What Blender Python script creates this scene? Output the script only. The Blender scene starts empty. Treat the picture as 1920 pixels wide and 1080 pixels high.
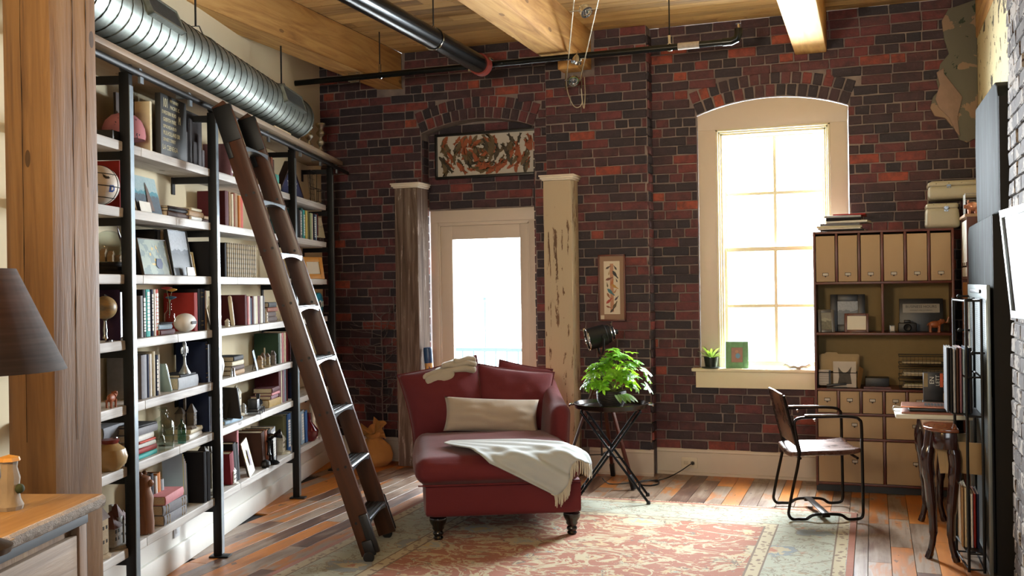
import bpy, bmesh, math, random
from mathutils import Vector as V, Matrix as M, Euler, noise as NZ
random.seed(7)
PI = math.pi
D = bpy.data
COL = bpy.context.scene.collection
SC = bpy.context.scene

# ------------------------------------------------------------------ camera
FPX, YAW, PITCH, ROLL = 1870.7, .347076, -.0019156, -.014915
CAM = V((0, 0, 1.5))
def cam_axes():
    cy, sy = math.cos(YAW), math.sin(YAW)
    f = V((-sy*math.cos(PITCH), cy*math.cos(PITCH), math.sin(PITCH)))
    r0 = V((cy, sy, 0)); u0 = r0.cross(f)
    r = r0*math.cos(ROLL)+u0*math.sin(ROLL); u = -r0*math.sin(ROLL)+u0*math.cos(ROLL)
    return r, u, f
_r, _u, _f = cam_axes()
cd = D.cameras.new('camera'); cam = D.objects.new('camera', cd); COL.objects.link(cam)
cd.sensor_width = 36; cd.lens = FPX/1920*36; cd.clip_end = 200
m = M.Identity(4)
for i in range(3):
    m[i][0] = _r[i]; m[i][1] = _u[i]; m[i][2] = -_f[i]; m[i][3] = CAM[i]
cam.matrix_world = m
SC.camera = cam

# ------------------------------------------------------------------ exposure, sky, large lights
SC.view_settings.view_transform = 'Standard'; SC.view_settings.look = 'None'
SC.view_settings.gamma = 1; SC.view_settings.use_curve_mapping = False
SC.view_settings.exposure = -0.12
SKY = 6.0
w = D.worlds.new('sky'); SC.world = w; w.use_nodes = True
bg = w.node_tree.nodes['Background']; bg.inputs[0].default_value = (.90, .96, 1, 1); bg.inputs[1].default_value = SKY

A = .277                                  # the bookcase wall stands at this angle to the beams
n_ = V((math.cos(A), math.sin(A), 0)); d_ = V((-math.sin(A), math.cos(A), 0))
def W(u, s, z): return n_*u + d_*s + V((0, 0, z))
def lamp_area(name, loc, target, sx, sy, power, color, spread=PI, portal=False):
    l = D.lights.new(name, 'AREA'); l.shape = 'RECTANGLE'; l.size = sx; l.size_y = sy; l.energy = power; l.color = color; l.spread = spread
    o = D.objects.new(name, l); COL.objects.link(o); o.location = loc
    o.rotation_euler = (V(target)-V(loc)).to_track_quat('-Z', 'Y').to_euler()
    if portal: l.cycles.is_portal = True
    return o
def lamp_point(name, loc, power, color, rad=.05):
    l = D.lights.new(name, 'POINT'); l.energy = power; l.color = color; l.shadow_soft_size = rad
    o = D.objects.new(name, l); COL.objects.link(o); o.location = loc; return o
# daylight: broad soft skylight just outside the door and the window of the brick wall
lamp_area('daylight_door', (-4.1, 12.0, 2.1), (-3.1, 7.9, 1.2), 5.0, 4.6, 5200, (.86, .94, 1))
lamp_area('daylight_window', (-.7, 8.4, 1.95), (-.9, 5, .4), 1.0, 2.0, 960, (.86, .94, 1))
# added cool fill, unseen, shining through the rear wall's opening behind the camera
lamp_area('rear_fill_light', (.85, -3.3, 1.9), (-2, 6, 1.4), 1.9, 1.9, 12, (.86, .93, 1))
# added warm fill aimed up at ceiling and beams, unseen behind the camera
lamp_area('rear_ceiling_fill', (-1.4, 1.0, 2.1), (-1.4, 4.8, 3.6), .5, .5, 58, (1, .84, .60), spread=2.0)
# unseen warm point light added to brighten the timber post, without a fixture
lamp_point('post_warm_fill', (-2.5, .95, 1.85), 48, (1, .60, .24), .08)

# ------------------------------------------------------------------ node helpers
def lin(c):
    if isinstance(c, str):
        c = tuple(int(c[i:i+2], 16)/255 for i in (0, 2, 4))
    return tuple((x/12.92 if x <= .04045 else ((x+.055)/1.055)**2.4) for x in c[:3])+(1,)
class NT:
    def __init__(s, name):
        s.m = D.materials.new(name); s.m.use_nodes = True; s.t = s.m.node_tree; s.n = s.t.nodes
        s.b = s.n['Principled BSDF']; s.out = s.n['Material Output']
    def node(s, kind, **kw):
        nd = s.n.new(kind)
        for k, v in kw.items(): setattr(nd, k, v)
        return nd
    def put(s, sock, v):
        if hasattr(v, 'node') or isinstance(v, bpy.types.NodeSocket): s.t.links.new(v, sock)
        elif isinstance(v, tuple) and sock.type == 'RGBA' and len(v) == 3: sock.default_value = v+(1,)
        else: sock.default_value = v
    def math(s, op, a, b=0.0, c=None, clamp=False):
        nd = s.node('ShaderNodeMath', operation=op, use_clamp=clamp); s.put(nd.inputs[0], a); s.put(nd.inputs[1], b)
        if c is not None: s.put(nd.inputs[2], c)
        return nd.outputs[0]
    def mix(s, f, a, b, mode='MIX'):
        nd = s.node('ShaderNodeMix', data_type='RGBA', blend_type=mode)
        s.put(nd.inputs[0], f); s.put(nd.inputs[6], a); s.put(nd.inputs[7], b); return nd.outputs[2]
    def coord(s, kind='Object'): return s.node('ShaderNodeTexCoord').outputs[kind]
    def rnd(s): return s.node('ShaderNodeObjectInfo').outputs['Random']
    def island(s): return s.node('ShaderNodeNewGeometry').outputs['Random Per Island']
    def mapping(s, vec, scale=(1, 1, 1), loc=(0, 0, 0), rot=(0, 0, 0)):
        nd = s.node('ShaderNodeMapping'); s.put(nd.inputs[0], vec); nd.inputs[1].default_value = loc; nd.inputs[2].default_value = rot; nd.inputs[3].default_value = scale
        return nd.outputs[0]
    def vadd(s, a, b):
        nd = s.node('ShaderNodeVectorMath', operation='ADD'); s.put(nd.inputs[0], a); s.put(nd.inputs[1], b); return nd.outputs[0]
    def vmul(s, a, k):
        nd = s.node('ShaderNodeVectorMath', operation='SCALE'); s.put(nd.inputs[0], a); s.put(nd.inputs[3], k); return nd.outputs[0]
    def comb(s, x, y, z):
        nd = s.node('ShaderNodeCombineXYZ'); s.put(nd.inputs[0], x); s.put(nd.inputs[1], y); s.put(nd.inputs[2], z); return nd.outputs[0]
    def sep(s, v):
        nd = s.node('ShaderNodeSeparateXYZ'); s.put(nd.inputs[0], v); return nd.outputs
    def noise(s, vec, scale=5., detail=4., rough=.55, dist=0.):
        nd = s.node('ShaderNodeTexNoise'); s.put(nd.inputs['Vector'], vec); nd.inputs['Scale'].default_value = scale
        nd.inputs['Detail'].default_value = detail; nd.inputs['Roughness'].default_value = rough; nd.inputs['Distortion'].default_value = dist
        return nd.outputs[0]
    def vor(s, vec, scale=5., feat='F1', out='Distance'):
        nd = s.node('ShaderNodeTexVoronoi', feature=feat); s.put(nd.inputs['Vector'], vec); nd.inputs['Scale'].default_value = scale; return nd.outputs[out]
    def ramp(s, f, stops, mode='LINEAR'):
        nd = s.node('ShaderNodeValToRGB'); cr = nd.color_ramp; cr.interpolation = mode; s.put(nd.inputs[0], f)
        while len(cr.elements) < len(stops): cr.elements.new(.5)
        for e, (p, c) in zip(cr.elements, stops): e.position = p; e.color = lin(c)
        return nd.outputs[0]
    def bump(s, h, strength=.3, dist=.01):
        nd = s.node('ShaderNodeBump'); nd.inputs['Strength'].default_value = strength; nd.inputs['Distance'].default_value = dist
        s.put(nd.inputs['Height'], h); s.t.links.new(nd.outputs[0], s.b.inputs['Normal'])
    def base(s, c): s.put(s.b.inputs['Base Color'], lin(c) if isinstance(c, str) else c)
    def rough(s, v): s.put(s.b.inputs['Roughness'], v)
MC = {}
def plain(name, hexc, rough=.6, metal=0., var=.12, scale=18., bump=0., coat=0., sheen=0.):
    if name in MC: return MC[name]
    t = NT(name); c = lin(hexc); vec = t.coord()
    f = t.noise(vec, scale, 3)
    k = t.math('MULTIPLY_ADD', f, 2*var, 1-var)
    nd = t.node('ShaderNodeVectorMath', operation='SCALE'); nd.inputs[0].default_value = c[:3]; t.put(nd.inputs[3], k)
    t.put(t.b.inputs['Base Color'], nd.outputs[0])
    t.rough(rough); t.b.inputs['Metallic'].default_value = metal
    if coat: t.b.inputs['Coat Weight'].default_value = coat
    if sheen: t.b.inputs['Sheen Weight'].default_value = sheen
    if bump: t.bump(t.noise(vec, scale*3, 4), bump, .004)
    MC[name] = t.m; return t.m
def wood(name, stops, axis=2, scale=1., rough=.6, spread=0., bumps=.25, knots=True, streak=14., dist=1.2):
    """grain runs along AXIS; SPREAD: how far single boards differ from each other"""
    if name in MC: return MC[name]
    t = NT(name); r = t.rnd(); off = t.vmul(t.comb(r, t.math('MULTIPLY', r, 3.7), t.math('MULTIPLY', r, 7.1)), 31.)
    v = t.vadd(t.coord(), off)
    sc = [streak*scale]*3; sc[axis] = .9*scale
    g = t.noise(t.mapping(v, tuple(sc)), 1., 6, .62, dist)
    sc2 = [3.2*scale]*3; sc2[axis] = .5*scale
    g2 = t.noise(t.mapping(v, tuple(sc2)), 1., 3, .5, .6)
    f = t.math('ADD', t.math('MULTIPLY', g, .6), t.math('MULTIPLY', g2, .4))
    if spread:
        isl = t.island(); q = t.math('FRACT', t.math('ADD', r, isl))
        f = t.math('ADD', f, t.math('MULTIPLY', t.math('SUBTRACT', q, .5), spread))
    c = t.ramp(f, stops)
    if knots:
        kv = t.mapping(v, tuple(2.2*scale if i == axis else 5.5*scale for i in range(3)))
        k = t.vor(kv, 1.); kk = t.math('LESS_THAN', k, .09)
        c = t.mix(t.math('MULTIPLY', kk, .75), c, lin(stops[0][1]))
    t.base(c); t.rough(rough); t.bump(g, bumps, .006); MC[name] = t.m; return t.m

# ------------------------------------------------------------------ mesh helpers
class MB:
    def __init__(s): s.v = []; s.f = []; s.mi = []; s.k = 0; s.T = None
    def add(s, vs, fs):
        b = len(s.v)
        s.v += [tuple((s.T @ V(p)) if s.T else p) for p in vs]
        for f in fs: s.f.append(tuple(b+i for i in f)); s.mi.append(s.k)
        return s
    def box(s, c, size, R=None):
        x, y, z = (a/2 for a in size); c = V(c)
        ps = [V((i, j, k)) for k in (-z, z) for j in (-y, y) for i in (-x, x)]
        if R: ps = [R @ p for p in ps]
        return s.add([c+p for p in ps], [(0, 2, 3, 1), (4, 5, 7, 6), (0, 1, 5, 4), (2, 6, 7, 3), (0, 4, 6, 2), (1, 3, 7, 5)])
    def bb(s, x0, x1, y0, y1, z0, z1): return s.box(((x0+x1)/2, (y0+y1)/2, (z0+z1)/2), (x1-x0, y1-y0, z1-z0))
    def bar(s, a, b, w, h, up=(0, 0, 1)):
        a, b = V(a), V(b); t = (b-a); L = t.length; t.normalize(); x = t.cross(V(up))
        if x.length < 1e-4: x = t.cross(V((0, 1, 0)))
        x.normalize(); y = x.cross(t)
        R = M((x, t, y)).transposed(); return s.box((a+b)/2, (w, L, h), R)
    def tube(s, pts, r, n=10, caps=True, closed=False):
        pts = [V(p) for p in pts]; N = len(pts); rs = r if isinstance(r, (list, tuple)) else [r]*N
        up = None; ring = []
        for i, p in enumerate(pts):
            if closed: t = pts[(i+1) % N]-pts[i-1]
            else: t = pts[min(i+1, N-1)]-pts[max(i-1, 0)]
            if t.length < 1e-9: t = V((0, 0, 1))
            t.normalize()
            if up is None: up = t.orthogonal().normalized()
            up = (up-t*up.dot(t)); up = up.normalized() if up.length > 1e-6 else t.orthogonal().normalized()
            q = t.cross(up)
            ring.append([p+(up*math.cos(2*PI*j/n)+q*math.sin(2*PI*j/n))*rs[i] for j in range(n)])
        vs = [x for rg in ring for x in rg]; fs = []
        for i in range(N if closed else N-1):
            a, b = i*n, ((i+1) % N)*n
            for j in range(n): fs.append((a+j, a+(j+1) % n, b+(j+1) % n, b+j))
        if caps and not closed: fs += [tuple(range(n))[::-1], tuple((N-1)*n+j for j in range(n))]
        return s.add(vs, fs)
    def lathe(s, prof, n=24, c=(0, 0, 0)):
        c = V(c); vs = []; fs = []; N = len(prof)
        for r, z in prof:
            for j in range(n): vs.append(c+V((r*math.cos(2*PI*j/n), r*math.sin(2*PI*j/n), z)))
        for i in range(N-1):
            for j in range(n): fs.append((i*n+j, i*n+(j+1) % n, (i+1)*n+(j+1) % n, (i+1)*n+j))
        if prof[0][0] > 1e-5: fs.append(tuple(range(n))[::-1])
        if prof[-1][0] > 1e-5: fs.append(tuple((N-1)*n+j for j in range(n)))
        return s.add(vs, fs)
    def prism(s, poly, a, b, axis='y'):
        """polygon in the plane across AXIS, from a to b"""
        def P(p, t): return {'y': (p[0], t, p[1]), 'x': (t, p[0], p[1]), 'z': (p[0], p[1], t)}[axis]
        N = len(poly)
        return s.add([P(p, a) for p in poly]+[P(p, b) for p in poly], [tuple(range(N))[::-1], tuple(range(N, 2*N))]+[(i, (i+1) % N, N+(i+1) % N, N+i) for i in range(N)])
    def sphere(s, c, r, nu=16, nv=10, sc=(1, 1, 1), R=None):
        c = V(c); vs = []; fs = []
        for i in range(nv+1):
            th = PI*i/nv
            for j in range(nu):
                p = V((r*sc[0]*math.sin(th)*math.cos(2*PI*j/nu), r*sc[1]*math.sin(th)*math.sin(2*PI*j/nu), r*sc[2]*math.cos(th)))
                vs.append(c+(R @ p if R else p))
        for i in range(nv):
            for j in range(nu): fs.append((i*nu+j, (i+1)*nu+j, (i+1)*nu+(j+1) % nu, i*nu+(j+1) % nu))
        return s.add(vs, fs)
    def grid(s, fn, nu, nv, closed_u=False):
        vs = [fn(i/nu, j/nv) for j in range(nv+1) for i in range(nu+(0 if closed_u else 1))]
        w_ = nu if closed_u else nu+1; fs = []
        for j in range(nv):
            for i in range(nu): fs.append((j*w_+i, j*w_+(i+1) % w_, (j+1)*w_+(i+1) % w_, (j+1)*w_+i))
        return s.add(vs, fs)
    def mesh(s, name, mats, smooth=False, bevel=0, seg=2, sub=0, weld=0, shade=.6):
        me = D.meshes.new(name); me.from_pydata(s.v, [], s.f)
        for mt in (mats if isinstance(mats, (list, tuple)) else [mats]): me.materials.append(mt)
        me.polygons.foreach_set('material_index', s.mi)
        bm = bmesh.new(); bm.from_mesh(me)
        if weld: bmesh.ops.remove_doubles(bm, verts=bm.verts, dist=weld)
        if bevel:
            bmesh.ops.bevel(bm, geom=[e for e in bm.edges if len(e.link_faces) == 2 and e.calc_face_angle(0) > .5], offset=bevel, segments=seg, affect='EDGES', profile=.5, clamp_overlap=True)
        bmesh.ops.recalc_face_normals(bm, faces=bm.faces)
        bm.to_mesh(me); bm.free()
        if smooth or bevel:
            me.polygons.foreach_set('use_smooth', [True]*len(me.polygons)); me.set_sharp_from_angle(angle=shade)
        me.update(); return me
def link(name, me, parent=None, loc=(0, 0, 0), rot=(0, 0, 0), scale=(1, 1, 1), color=None):
    o = D.objects.new(name, me); COL.objects.link(o); o.parent = parent; o.location = loc; o.rotation_euler = rot; o.scale = scale
    if color: o.color = lin(color)
    return o
def tag(o, label=None, cat=None, group=None, kind=None):
    if label: o['label'] = label
    if cat: o['category'] = cat
    if group: o['group'] = group
    if kind: o['kind'] = kind
    return o
def thing(name, label, cat, loc=(0, 0, 0), rz=0., group=None):
    o = D.objects.new(name, None); COL.objects.link(o); o.location = loc; o.rotation_euler = (0, 0, rz); o.empty_display_size = .05
    return tag(o, label, cat, group)
def part(name, mb, mat, parent=None, loc=(0, 0, 0), rot=(0, 0, 0), label=None, kind=None, **kw):
    o = link(name, mb.mesh(name, mat, **kw), parent, loc, rot); return tag(o, label, kind=kind)
def solo(name, label, cat, mb, mat, loc=(0, 0, 0), rot=(0, 0, 0), group=None, **kw):
    return tag(link(name, mb.mesh(name, mat, **kw), None, loc, rot), label, cat, group)
def struct(name, mb, mat, parent=None, **kw):
    o = link(name, mb.mesh(name, mat, **kw), parent)
    if parent is None: o['kind'] = 'structure'
    return o
def copy_tree(o, parent=None):
    c = o.copy(); COL.objects.link(c); c.parent = parent
    for ch in list(o.children): copy_tree(ch, c)
    return c
def softbox(mb, c, size, r, n=6, puff=(0, 0, 0), fn=None):
    """rounded box; puff swells each pair of faces"""
    c = V(c); h = V(size)/2; bm = bmesh.new(); bmesh.ops.create_cube(bm, size=2.)
    bmesh.ops.subdivide_edges(bm, edges=bm.edges[:], cuts=n, use_grid_fill=True)
    vs = []; ix = {}
    for v in bm.verts:
        ix[v] = len(vs); q = v.co
        # keep grid dense near the borders
        t = V([math.copysign(abs(a)**.6 if abs(a) < 1 else 1, a) if abs(a) > 1e-6 else 0 for a in q])
        p = V((t.x*h.x, t.y*h.y, t.z*h.z)); inn = V([max(-(h[i]-r), min(h[i]-r, p[i])) for i in range(3)])
        dd = p-inn
        if dd.length > 1e-9: p = inn+dd.normalized()*min(r, dd.length if sum(1 for a in dd if abs(a) > 1e-6) == 1 else r)
        for i in range(3):
            j, k = (i+1) % 3, (i+2) % 3
            p[i] += math.copysign(puff[i]*(1-(t[j])**2)*(1-(t[k])**2), t[i]) if abs(t[i]) > .5 else 0
        p = p+c
        if fn: p = fn(p)
        vs.append(p)
    fs = [tuple(ix[v] for v in f.verts) for f in bm.faces]; bm.free(); return mb.add(vs, fs)
def pillow(mb, w_, h_, t_, T, n=18, pinch=.06, wrinkle=.004, seed=0):
    """cushion in the local xz plane, thickness along y"""
    old = mb.T; mb.T = T
    for sgn in (-1, 1):
        def fn(a, b):
            x, z = 2*a-1, 2*b-1
            e = max(0, (1-abs(x)**2.6))**.55*max(0, (1-abs(z)**2.6))**.55
            px = x*w_/2*(1-pinch*(1-abs(x))*(0)-pinch*(1-z*z)*abs(x)); pz = z*h_/2*(1-pinch*(1-x*x)*abs(z))
            wr = wrinkle*NZ.noise(V((x*3+seed, z*3, seed*2.1)))*4*e
            return (px, sgn*(t_/2*e+wr), pz)
        mb.grid(fn, n, n)
    mb.T = old; return mb
def ortho(loc, rx=0, ry=0, rz=0): return M.Translation(V(loc)) @ Euler((rx, ry, rz)).to_matrix().to_4x4()
def text_part(name, body, size, mat, parent, loc, rot, extrude=.0006, align='CENTER', sx=1., label=None):
    c = D.curves.new(name, 'FONT'); c.body = body; c.size = size; c.extrude = extrude; c.align_x = align; c.align_y = 'CENTER'; c.resolution_u = 2
    c.materials.append(mat); oc = D.objects.new('tmp_text', c); COL.objects.link(oc); dg = bpy.context.evaluated_depsgraph_get(); me = D.meshes.new_from_object(oc.evaluated_get(dg)); D.objects.remove(oc); D.curves.remove(c)
    o = D.objects.new(name, me); COL.objects.link(o); o.parent = parent; o['kind'] = 'stuff'; o.location = loc; o.rotation_euler = rot; o.scale = (sx, 1, 1)
    return tag(o, label)
# ------------------------------------------------------------------ materials
def brick_mat():
    t = NT('brick'); r = t.math('FRACT', t.math('ADD', t.rnd(), t.island()))
    v = t.vadd(t.coord(), t.vmul(t.comb(r, r, r), 53.))
    c = t.ramp(r, [(0, '28232c'), (.3, '33282f'), (.5, '432b31'), (.66, '553033'), (.82, '633135'), (.93, '733634'), (.985, '8f4232'), (1, 'a04e38')])
    n1 = t.noise(v, 14, 5, .65); n2 = t.noise(v, 55, 4, .6)
    c = t.mix(t.math('MULTIPLY', t.math('SUBTRACT', n1, .42, clamp=True), 2.2, clamp=True), c, lin('1d1a20'))
    c = t.mix(t.math('MULTIPLY', t.math('SUBTRACT', n2, .6, clamp=True), 1.6, clamp=True), c, lin('7d6c66'))
    t.base(c); t.rough(.72); t.bump(t.math('ADD', n1, n2), .6, .006); return t.m
BR = brick_mat()
def mortar_mat(name, c1, c2):
    t = NT(name); v = t.coord(); n1 = t.noise(v, 6, 4); n2 = t.noise(v, 70, 4)
    t.base(t.ramp(n1, [(.3, c1), (.7, c2)])); t.rough(.9); t.bump(n2, .7, .006); return t.m
MO = mortar_mat('mortar', '675c5b', '8e817a')
def plaster_mat(name, base, dark, patches=(), rough=.85):
    t = NT(name); t.b.inputs['Specular IOR Level'].default_value = .15; v = t.coord(); n1 = t.noise(v, 1.6, 3); c = t.mix(n1, lin(base), lin(dark))
    for sc, th, cc in patches:
        k = t.math('GREATER_THAN', t.noise(v, sc, 5, .6, .4), th); c = t.mix(k, c, lin(cc))
    t.base(c); t.rough(rough); t.bump(t.noise(v, 9, 4), .12, .01); return t.m
CREAM = plaster_mat('cream_wall_paint', 'e2d5b8', 'd3c4a2')
WHITEP = plain('white_wall_paint', 'e4e2da', .5, var=.03)
TRIMP = plain('warm_grey_trim_paint', 'c9bdae', .45, var=.03)
SASHP = plain('ivory_sash_paint', 'ddd6b8', .4, var=.03)
PEEL = plaster_mat('peeling_cream_plaster', 'cfc39c', 'b9ab84', [(7, .6, '4a4438'), (16, .66, '8d8a6a')])
PEELB = plaster_mat('peeling_white_brick_paint', '5f5956', '4c4542', [(9, .53, '958e86'), (24, .6, '3d302d')])
BEAM = wood('planed_pine_beam', [(.24, '6f4a22'), (.38, 'a87a41'), (.52, 'c89c5c'), (.72, 'dab578')], axis=1, scale=1.1, rough=.7, bumps=.3, streak=9, dist=2.2)
BOARD = wood('ceiling_board_pine', [(.2, '6b4e2c'), (.4, '9c7a49'), (.6, 'b8935a'), (.8, 'c8a46c')], axis=0, scale=1.4, rough=.65, spread=.35)
def floor_mat():
    t = NT('old_heart_pine_floor'); r = t.rnd(); q = t.math('FRACT', t.math('ADD', t.math('MULTIPLY', r, 7.), t.island())); v = t.vadd(t.coord(), t.vmul(t.comb(r, q, r), 37.))
    g = t.noise(t.mapping(v, (18, 1.2, 18)), 1., 6, .65, 1.); p = t.noise(t.mapping(v, (7, 2.2, 7)), 1., 4, .6, .5); b = t.noise(t.mapping(v, (14, 7, 14)), 1., 4, .6)
    f = t.math('ADD', t.math('ADD', t.math('MULTIPLY', g, .42), t.math('MULTIPLY', p, .58)), t.math('MULTIPLY', t.math('SUBTRACT', q, .5), .42))
    c = t.ramp(f, [(.16, '2f1c14'), (.32, '5f402d'), (.41, '7f6956'), (.49, '92806f'), (.55, '9d6535'), (.66, 'b56d26'), (.85, 'c4823a')])
    c = t.mix(t.math('MULTIPLY', t.math('GREATER_THAN', b, .68), .7), c, lin('3a2a22')); t.base(c); t.rough(t.math('MULTIPLY_ADD', p, .25, .30)); t.bump(g, .22, .005); return t.m
FLOORW = floor_mat()
_unused = wood('old_heart_pine_floor', [(.12, '3b2a22'), (.3, '6d5646'), (.42, '978679'), (.52, 'a08a78'), (.62, 'a8703a'), (.74, 'b8762c'), (.9, 'c98d4a')], axis=1, scale=1.3, rough=.36, spread=.75, bumps=.25)
TIMB = wood('rough_sawn_timber', [(.28, '24160c'), (.38, '5a3f26'), (.5, '775733'), (.72, '8d6d45')], axis=2, scale=1.25, rough=.55, bumps=.7, dist=.9)
SHELFW = wood('whitewashed_reclaimed_shelf', [(.2, '5a4d44'), (.36, '9c948c'), (.5, 'b9b4ad'), (.8, 'd4d1cb')], axis=1, scale=1.2, rough=.6, bumps=.35, spread=.1)
LADW = wood('dark_oak_ladder', [(.2, '180c07'), (.4, '301a0f'), (.6, '492816'), (.8, '5c371e')], axis=2, scale=1.2, rough=.38, knots=False, bumps=.15)
MAHO = wood('mahogany_red_wood', [(.2, '32140d'), (.5, '552519'), (.8, '6b3422')], axis=2, scale=1., rough=.4, knots=False, bumps=.1)
DARKW = wood('dark_brown_wood', [(.2, '1d0f09'), (.5, '392013'), (.8, '4c2c1a')], axis=2, scale=1.5, rough=.35, knots=False, bumps=.1)
BLACKM = plain('blackened_steel', '0d0e10', .5, .35, .15, 30)
STEEL = plain('worn_steel_and_lit_strip', '7f878c', .35, .9, .2, 25)
CHROME = plain('chrome', 'c8ccd0', .12, 1., .03)
BRASS = plain('dull_brass', 'a8894f', .35, .9, .1)
BLACK = plain('black_satin', '0e0e10', .45, var=.1)
GALV = None
def galv():
    t = NT('galvanised_duct'); v = t.coord(); n1 = t.noise(v, 3, 4, .6); n2 = t.vor(v, 42)
    t.base(t.ramp(t.math('ADD', t.math('MULTIPLY', n1, .7), t.math('MULTIPLY', n2, .25)), [(.3, '7b827d'), (.7, '969d96')])); t.b.inputs['Metallic'].default_value = .92
    t.rough(t.math('MULTIPLY_ADD', n1, .12, .38)); t.bump(n1, .03, .003); return t.m
GALV = galv()
def glass(name, tint='ffffff', rough=.0, fac=1.):
    t = NT(name); tr = t.node('ShaderNodeBsdfTransparent'); tr.inputs[0].default_value = lin(tint)
    gl = t.node('ShaderNodeBsdfGlossy'); gl.inputs['Roughness'].default_value = .03+rough
    fr = t.node('ShaderNodeFresnel'); fr.inputs[0].default_value = 1.45; ms = t.node('ShaderNodeMixShader')
    t.put(ms.inputs[0], t.math('MULTIPLY', t.math('MULTIPLY', fr.outputs[0], fac), t.math('SUBTRACT', 1., t.node('ShaderNodeNewGeometry').outputs['Backfacing']), clamp=True)); t.t.links.new(tr.outputs[0], ms.inputs[1]); t.t.links.new(gl.outputs[0], ms.inputs[2])
    t.t.links.new(ms.outputs[0], t.out.inputs[0]); return t.m
GLASS = glass('window_glass'); GLASSJ = glass('bottle_glass', 'f1f6f3', fac=1.3)

# ------------------------------------------------------------------ brickwork
CH, BL = .0722, .213
def brick_meshes(L, H=.0635, dep=.03, n=8):
    out = []
    for k in range(n):
        mb = MB(); mb.box((0, 0, 0), (L, dep, H)); me = mb.mesh('brick', BR, bevel=.004, seg=1)
        rr = random.Random(k*7+int(L*1000))
        for v in me.vertices:
            f = .0022
            v.co += V((rr.uniform(-f, f), rr.uniform(-f, f)*1.3, rr.uniform(-f, f)))
        out.append(me)
    return out
STR, HDR = brick_meshes(.2), brick_meshes(.095)
def lay(parent, items, limit=300, name='brick', eye=CAM):
    """items: (matrix, mesh); the nearest LIMIT become parts, the rest one joined stuff part"""
    items.sort(key=lambda it: (it[0].translation-eye).length)
    for mt, me in items[:limit]:
        o = D.objects.new(name, me); COL.objects.link(o); o.parent = parent; o.matrix_local = mt
    if len(items) > limit:
        mb = MB()
        for mt, me in items[limit:]:
            mb.T = mt; mb.add([v.co for v in me.vertices], [tuple(p.vertices) for p in me.polygons])
        o = link(name+'work', mb.mesh(name+'work', items[0][1].materials[0]), parent); o['kind'] = 'stuff'
def arch(cx, w_, spring, rise):
    R_ = (w_*w_/4+rise*rise)/(2*rise); cz = spring+rise-R_; th = math.asin(w_/2/R_); return dict(cx=cx, w=w_, sp=spring, R=R_, cz=cz, th=th, T=.185)
def arch_half(a, z, outer=True):
    Ro = a['R']+(a['T'] if outer else 0); ze = a['cz']+Ro*math.cos(a['th']); xe = Ro*math.sin(a['th'])
    if z < a['sp']: return a['w']/2
    if z < ze: return a['w']/2+(xe-a['w']/2)*(z-a['sp'])/max(1e-6, ze-a['sp'])
    q = Ro*Ro-(z-a['cz'])**2
    return math.sqrt(q) if q > 0 and z < a['cz']+Ro else 0
def courses(y, x0, x1, z0, z1, excl, seed=0, shift=0.):
    rr = random.Random(seed); items = []; k = 0; z = z0
    while z+CH*.6 < z1:
        hdr = (k % 6 == 5); step = (BL/2 if hdr else BL); zc = z+CH/2; h = min(CH, z1-z)
        x = x0-((k % 2)*BL/2+rr.uniform(0, .04)+shift)*(1 if not hdr else .5)
        while x < x1:
            ln = step if (hdr or rr.random() > .16) else BL/2
            a, b = max(x, x0), min(x+ln, x1); segs = [(a, b)] if b-a > .02 else []
            for (ea, eb) in excl(zc):
                ns = []
                for (p, q) in segs:
                    if eb <= p or ea >= q: ns.append((p, q)); continue
                    if ea-p > .03: ns.append((p, ea))
                    if q-eb > .03: ns.append((eb, q))
                segs = ns
            for (p, q) in segs:
                L = q-p-.0095; me = rr.choice(STR if L > .14 else HDR); full = .2 if L > .14 else .095
                mt = M.Translation((.5*(p+q), y+.006+rr.uniform(-.004, .004), zc+rr.uniform(-.002, .002))) @ M.Rotation(rr.uniform(-.012, .012), 4, 'Y') @ M.Diagonal((L/full, 1, 1, 1))
                items.append((mt, me))
            x += ln
        z += CH; k += 1
    return items
def voussoirs(y, a, seed=1):
    rr = random.Random(seed); out = []
    for ring in (0, 1):
        Rm = a['R']+.047+ring*.092; n = int(2*a['th']*Rm/.074)
        for i in range(n):
            t = -a['th']+(i+.5)*2*a['th']/n
            mt = M.Translation((a['cx']+Rm*math.sin(t), y+.004+rr.uniform(-.003, .003), a['cz']+Rm*math.cos(t))) @ M.Rotation(t, 4, 'Y') @ M.Diagonal((1, 1, .083/.061, 1)) @ M.Diagonal((.064/.095, 1, 1, 1))
            out.append((mt, rr.choice(HDR)))
    return out
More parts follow.
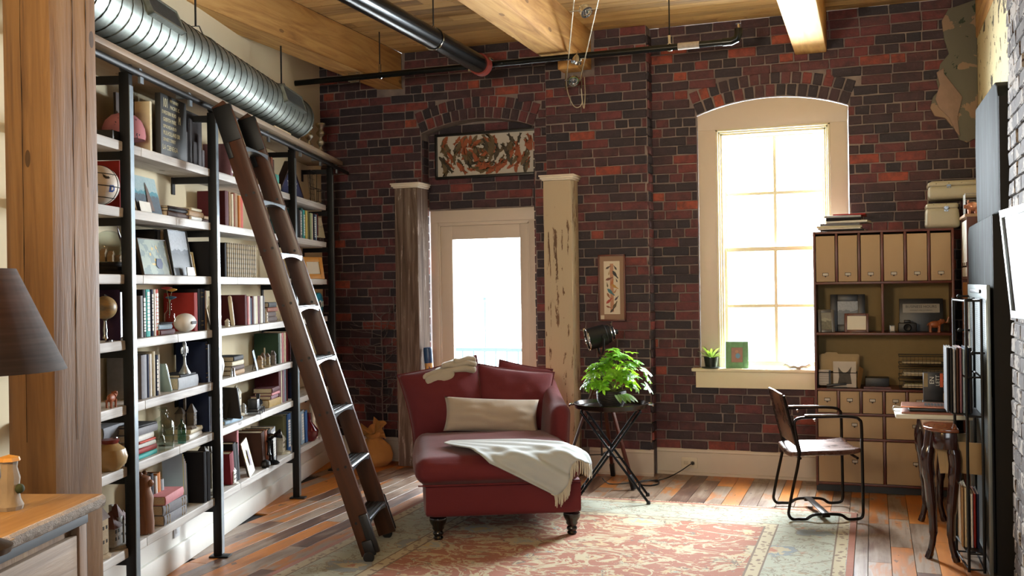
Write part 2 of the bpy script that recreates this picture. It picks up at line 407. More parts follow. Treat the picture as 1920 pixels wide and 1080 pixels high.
def wall_sheet(mb, y, x0, x1, z0, z1, openings, back):
    """face at y with arched openings (dicts with arch a, z0 sill) and their reveals to y=back"""
    xs = [x0]+sorted(o['a']['cx']+s*o['a']['w']/2 for o in openings for s in (-1, 1))+[x1]
    for i in range(0, len(xs)-1):
        a, b = xs[i], xs[i+1]; op = [o for o in openings if abs(o['a']['cx']-(a+b)/2) < .01]
        if not op: mb.add([(a, y, z0), (b, y, z0), (b, y, z1), (a, y, z1)], [(0, 1, 2, 3)]); continue
        o = op[0]; ar = o['a']; N = 16
        if o['z0'] > z0:
            mb.add([(a, y, z0), (b, y, z0), (b, y, o['z0']), (a, y, o['z0'])], [(0, 1, 2, 3)])
            mb.add([(a, y, o['z0']), (b, y, o['z0']), (b, back, o['z0']), (a, back, o['z0'])], [(0, 1, 2, 3)])
        P = [(ar['cx']+ar['R']*math.sin(-ar['th']+2*ar['th']*k/N), ar['cz']+ar['R']*math.cos(-ar['th']+2*ar['th']*k/N)) for k in range(N+1)]
        for k in range(N):
            (xa, za), (xb, zb) = P[k], P[k+1]
            mb.add([(xa, y, za), (xb, y, zb), (xb, y, z1), (xa, y, z1)], [(0, 1, 2, 3)])
            mb.add([(xa, y, za), (xb, y, zb), (xb, back, zb), (xa, back, za)], [(0, 1, 2, 3)])
        for xx in (a, b): mb.add([(xx, y, o['z0']), (xx, back, o['z0']), (xx, back, ar['sp']), (xx, y, ar['sp'])], [(0, 1, 2, 3)])
H = 3.52
YW, YP, YD = 7.83, 7.69, 7.78             # window bay, pier, door bay
AW = arch(-.716, 1.12, 2.81, .105); AD = arch(-3.11, 1.02, 2.815, .095)
PX0, PX1 = -2.47, -1.64
# window bay
mb = MB(); wall_sheet(mb, YW, PX1, .86, 0, H, [dict(a=AW, z0=.80)], 8.1)
wall_w = struct('wall_back', mb, MO)
def ex_w(z): 
    r = []
    if z > .80: 
        h = arch_half(AW, z)
        if h: r.append((AW['cx']-h, AW['cx']+h))
    return r
lay(wall_w, courses(YW, PX1, .72, .20, H, ex_w, 3)+voussoirs(YW, AW, 5))
# pier
mb = MB(); mb.bb(PX0, PX1, YP, 7.9, 0, H); wall_p = struct('wall_back_pier', mb, MO)
items = courses(YP, PX0, PX1, .20, H, lambda z: [(-2.33, -2.06)] if 3.19 < z else [], 4)
rr = random.Random(8)
for k in range(int((H-.2)/CH)):                            # the pier's return towards the window bay
    L = (.1 if k % 2 else .13)
    mt = M.Translation((PX1+.001, YP+.065, .2+CH*(k+.5))) @ M.Rotation(PI/2, 4, 'Z') @ M.Diagonal((L/.095, 1, 1, 1)); items.append((mt, rr.choice(HDR)))
lay(wall_p, items)
# door bay
XL = -4.72
mb = MB(); wall_sheet(mb, YD, XL, PX0, 0, H, [dict(a=AD, z0=0)], 8.1)
mb.bb(-3.62, -2.60, 7.93, 8.1, 2.16, 2.93)
wall_d = struct('wall_back_door_bay', mb, MO)
def ex_d(z):
    r = []; h = arch_half(AD, z)
    if h: r.append((AD['cx']-h, AD['cx']+h))
    if z > 3.19: r.append((-4.02, -3.77))
    return r
items = courses(YD, XL, PX0, .20, H, ex_d, 6)+voussoirs(YD, AD, 9)
items += courses(7.93, -3.62, -2.60, 2.17, 2.9, lambda z: [], 11)
for sx, ang in ((-3.62, 1), (-2.60, -1)):
    for k in range(int(2.75/CH)):
        mt = M.Translation((sx, YD+.06, .02+CH*(k+.5))) @ M.Rotation(PI/2, 4, 'Z'); items.append((mt, rr.choice(HDR)))
lay(wall_d, items)
# outer shell of the brick wall above and around (unseen back)
# ------------------------------------------------------------------ other walls, floor, ceiling
def boxW(mb, u0, u1, s0, s1, z0, z1):
    mb.T = M.Translation((0, 0, 0)) @ M.Rotation(A, 4, 'Z'); mb.bb(u0, u1, s0, s1, z0, z1); mb.T = None
mb = MB(); boxW(mb, -2.45, -2.30, -4.2, 8.74, 0, H); wall_l = struct('wall_left', mb, CREAM)
mb = MB(); boxW(mb, -2.30, -2.225, -1, 8.70, 0, .285); boxW(mb, -2.225, -2.205, -1, 8.70, 0, .12)
struct('baseboard_left', mb, WHITEP, bevel=.004)
mb = MB(); mb.bb(.72, .86, 5.0, YW+.05, 0, H); struct('wall_right', mb, PEEL)
mb = MB(); mb.bb(.62, .86, 3.5, 5.19, 0, H); chim = struct('wall_right_chimney_stack', mb, mortar_mat('pale_mortar', '5d5854', '6f6963'))
def pale_bricks(lst):
    out = []
    for me in lst:
        c = me.copy(); c.materials.clear(); c.materials.append(PEELB); out.append(c)
    return out
REARB = plain('dark_brick_wall_rear', '46333230'[:6], .9, var=.3)
PSTR = pale_bricks(STR); items = []; rr = random.Random(2)
for k in range(int(H/CH)):
    y = 3.5-(k % 2)*.1
    while y < 5.19:
        a, b = max(y, 3.5), min(y+BL, 5.19)
        if b-a > .05: items.append((M.Translation((.621+rr.uniform(-.004, .003), (a+b)/2, CH*(k+.5))) @ M.Rotation(PI/2, 4, 'Z') @ M.Diagonal(((b-a-.012)/.2, 1, 1, 1)), rr.choice(PSTR)))
        y += BL
lay(chim, items)
mb = MB(); mb.bb(2.6, 2.75, -3.1, 3.5, 0, H); struct('wall_right_rear', mb, REARB)
mb = MB(); mb.bb(.62, 2.75, 3.5, 3.6, 0, H); struct('wall_right_return', mb, REARB)
mb = MB()
for a, b, c, d in ((-2.0, -.2, 0, H), (1.9, 2.75, 0, H), (-.2, 1.9, 0, .7), (-.2, 1.9, 2.9, H)): mb.bb(a, b, -3.25, -3.1, c, d)
struct('wall_rear', mb, REARB)  # opening made to let the added rear fill through
mb = MB(); mb.bb(-6, 3, -5, 8.2, -.2, -.012); floor = struct('floor', mb, plain('floor_joint', '1a110c', .8))
def plank_items(x0, x1, y0, y1, wd, seed, lmin, lmax, mats, z, along='y', th=.012, proud=.0):
    rr = random.Random(seed); lens = [lmin+(lmax-lmin)*i/5 for i in range(6)]; cache = {}; out = []
    for L in lens:
        cache[L] = []
        for q in range(2):
            m_ = MB(); m_.box((0, 0, 0), (wd-.003, L-.003, th) if along == 'y' else (L-.003, wd-.007, th)); cache[L].append(m_.mesh('plank', mats, bevel=.0005, seg=1))
    a = x0 if along == 'y' else y0; e = x1 if along == 'y' else y1
    while a < e-.01:
        b = (y0 if along == 'y' else x0)-rr.uniform(0, lmax); be = y1 if along == 'y' else x1
        while b < be:
            L = rr.choice(lens); lo = max(b, y0 if along == 'y' else x0); hi = min(b+L, be)
            if hi-lo > .03:
                sc = (hi-lo)/L; cx, cy = (a+wd/2, (lo+hi)/2) if along == 'y' else ((lo+hi)/2, a+wd/2)
                if along != 'y' or n_.dot(V((cx, cy, 0))) > -2.32:
                    out.append((M.Translation((cx, cy, z+rr.uniform(-.0004, .0004))) @ M.Diagonal((1, sc, 1, 1) if along == 'y' else (sc, 1, 1, 1)), rr.choice(cache[L])))
            b += L
        a += wd
    return out
lay(floor, plank_items(-5.0, 1.3, 3.4, 7.9, .118, 5, .7, 1.7, FLOORW, -.006), 300, 'plank', V((-1.7, 5.2, 0)))
mb = MB(); mb.bb(-5, 2.7, -3.1, 3.4, -.012, 0); o = link('planking', mb.mesh('planking', FLOORW), floor); o['kind'] = 'stuff'
mb = MB(); mb.bb(-6, 3, -5, 8.2, H+.012, H+.2); ceil = struct('ceiling', mb, plain('ceiling_gap', '2a1c10', .9))
BX = [(-4.01, -3.785), (-2.31, -2.08), (-.53, -.30), (.712, .93)]
items = []
for a, b in ((-5.3, -4.0), (-3.79, -2.305), (-2.085, -.525), (-.305, .72)):
    items += plank_items(a, b, 4.2, 7.83, .121, int(a*10)+99, .9, 1.7, BOARD, H+.006, 'x')
lay(ceil, items, 300, 'board', V((-1.7, 5.2, 3.5)))
mb = MB(); mb.bb(-5.3, 2.7, -3.1, 4.2, H, H+.012); o = link('boarding', mb.mesh('boarding', BOARD), ceil); o['kind'] = 'stuff'
names = ['exposed pine ceiling beam over the silver duct', 'exposed pine ceiling beam above the loop of lighting cable', 'exposed pine ceiling beam ending above the arched window', 'exposed pine ceiling beam against the peeling plaster wall']
for i, (a, b) in enumerate(BX):
    mb = MB(); ye = 7.76 if i == 0 else (7.68 if i == 1 else 7.82)
    if i == 1:
        mb.bb(a, b, -3.05, 7.15, 3.21, H); mb.bb(a, b, 7.15, ye, 3.30, H); mb.bb(b-.07, b, 7.15, ye, 3.21, 3.30); mb.bb(a, b-.07, 7.52, ye, 3.20, 3.30)
    elif i == 0: mb.add([(a, -3.05, 3.25), (b, -3.05, 3.21), (b, ye, 3.21), (a, ye, 3.225), (a-.01, -3.05, H), (b, -3.05, H), (b, ye, H), (a, ye, H)], [(0, 1, 2, 3), (4, 5, 6, 7), (0, 1, 5, 4), (1, 2, 6, 5), (2, 3, 7, 6), (3, 0, 4, 7)])
    else: mb.bb(a, b, -3.05, ye, 3.21, H)
    solo('ceiling_beam', names[i], 'beam', mb, BEAM, group='pine ceiling beams', bevel=.012 if i != 1 else .004, seg=2)
# baseboards of the brick wall
def baseboard(name, x0, x1, y, pieces=None):
    mb = MB(); pf = [(0, 0), (-.022, 0), (-.022, .018), (-.014, .024), (-.014, .175), (-.020, .182), (-.018, .195), (-.008, .205), (0, .207)]
    mb.prism([(y+.002+p[0], p[1]) for p in pf], x0, x1, 'x'); return struct(name, mb, TRIMP)
baseboard('baseboard_back', PX1+.015, .72, YW)
baseboard('baseboard_back_pier', -2.14, PX1+.016, YP)
baseboard('baseboard_back_door_bay', -4.60, -3.80, YD)
# remnant of old plaster
mb = MB(); pl = [(.50, 3.44), (.455, 3.36), (.47, 3.22), (.50, 3.12), (.44, 3.05), (.415, 2.93), (.43, 2.86), (.39, 2.82), (.37, 2.74), (.40, 2.68), (.47, 2.66), (.51, 2.60), (.545, 2.56), (.56, 2.50), (.61, 2.475), (.66, 2.50), (.72, 2.51), (.72, 3.49)]
pl = [(x+.035, z+.0) for x, z in pl[:-2]]+pl[-2:]
mb.prism(pl, YW-.028, YW+.01)
o = part('plaster_patch', mb, plaster_mat('old_grey_plaster', '6f6d62', '5a5a52', [(3.2, .56, '8d7866'), (5, .60, '39443c')]), wall_w, bevel=.006, seg=2); o['label'] = 'torn remnant of grey and pink plaster'
mb = MB(); mb.prism([(.60, 2.52), (.585, 2.66), (.62, 2.80), (.50, 2.98), (.50, 3.02), (.45, 2.99), (.47, 2.9), (.44, 2.80), (.46, 2.74), (.53, 2.66), (.57, 2.56)], YW-.040, YW-.02)
part('plaster_patch', mb, plain('pink_plaster', '8b7567', .9, var=.2, bump=.4), wall_w, bevel=.005)
# ------------------------------------------------------------------ window_1
win = D.objects.new('window_1', None); COL.objects.link(win); win['kind'] = 'structure'; win.location = (-.716, YW, .84)
def wp(name, mb, mat, **kw):
    for i, p in enumerate(mb.v): mb.v[i] = (p[0]+.716, p[1]-YW, p[2]-.84)
    return part(name, mb, mat, win, **kw)
yc = YW+.012
for a, b in ((-1.272, -1.135), (-.288, -.162)):
    mb = MB(); mb.bb(a, b, yc, yc+.04, .84, 2.69); wp('casing', mb, TRIMP, bevel=.003)
mb = MB(); N = 20; P = [(AW['cx']+(AW['R']-.004)*math.sin(-AW['th']+2*AW['th']*k/N), AW['cz']+(AW['R']-.006)*math.cos(-AW['th']+2*AW['th']*k/N)) for k in range(N+1)]
mb.prism([(-.162, 2.69), (-1.272, 2.69)]+P, yc, yc+.04); wp('casing_head', mb, TRIMP, bevel=.003)
for k, (ins, y0, y1) in enumerate(((0, yc-.006, yc+.05), (.014, yc+.012, yc+.08), (.03, yc+.03, yc+.11))):
    x0, x1, zt = -1.135+ins, -.288-ins, 2.69-ins; t_ = .016
    mb = MB(); mb.bb(x0, x0+t_, y0, y1, .84, zt); mb.bb(x1-t_, x1, y0, y1, .84, zt); mb.bb(x0, x1, y0, y1, zt-t_, zt); wp('frame_moulding', mb, SASHP, bevel=.003)
def sash(x0, x1, z0, z1, y, st, mz, mx):
    mb = MB(); mb.bb(x0, x0+st, y, y+.04, z0, z1); mb.bb(x1-st, x1, y, y+.04, z0, z1); mb.bb(x0+st, x1-st, y, y+.04, z0, z0+st*.95); mb.bb(x0+st, x1-st, y, y+.04, z1-st*.9, z1)
    sh = wp('sash', mb, SASHP, bevel=.003)
    mb = MB(); mb.bb(x0+st-.717+.717, x1-st, y+.006, y+.034, mz-.013, mz+.013); wp('muntin', mb, SASHP, bevel=.003)
    mb = MB(); mb.bb(mx-.013, mx+.013, y+.005, y+.035, z0+st*.9, z1-st*.85); wp('muntin', mb, SASHP, bevel=.003)
    for a, b in ((x0+st, mx-.009), (mx+.009, x1-st)):
        for c, d in ((z0+st*.95, mz-.009), (mz+.009, z1-st*.9)):
            mb = MB(); mb.bb(a, b, y+.018, y+.021, c, d); wp('pane', mb, GLASS)
sash(-1.092, -.333, 1.735, 2.645, YW+.125, .022, 2.192, -.703)
sash(-1.105, -.320, .855, 1.775, YW+.085, .038, 1.319, -.703)
mb = MB(); mb.bb(-1.335, -.12, YW-.075, YW+.09, .815, .842); wp('window_sill', mb, SASHP, bevel=.008, seg=3)
mb = MB(); mb.bb(-1.305, -.15, YW-.05, YW-.0, .69, .815); wp('apron', mb, SASHP, bevel=.003)
# ------------------------------------------------------------------ door_1
door = D.objects.new('door_1', None); COL.objects.link(door); door['kind'] = 'structure'; door.location = (-3.11, 7.9, 0)
def dp(name, mb, mat, **kw):
    for i, p in enumerate(mb.v): mb.v[i] = (p[0]+3.11, p[1]-7.9, p[2])
    return part(name, mb, mat, door, **kw)
mb = MB(); mb.bb(-3.598, -3.53, 7.895, 7.95, 0, 2.055); dp('jamb', mb, TRIMP, bevel=.003)
mb = MB(); mb.bb(-2.70, -2.625, 7.895, 7.95, 0, 2.055); dp('jamb', mb, TRIMP, bevel=.003)
mb = MB(); mb.bb(-3.598, -2.625, 7.893, 7.95, 2.055, 2.158); dp('casing_head', mb, TRIMP, bevel=.003)
mb = MB(); mb.bb(-3.53, -3.515, 7.905, 7.95, 0, 2.04); mb.bb(-2.715, -2.70, 7.905, 7.95, 0, 2.04); mb.bb(-3.53, -2.70, 7.905, 7.95, 2.025, 2.055); dp('door_stop', mb, TRIMP, bevel=.003)
mb = MB(); x0, x1, z0, z1 = -3.515, -2.715, .01, 2.025
mb.bb(x0, -3.408, 7.925, 7.965, z0, z1); mb.bb(-2.79, x1, 7.925, 7.965, z0, z1); mb.bb(-3.408, -2.79, 7.925, 7.965, 1.908, z1); mb.bb(-3.408, -2.79, 7.925, 7.965, z0, .30)
dp('door_leaf', mb, TRIMP, bevel=.004)
mb = MB(); mb.bb(-3.41, -2.788, 7.942, 7.948, .30, 1.91); dp('pane', mb, GLASS)
# balcony outside
PALEM = plain('pale_outdoor_paint', '566a72', .6, var=.02)
t = thing('balcony_railing', 'thin metal balcony railing seen through the glass door', 'railing', (-3.3, 10.6, -.10))
mb = MB(); mb.bb(-1.6, 1.6, -.02, .02, .86, .90); mb.bb(-1.6, 1.6, -.015, .015, .08, .11); part('top_rail', mb, PALEM, t)
for k in range(24):
    mb = MB(); x = -1.55+k*.135; mb.bb(x-.009, x+.009, -.009, .009, .08, .86); part('baluster', mb, PALEM, t)
mb = MB(); mb.bb(-5.5, 2.5, 8.25, 10.75, -.15, -.02); struct('floor_balcony', mb, plain('balcony_concrete', 'd9d8d4', .9))
t = thing('street_lamp', 'faint far lamp post seen through the glass door', 'lamp', (-4.40, 11.2, -.02))
mb = MB(); mb.tube([(0, 0, 0), (0, 0, 1.36)], .010, 10); part('pole', mb, PALEM, t)
mb = MB(); mb.tube([(-.42, 0, 1.36), (-.72, 0, 1.35)], .018, 8); mb.tube([(0, 0, 1.35), (-.42, 0, 1.36)], .003, 6); part('arm', mb, PALEM, t)
mb = MB(); mb.sphere((0, 0, 1.37), .032); part('cap', mb, PALEM, t, smooth=True)
mb = MB(); mb.bb(-5.5, 2.5, 10.75, 11.6, -.15, -.02); o = link('balcony_edge', mb.mesh('balcony_edge', plain('balcony_concrete', 'd9d8d4', .9))); o['kind'] = 'structure'; o.name = 'floor_balcony_edge'
# ------------------------------------------------------------------ timber post, salvaged columns
mb = MB(); softbox(mb, (0, 0, H/2), (.226, .236, H), .012, n=5, fn=lambda p: V((p.x+.004*NZ.noise(V((p.z*3, 0, 1))), p.y+.004*NZ.noise(V((0, p.z*3, 5))), p.z)))
solo('timber_post', 'massive rough sawn timber post rising behind the wooden dresser', 'post', mb, TIMB, (-2.922, 2.968, 0), smooth=True, shade=.5)
def peel_wood(name, woodstops, paint, thr, sc=3.):
    t = NT(name); v = t.coord(); g = t.noise(t.mapping(v, (26, 26, 1.4)), 1., 6, .62, .8); q = t.noise(t.mapping(v, (6, 6, sc)), 1., 6, .7, .5)
    c = t.ramp(g, woodstops); k = t.math('GREATER_THAN', t.math('ADD', t.math('MULTIPLY', q, .5), t.math('MULTIPLY', g, .5)), thr)
    z = t.sep(v)[2]
    t.base(t.mix(k, c, lin(paint))); t.rough(.75); t.bump(t.math('ADD', g, t.math('MULTIPLY', k, .5)), .5, .005); return t.m
def column(x, y, w_, d, h, mat, label, capw):
    t = thing('wooden_column', label, 'column', (x, y, 0))
    mb = MB(); softbox(mb, (0, 0, h/2), (w_, d, h), .008, n=4); part('shaft', mb, mat, t, smooth=True, shade=.5)
    mb = MB(); a, b = w_/2+.012, d/2; cw = capw
    for (z0, z1, e) in ((0, .012, .006), (.012, .03, .018), (.03, .042, .026)): mb.bb(-a-e+.01, a+e-.01, -b-e, b, h+z0, h+z1)
    part('capital', mb, plain('chipped_white_paint', 'd8cfbf', .6, var=.15, bump=.3), t, bevel=.003)
    return t
column(-3.668, 7.665, .216, .215, 2.335, peel_wood('grey_weathered_wood', [(.25, '2c1f18'), (.45, '5a483c'), (.6, '7a6a5e'), (.8, '91857b')], '9b9088', .56, 1.4), 'tall grey weathered wooden column standing at the dark side of the glass door', 1)
column(-2.318, 7.575, .232, .20, 2.325, peel_wood('cream_crackled_wood', [(.25, '4a3527'), (.5, '755a44'), (.75, '8c735b')], 'b3a48b', .44, 2.2), 'tall column with crackled cream paint standing between glass door and bird print', 1)
po = D.objects['timber_post']
for sd, base in ((1, -.01), (0, -.02), (1, .06)):
    mb = MB(); P = [V(((.1145 if sd else base+.006*NZ.noise(V((i*.3, 4, sd)))), (base+.008*NZ.noise(V((i*.35, base*9, 1))) if sd else -.1195), .95+i*.1 if base < .05 else 1.9+i*.06)) for i in range(25)]
    mb.tube(P, [.0006+.0028*abs(NZ.noise(V((i*.5, base, 2)))) for i in range(25)], 5); part('drying_crack', mb, plain('crack_shadow', '150c06', .95), po)
# ------------------------------------------------------------------ dresser with lamp
T0 = W(-1.476, 2.95, 0)
t = thing('dresser', 'rustic plank dresser with live-edge top and black drawer knobs before the timber post', 'dresser', W(-1.476, 0, 0), A)
S0, S1 = 1.45, 2.97
mb = MB(); N = 40; rr = random.Random(4)
for strip, (ua, ub) in enumerate(((-.56, -.42), (-.42, -.27), (-.27, -.12), (-.12, .0))):
    mb = MB()
    if strip < 3: mb.bb(ua+.0008, ub-.0008, S0, S1, .836, .88)
    else:
        vs = []; fs = []
        for i in range(N+1):
            s = S0+(S1-S0)*i/N; e = .006*NZ.noise(V((s*14, 0, 0)))+.004*NZ.noise(V((s*40, 3, 0)))
            for (u, z) in ((ua+.0008, .836), (ua+.0008, .88), (ub-.004, .88), (ub+.004+e, .868+e*.3), (ub-.002+e*1.6, .852), (ub-.012-e, .836)): vs.append((u, s, z))
        for i in range(N):
            for j in range(6): fs.append((i*6+j, i*6+(j+1) % 6, i*6+6+(j+1) % 6, i*6+6+j))
        fs += [tuple(range(6)), tuple(N*6+j for j in range(6))]; mb.add(vs, fs)
    part('top_plank', mb, wood('honey_dresser_top', [(.25, '5e4424'), (.42, '8c6a3c'), (.58, 'a58352'), (.8, 'b39564')], axis=1, rough=.42, bumps=.25), t, smooth=strip == 3)
mb = MB(); N = 120; vs = []
for i in range(N+1):
    s = S0+(S1-S0)*i/N; e1 = .004*NZ.noise(V((s*30, 1, 0)))+.003*NZ.noise(V((s*90, 2, 0))); e2 = .004*NZ.noise(V((s*40, 7, 0)))
    vs += [(-.004, s, .8795), (.006+e1, s, .872+e2*.4), (.007+e2, s, .858+e1), (.002+e1, s, .845+e2), (-.008, s, .838)]
mb.add(vs, [(i*5+j, i*5+j+1, i*5+6+j, i*5+5+j) for i in range(N) for j in range(4)])
part('live_edge', mb, plain('pale_gnarled_bark', '8f867a', .8, var=.5, scale=70, bump=.9), t, smooth=True, shade=.5)
mb = MB(); mb.bb(-.54, -.035, S0+.02, S1-.03, .80, .836); part('apron_rail', mb, plain('slate_painted_rail', '3e4246', .6), t, bevel=.002)
RW = wood('raw_barn_plank', [(.2, '54453a'), (.45, '8e7a66'), (.7, 'a9947c')], axis=1, rough=.7, bumps=.6, streak=18)
RWV = wood('raw_barn_plank_upright', [(.2, '54402f'), (.45, '86684c'), (.7, 'a3845f')], axis=2, rough=.7, bumps=.6, streak=18)
mb = MB(); mb.bb(-.54, -.06, S0+.03, S1-.06, .08, .80); part('carcass', mb, RWV, t)
for s in (2.04, S1-.085):
    mb = MB(); mb.bb(-.062, -.035, s, s+.045, .0, .80); part('stile', mb, RWV, t, bevel=.002)
mb = MB(); mb.bb(-.52, -.04, S1-.038, S1-.03, .05, .80); part('side_strap', mb, BLACKM, t)
for k, (a, b) in enumerate(((2.087, 2.883), (1.46, 2.03))):
    mb = MB(); mb.bb(-.062, -.040, a, b, .585, .775); dr = part('drawer', mb, RW, t, bevel=.003)
    mb = MB(); mb.bb(-.062, -.034, a, b, .535, .578); part('rail', mb, RW, t, bevel=.003)
    mb = MB(); mb.T = M.Rotation(PI/2, 4, 'Y'); mb.lathe([(0, 0), (.008, 0), (.007, .016), (.014, .021), (.017, .029), (.012, .037), (0, .039)], 16)
    part('knob', mb, BLACK, dr, (-.042, (a+b)/2, .685), smooth=True)
for i, (a, b) in enumerate(((2.09, 2.28), (2.283, 2.48), (2.483, 2.66), (2.663, 2.88), (1.46, 1.64), (1.643, 1.84), (1.843, 2.03))):
    mb = MB(); mb.bb(-.062, -.046, a, b, .10, .53); part('plank', mb, RWV, t, bevel=.002)
# lamp
LP = W(-1.95, 2.30, .88)
LP = V((-2.02, 1.80, .88)); 
t = thing('table_lamp', 'table lamp with a dark tapered shade glowing warm inside', 'lamp', LP)
mb = MB(); mb.lathe([(0, 0), (.075, 0), (.08, .015), (.05, .03), (.02, .06), (.035, .12), (.055, .18), (.05, .24), (.02, .30), (.012, .32), (.012, .42), (0, .42)], 24); part('base', mb, plain('aged_bronze', '4a3b2a', .4, .8), t, smooth=True)
mb = MB(); N = 40; pr_ = [(.205, .435), (.095, .68), (.092, .68), (.202, .435)]
vs = []; fs = []
for r, z in pr_:
    for j in range(N): vs.append((r*math.cos(2*PI*j/N), r*math.sin(2*PI*j/N), z))
for i in range(4):
    for j in range(N): fs.append((i*N+j, i*N+(j+1) % N, ((i+1) % 4)*N+(j+1) % N, ((i+1) % 4)*N+j))
mb.add(vs, fs)
tt = NT('lamp_shade_weave'); tt.base(tt.ramp(tt.noise(tt.mapping(tt.coord(), (4, 4, 90)), 1., 3), [(.3, '2b2622'), (.7, '4a4038')])); tt.rough(.8)
trl = tt.node('ShaderNodeBsdfTranslucent'); trl.inputs[0].default_value = lin('b98a4e'); mxs = tt.node('ShaderNodeMixShader'); mxs.inputs[0].default_value = .07; tt.t.links.new(tt.b.outputs[0], mxs.inputs[1]); tt.t.links.new(trl.outputs[0], mxs.inputs[2]); tt.t.links.new(mxs.outputs[0], tt.out.inputs[0])
part('lamp_shade', mb, tt.m, t, smooth=True, shade=.9)
bulb = NT('bulb_glow'); bulb.b.inputs['Emission Color'].default_value = (1, .62, .25, 1); bulb.b.inputs['Emission Strength'].default_value = 25
mb = MB(); mb.sphere((0, 0, .50), .03); part('bulb', mb, bulb.m, t, smooth=True)
lamp_point('lamp_bulb_light', LP+V((0, 0, .57)), 14, (1, .58, .22), .04)
# figurine on the dresser
t = thing('figurine', 'small weathered cottage figurine with green bush on the dresser top', 'figurine', V((-2.34, 2.20, .88)), .3)
GR = plain('grey_figurine_stone', '8a8172', .8, var=.25, bump=.4)
mb = MB(); mb.lathe([(0, 0), (.035, 0), (.038, .012), (.03, .03), (.026, .06), (.03, .09), (.022, .12), (.024, .14), (0, .145)], 10); part('cottage_tower', mb, GR, t, smooth=True)
mb = MB(); mb.lathe([(.032, .14), (.028, .15), (0, .158)], 8); part('roof', mb, plain('gilt_roof', 'b88a3c', .5), t)
mb = MB(); mb.sphere((.03, 0, .06), .014); part('bush', mb, plain('dark_green_bush', '2f3d26', .8), t, smooth=True)
# ------------------------------------------------------------------ bookcase
SHZ = [.335, .705, .985, 1.28, 1.58, 1.883, 2.185]
UP = [4.42, 5.49, 7.035, 8.12]
bc = thing('bookcase', 'long wall bookcase of whitewashed plank shelves on black steel uprights', 'bookcase', (0, 0, 0), A)
for k, z in enumerate(SHZ):
    segs = [(3.84, 5.0), (5.003, 6.3), (6.303, 8.02)] if k % 2 else [(3.84, 4.6), (4.603, 5.9), (5.903, 8.02)]
    for a, b in segs:
        mb = MB(); softbox(mb, (-2.183, (a+b)/2, z-.0225), (.215, b-a, .045), .005, n=5, fn=lambda p: V((p.x+.003*NZ.noise(V((p.y*6, p.z*20, 2))), p.y, p.z))); part('shelf', mb, SHELFW, bc, smooth=True, shade=.5)
mb = MB(); mb.bb(-2.29, -1.985, 3.84, 8.25, 2.535, 2.565); part('top_shelf', mb, wood('tan_top_shelf', [(.2, '6b5a48'), (.5, '8f7c66'), (.8, 'a8967e')], axis=1), bc, bevel=.003)
for s in UP:
    mb = MB(); mb.bb(-2.088, -2.04, s-.019, s+.019, .01, 2.50)
    u_ = part('upright', mb, BLACKM, bc, bevel=.003)
    mb = MB(); mb.bb(-2.0405, -2.037, s-.0185, s+.0185, .02, 2.44); part('lit_front_strip', mb, STEEL, u_)  # pale strip paints window light onto the upright's front face
    mb = MB(); mb.bb(-2.11, -2.00, s-.035, s+.035, 0, .010); part('foot_plate', mb, BLACKM, u_, bevel=.002)
    mb = MB(); mb.T = M.Translation((-2.06, s, 2.51)); mb.sphere((0, 0, .01), .03); part('rail_ball', mb, BLACKM, u_, smooth=True)
    for z in SHZ+[2.53]:
        mb = MB(); mb.bb(-2.295, -2.072, s-.012, s+.012, z-.045-.036, z-.0455); mb.bb(-2.298, -2.292, s-.02, s+.02, z-.14, z-.045); part('shelf_arm', mb, BLACKM, bc)
mb = MB(); mb.tube([(-2.02, 3.95, 2.505), (-2.02, 8.55, 2.505)], .016, 12); part('ladder_rail', mb, BLACKM, bc, smooth=True)
for s in UP+[5.0, 6.3, 7.6]:
    mb = MB(); mb.bb(-2.09, -2.02, s+.05, s+.075, 2.50, 2.53); mb.bb(-2.026, -2.014, s+.045, s+.08, 2.46, 2.52); part('rail_bracket', mb, STEEL, bc)
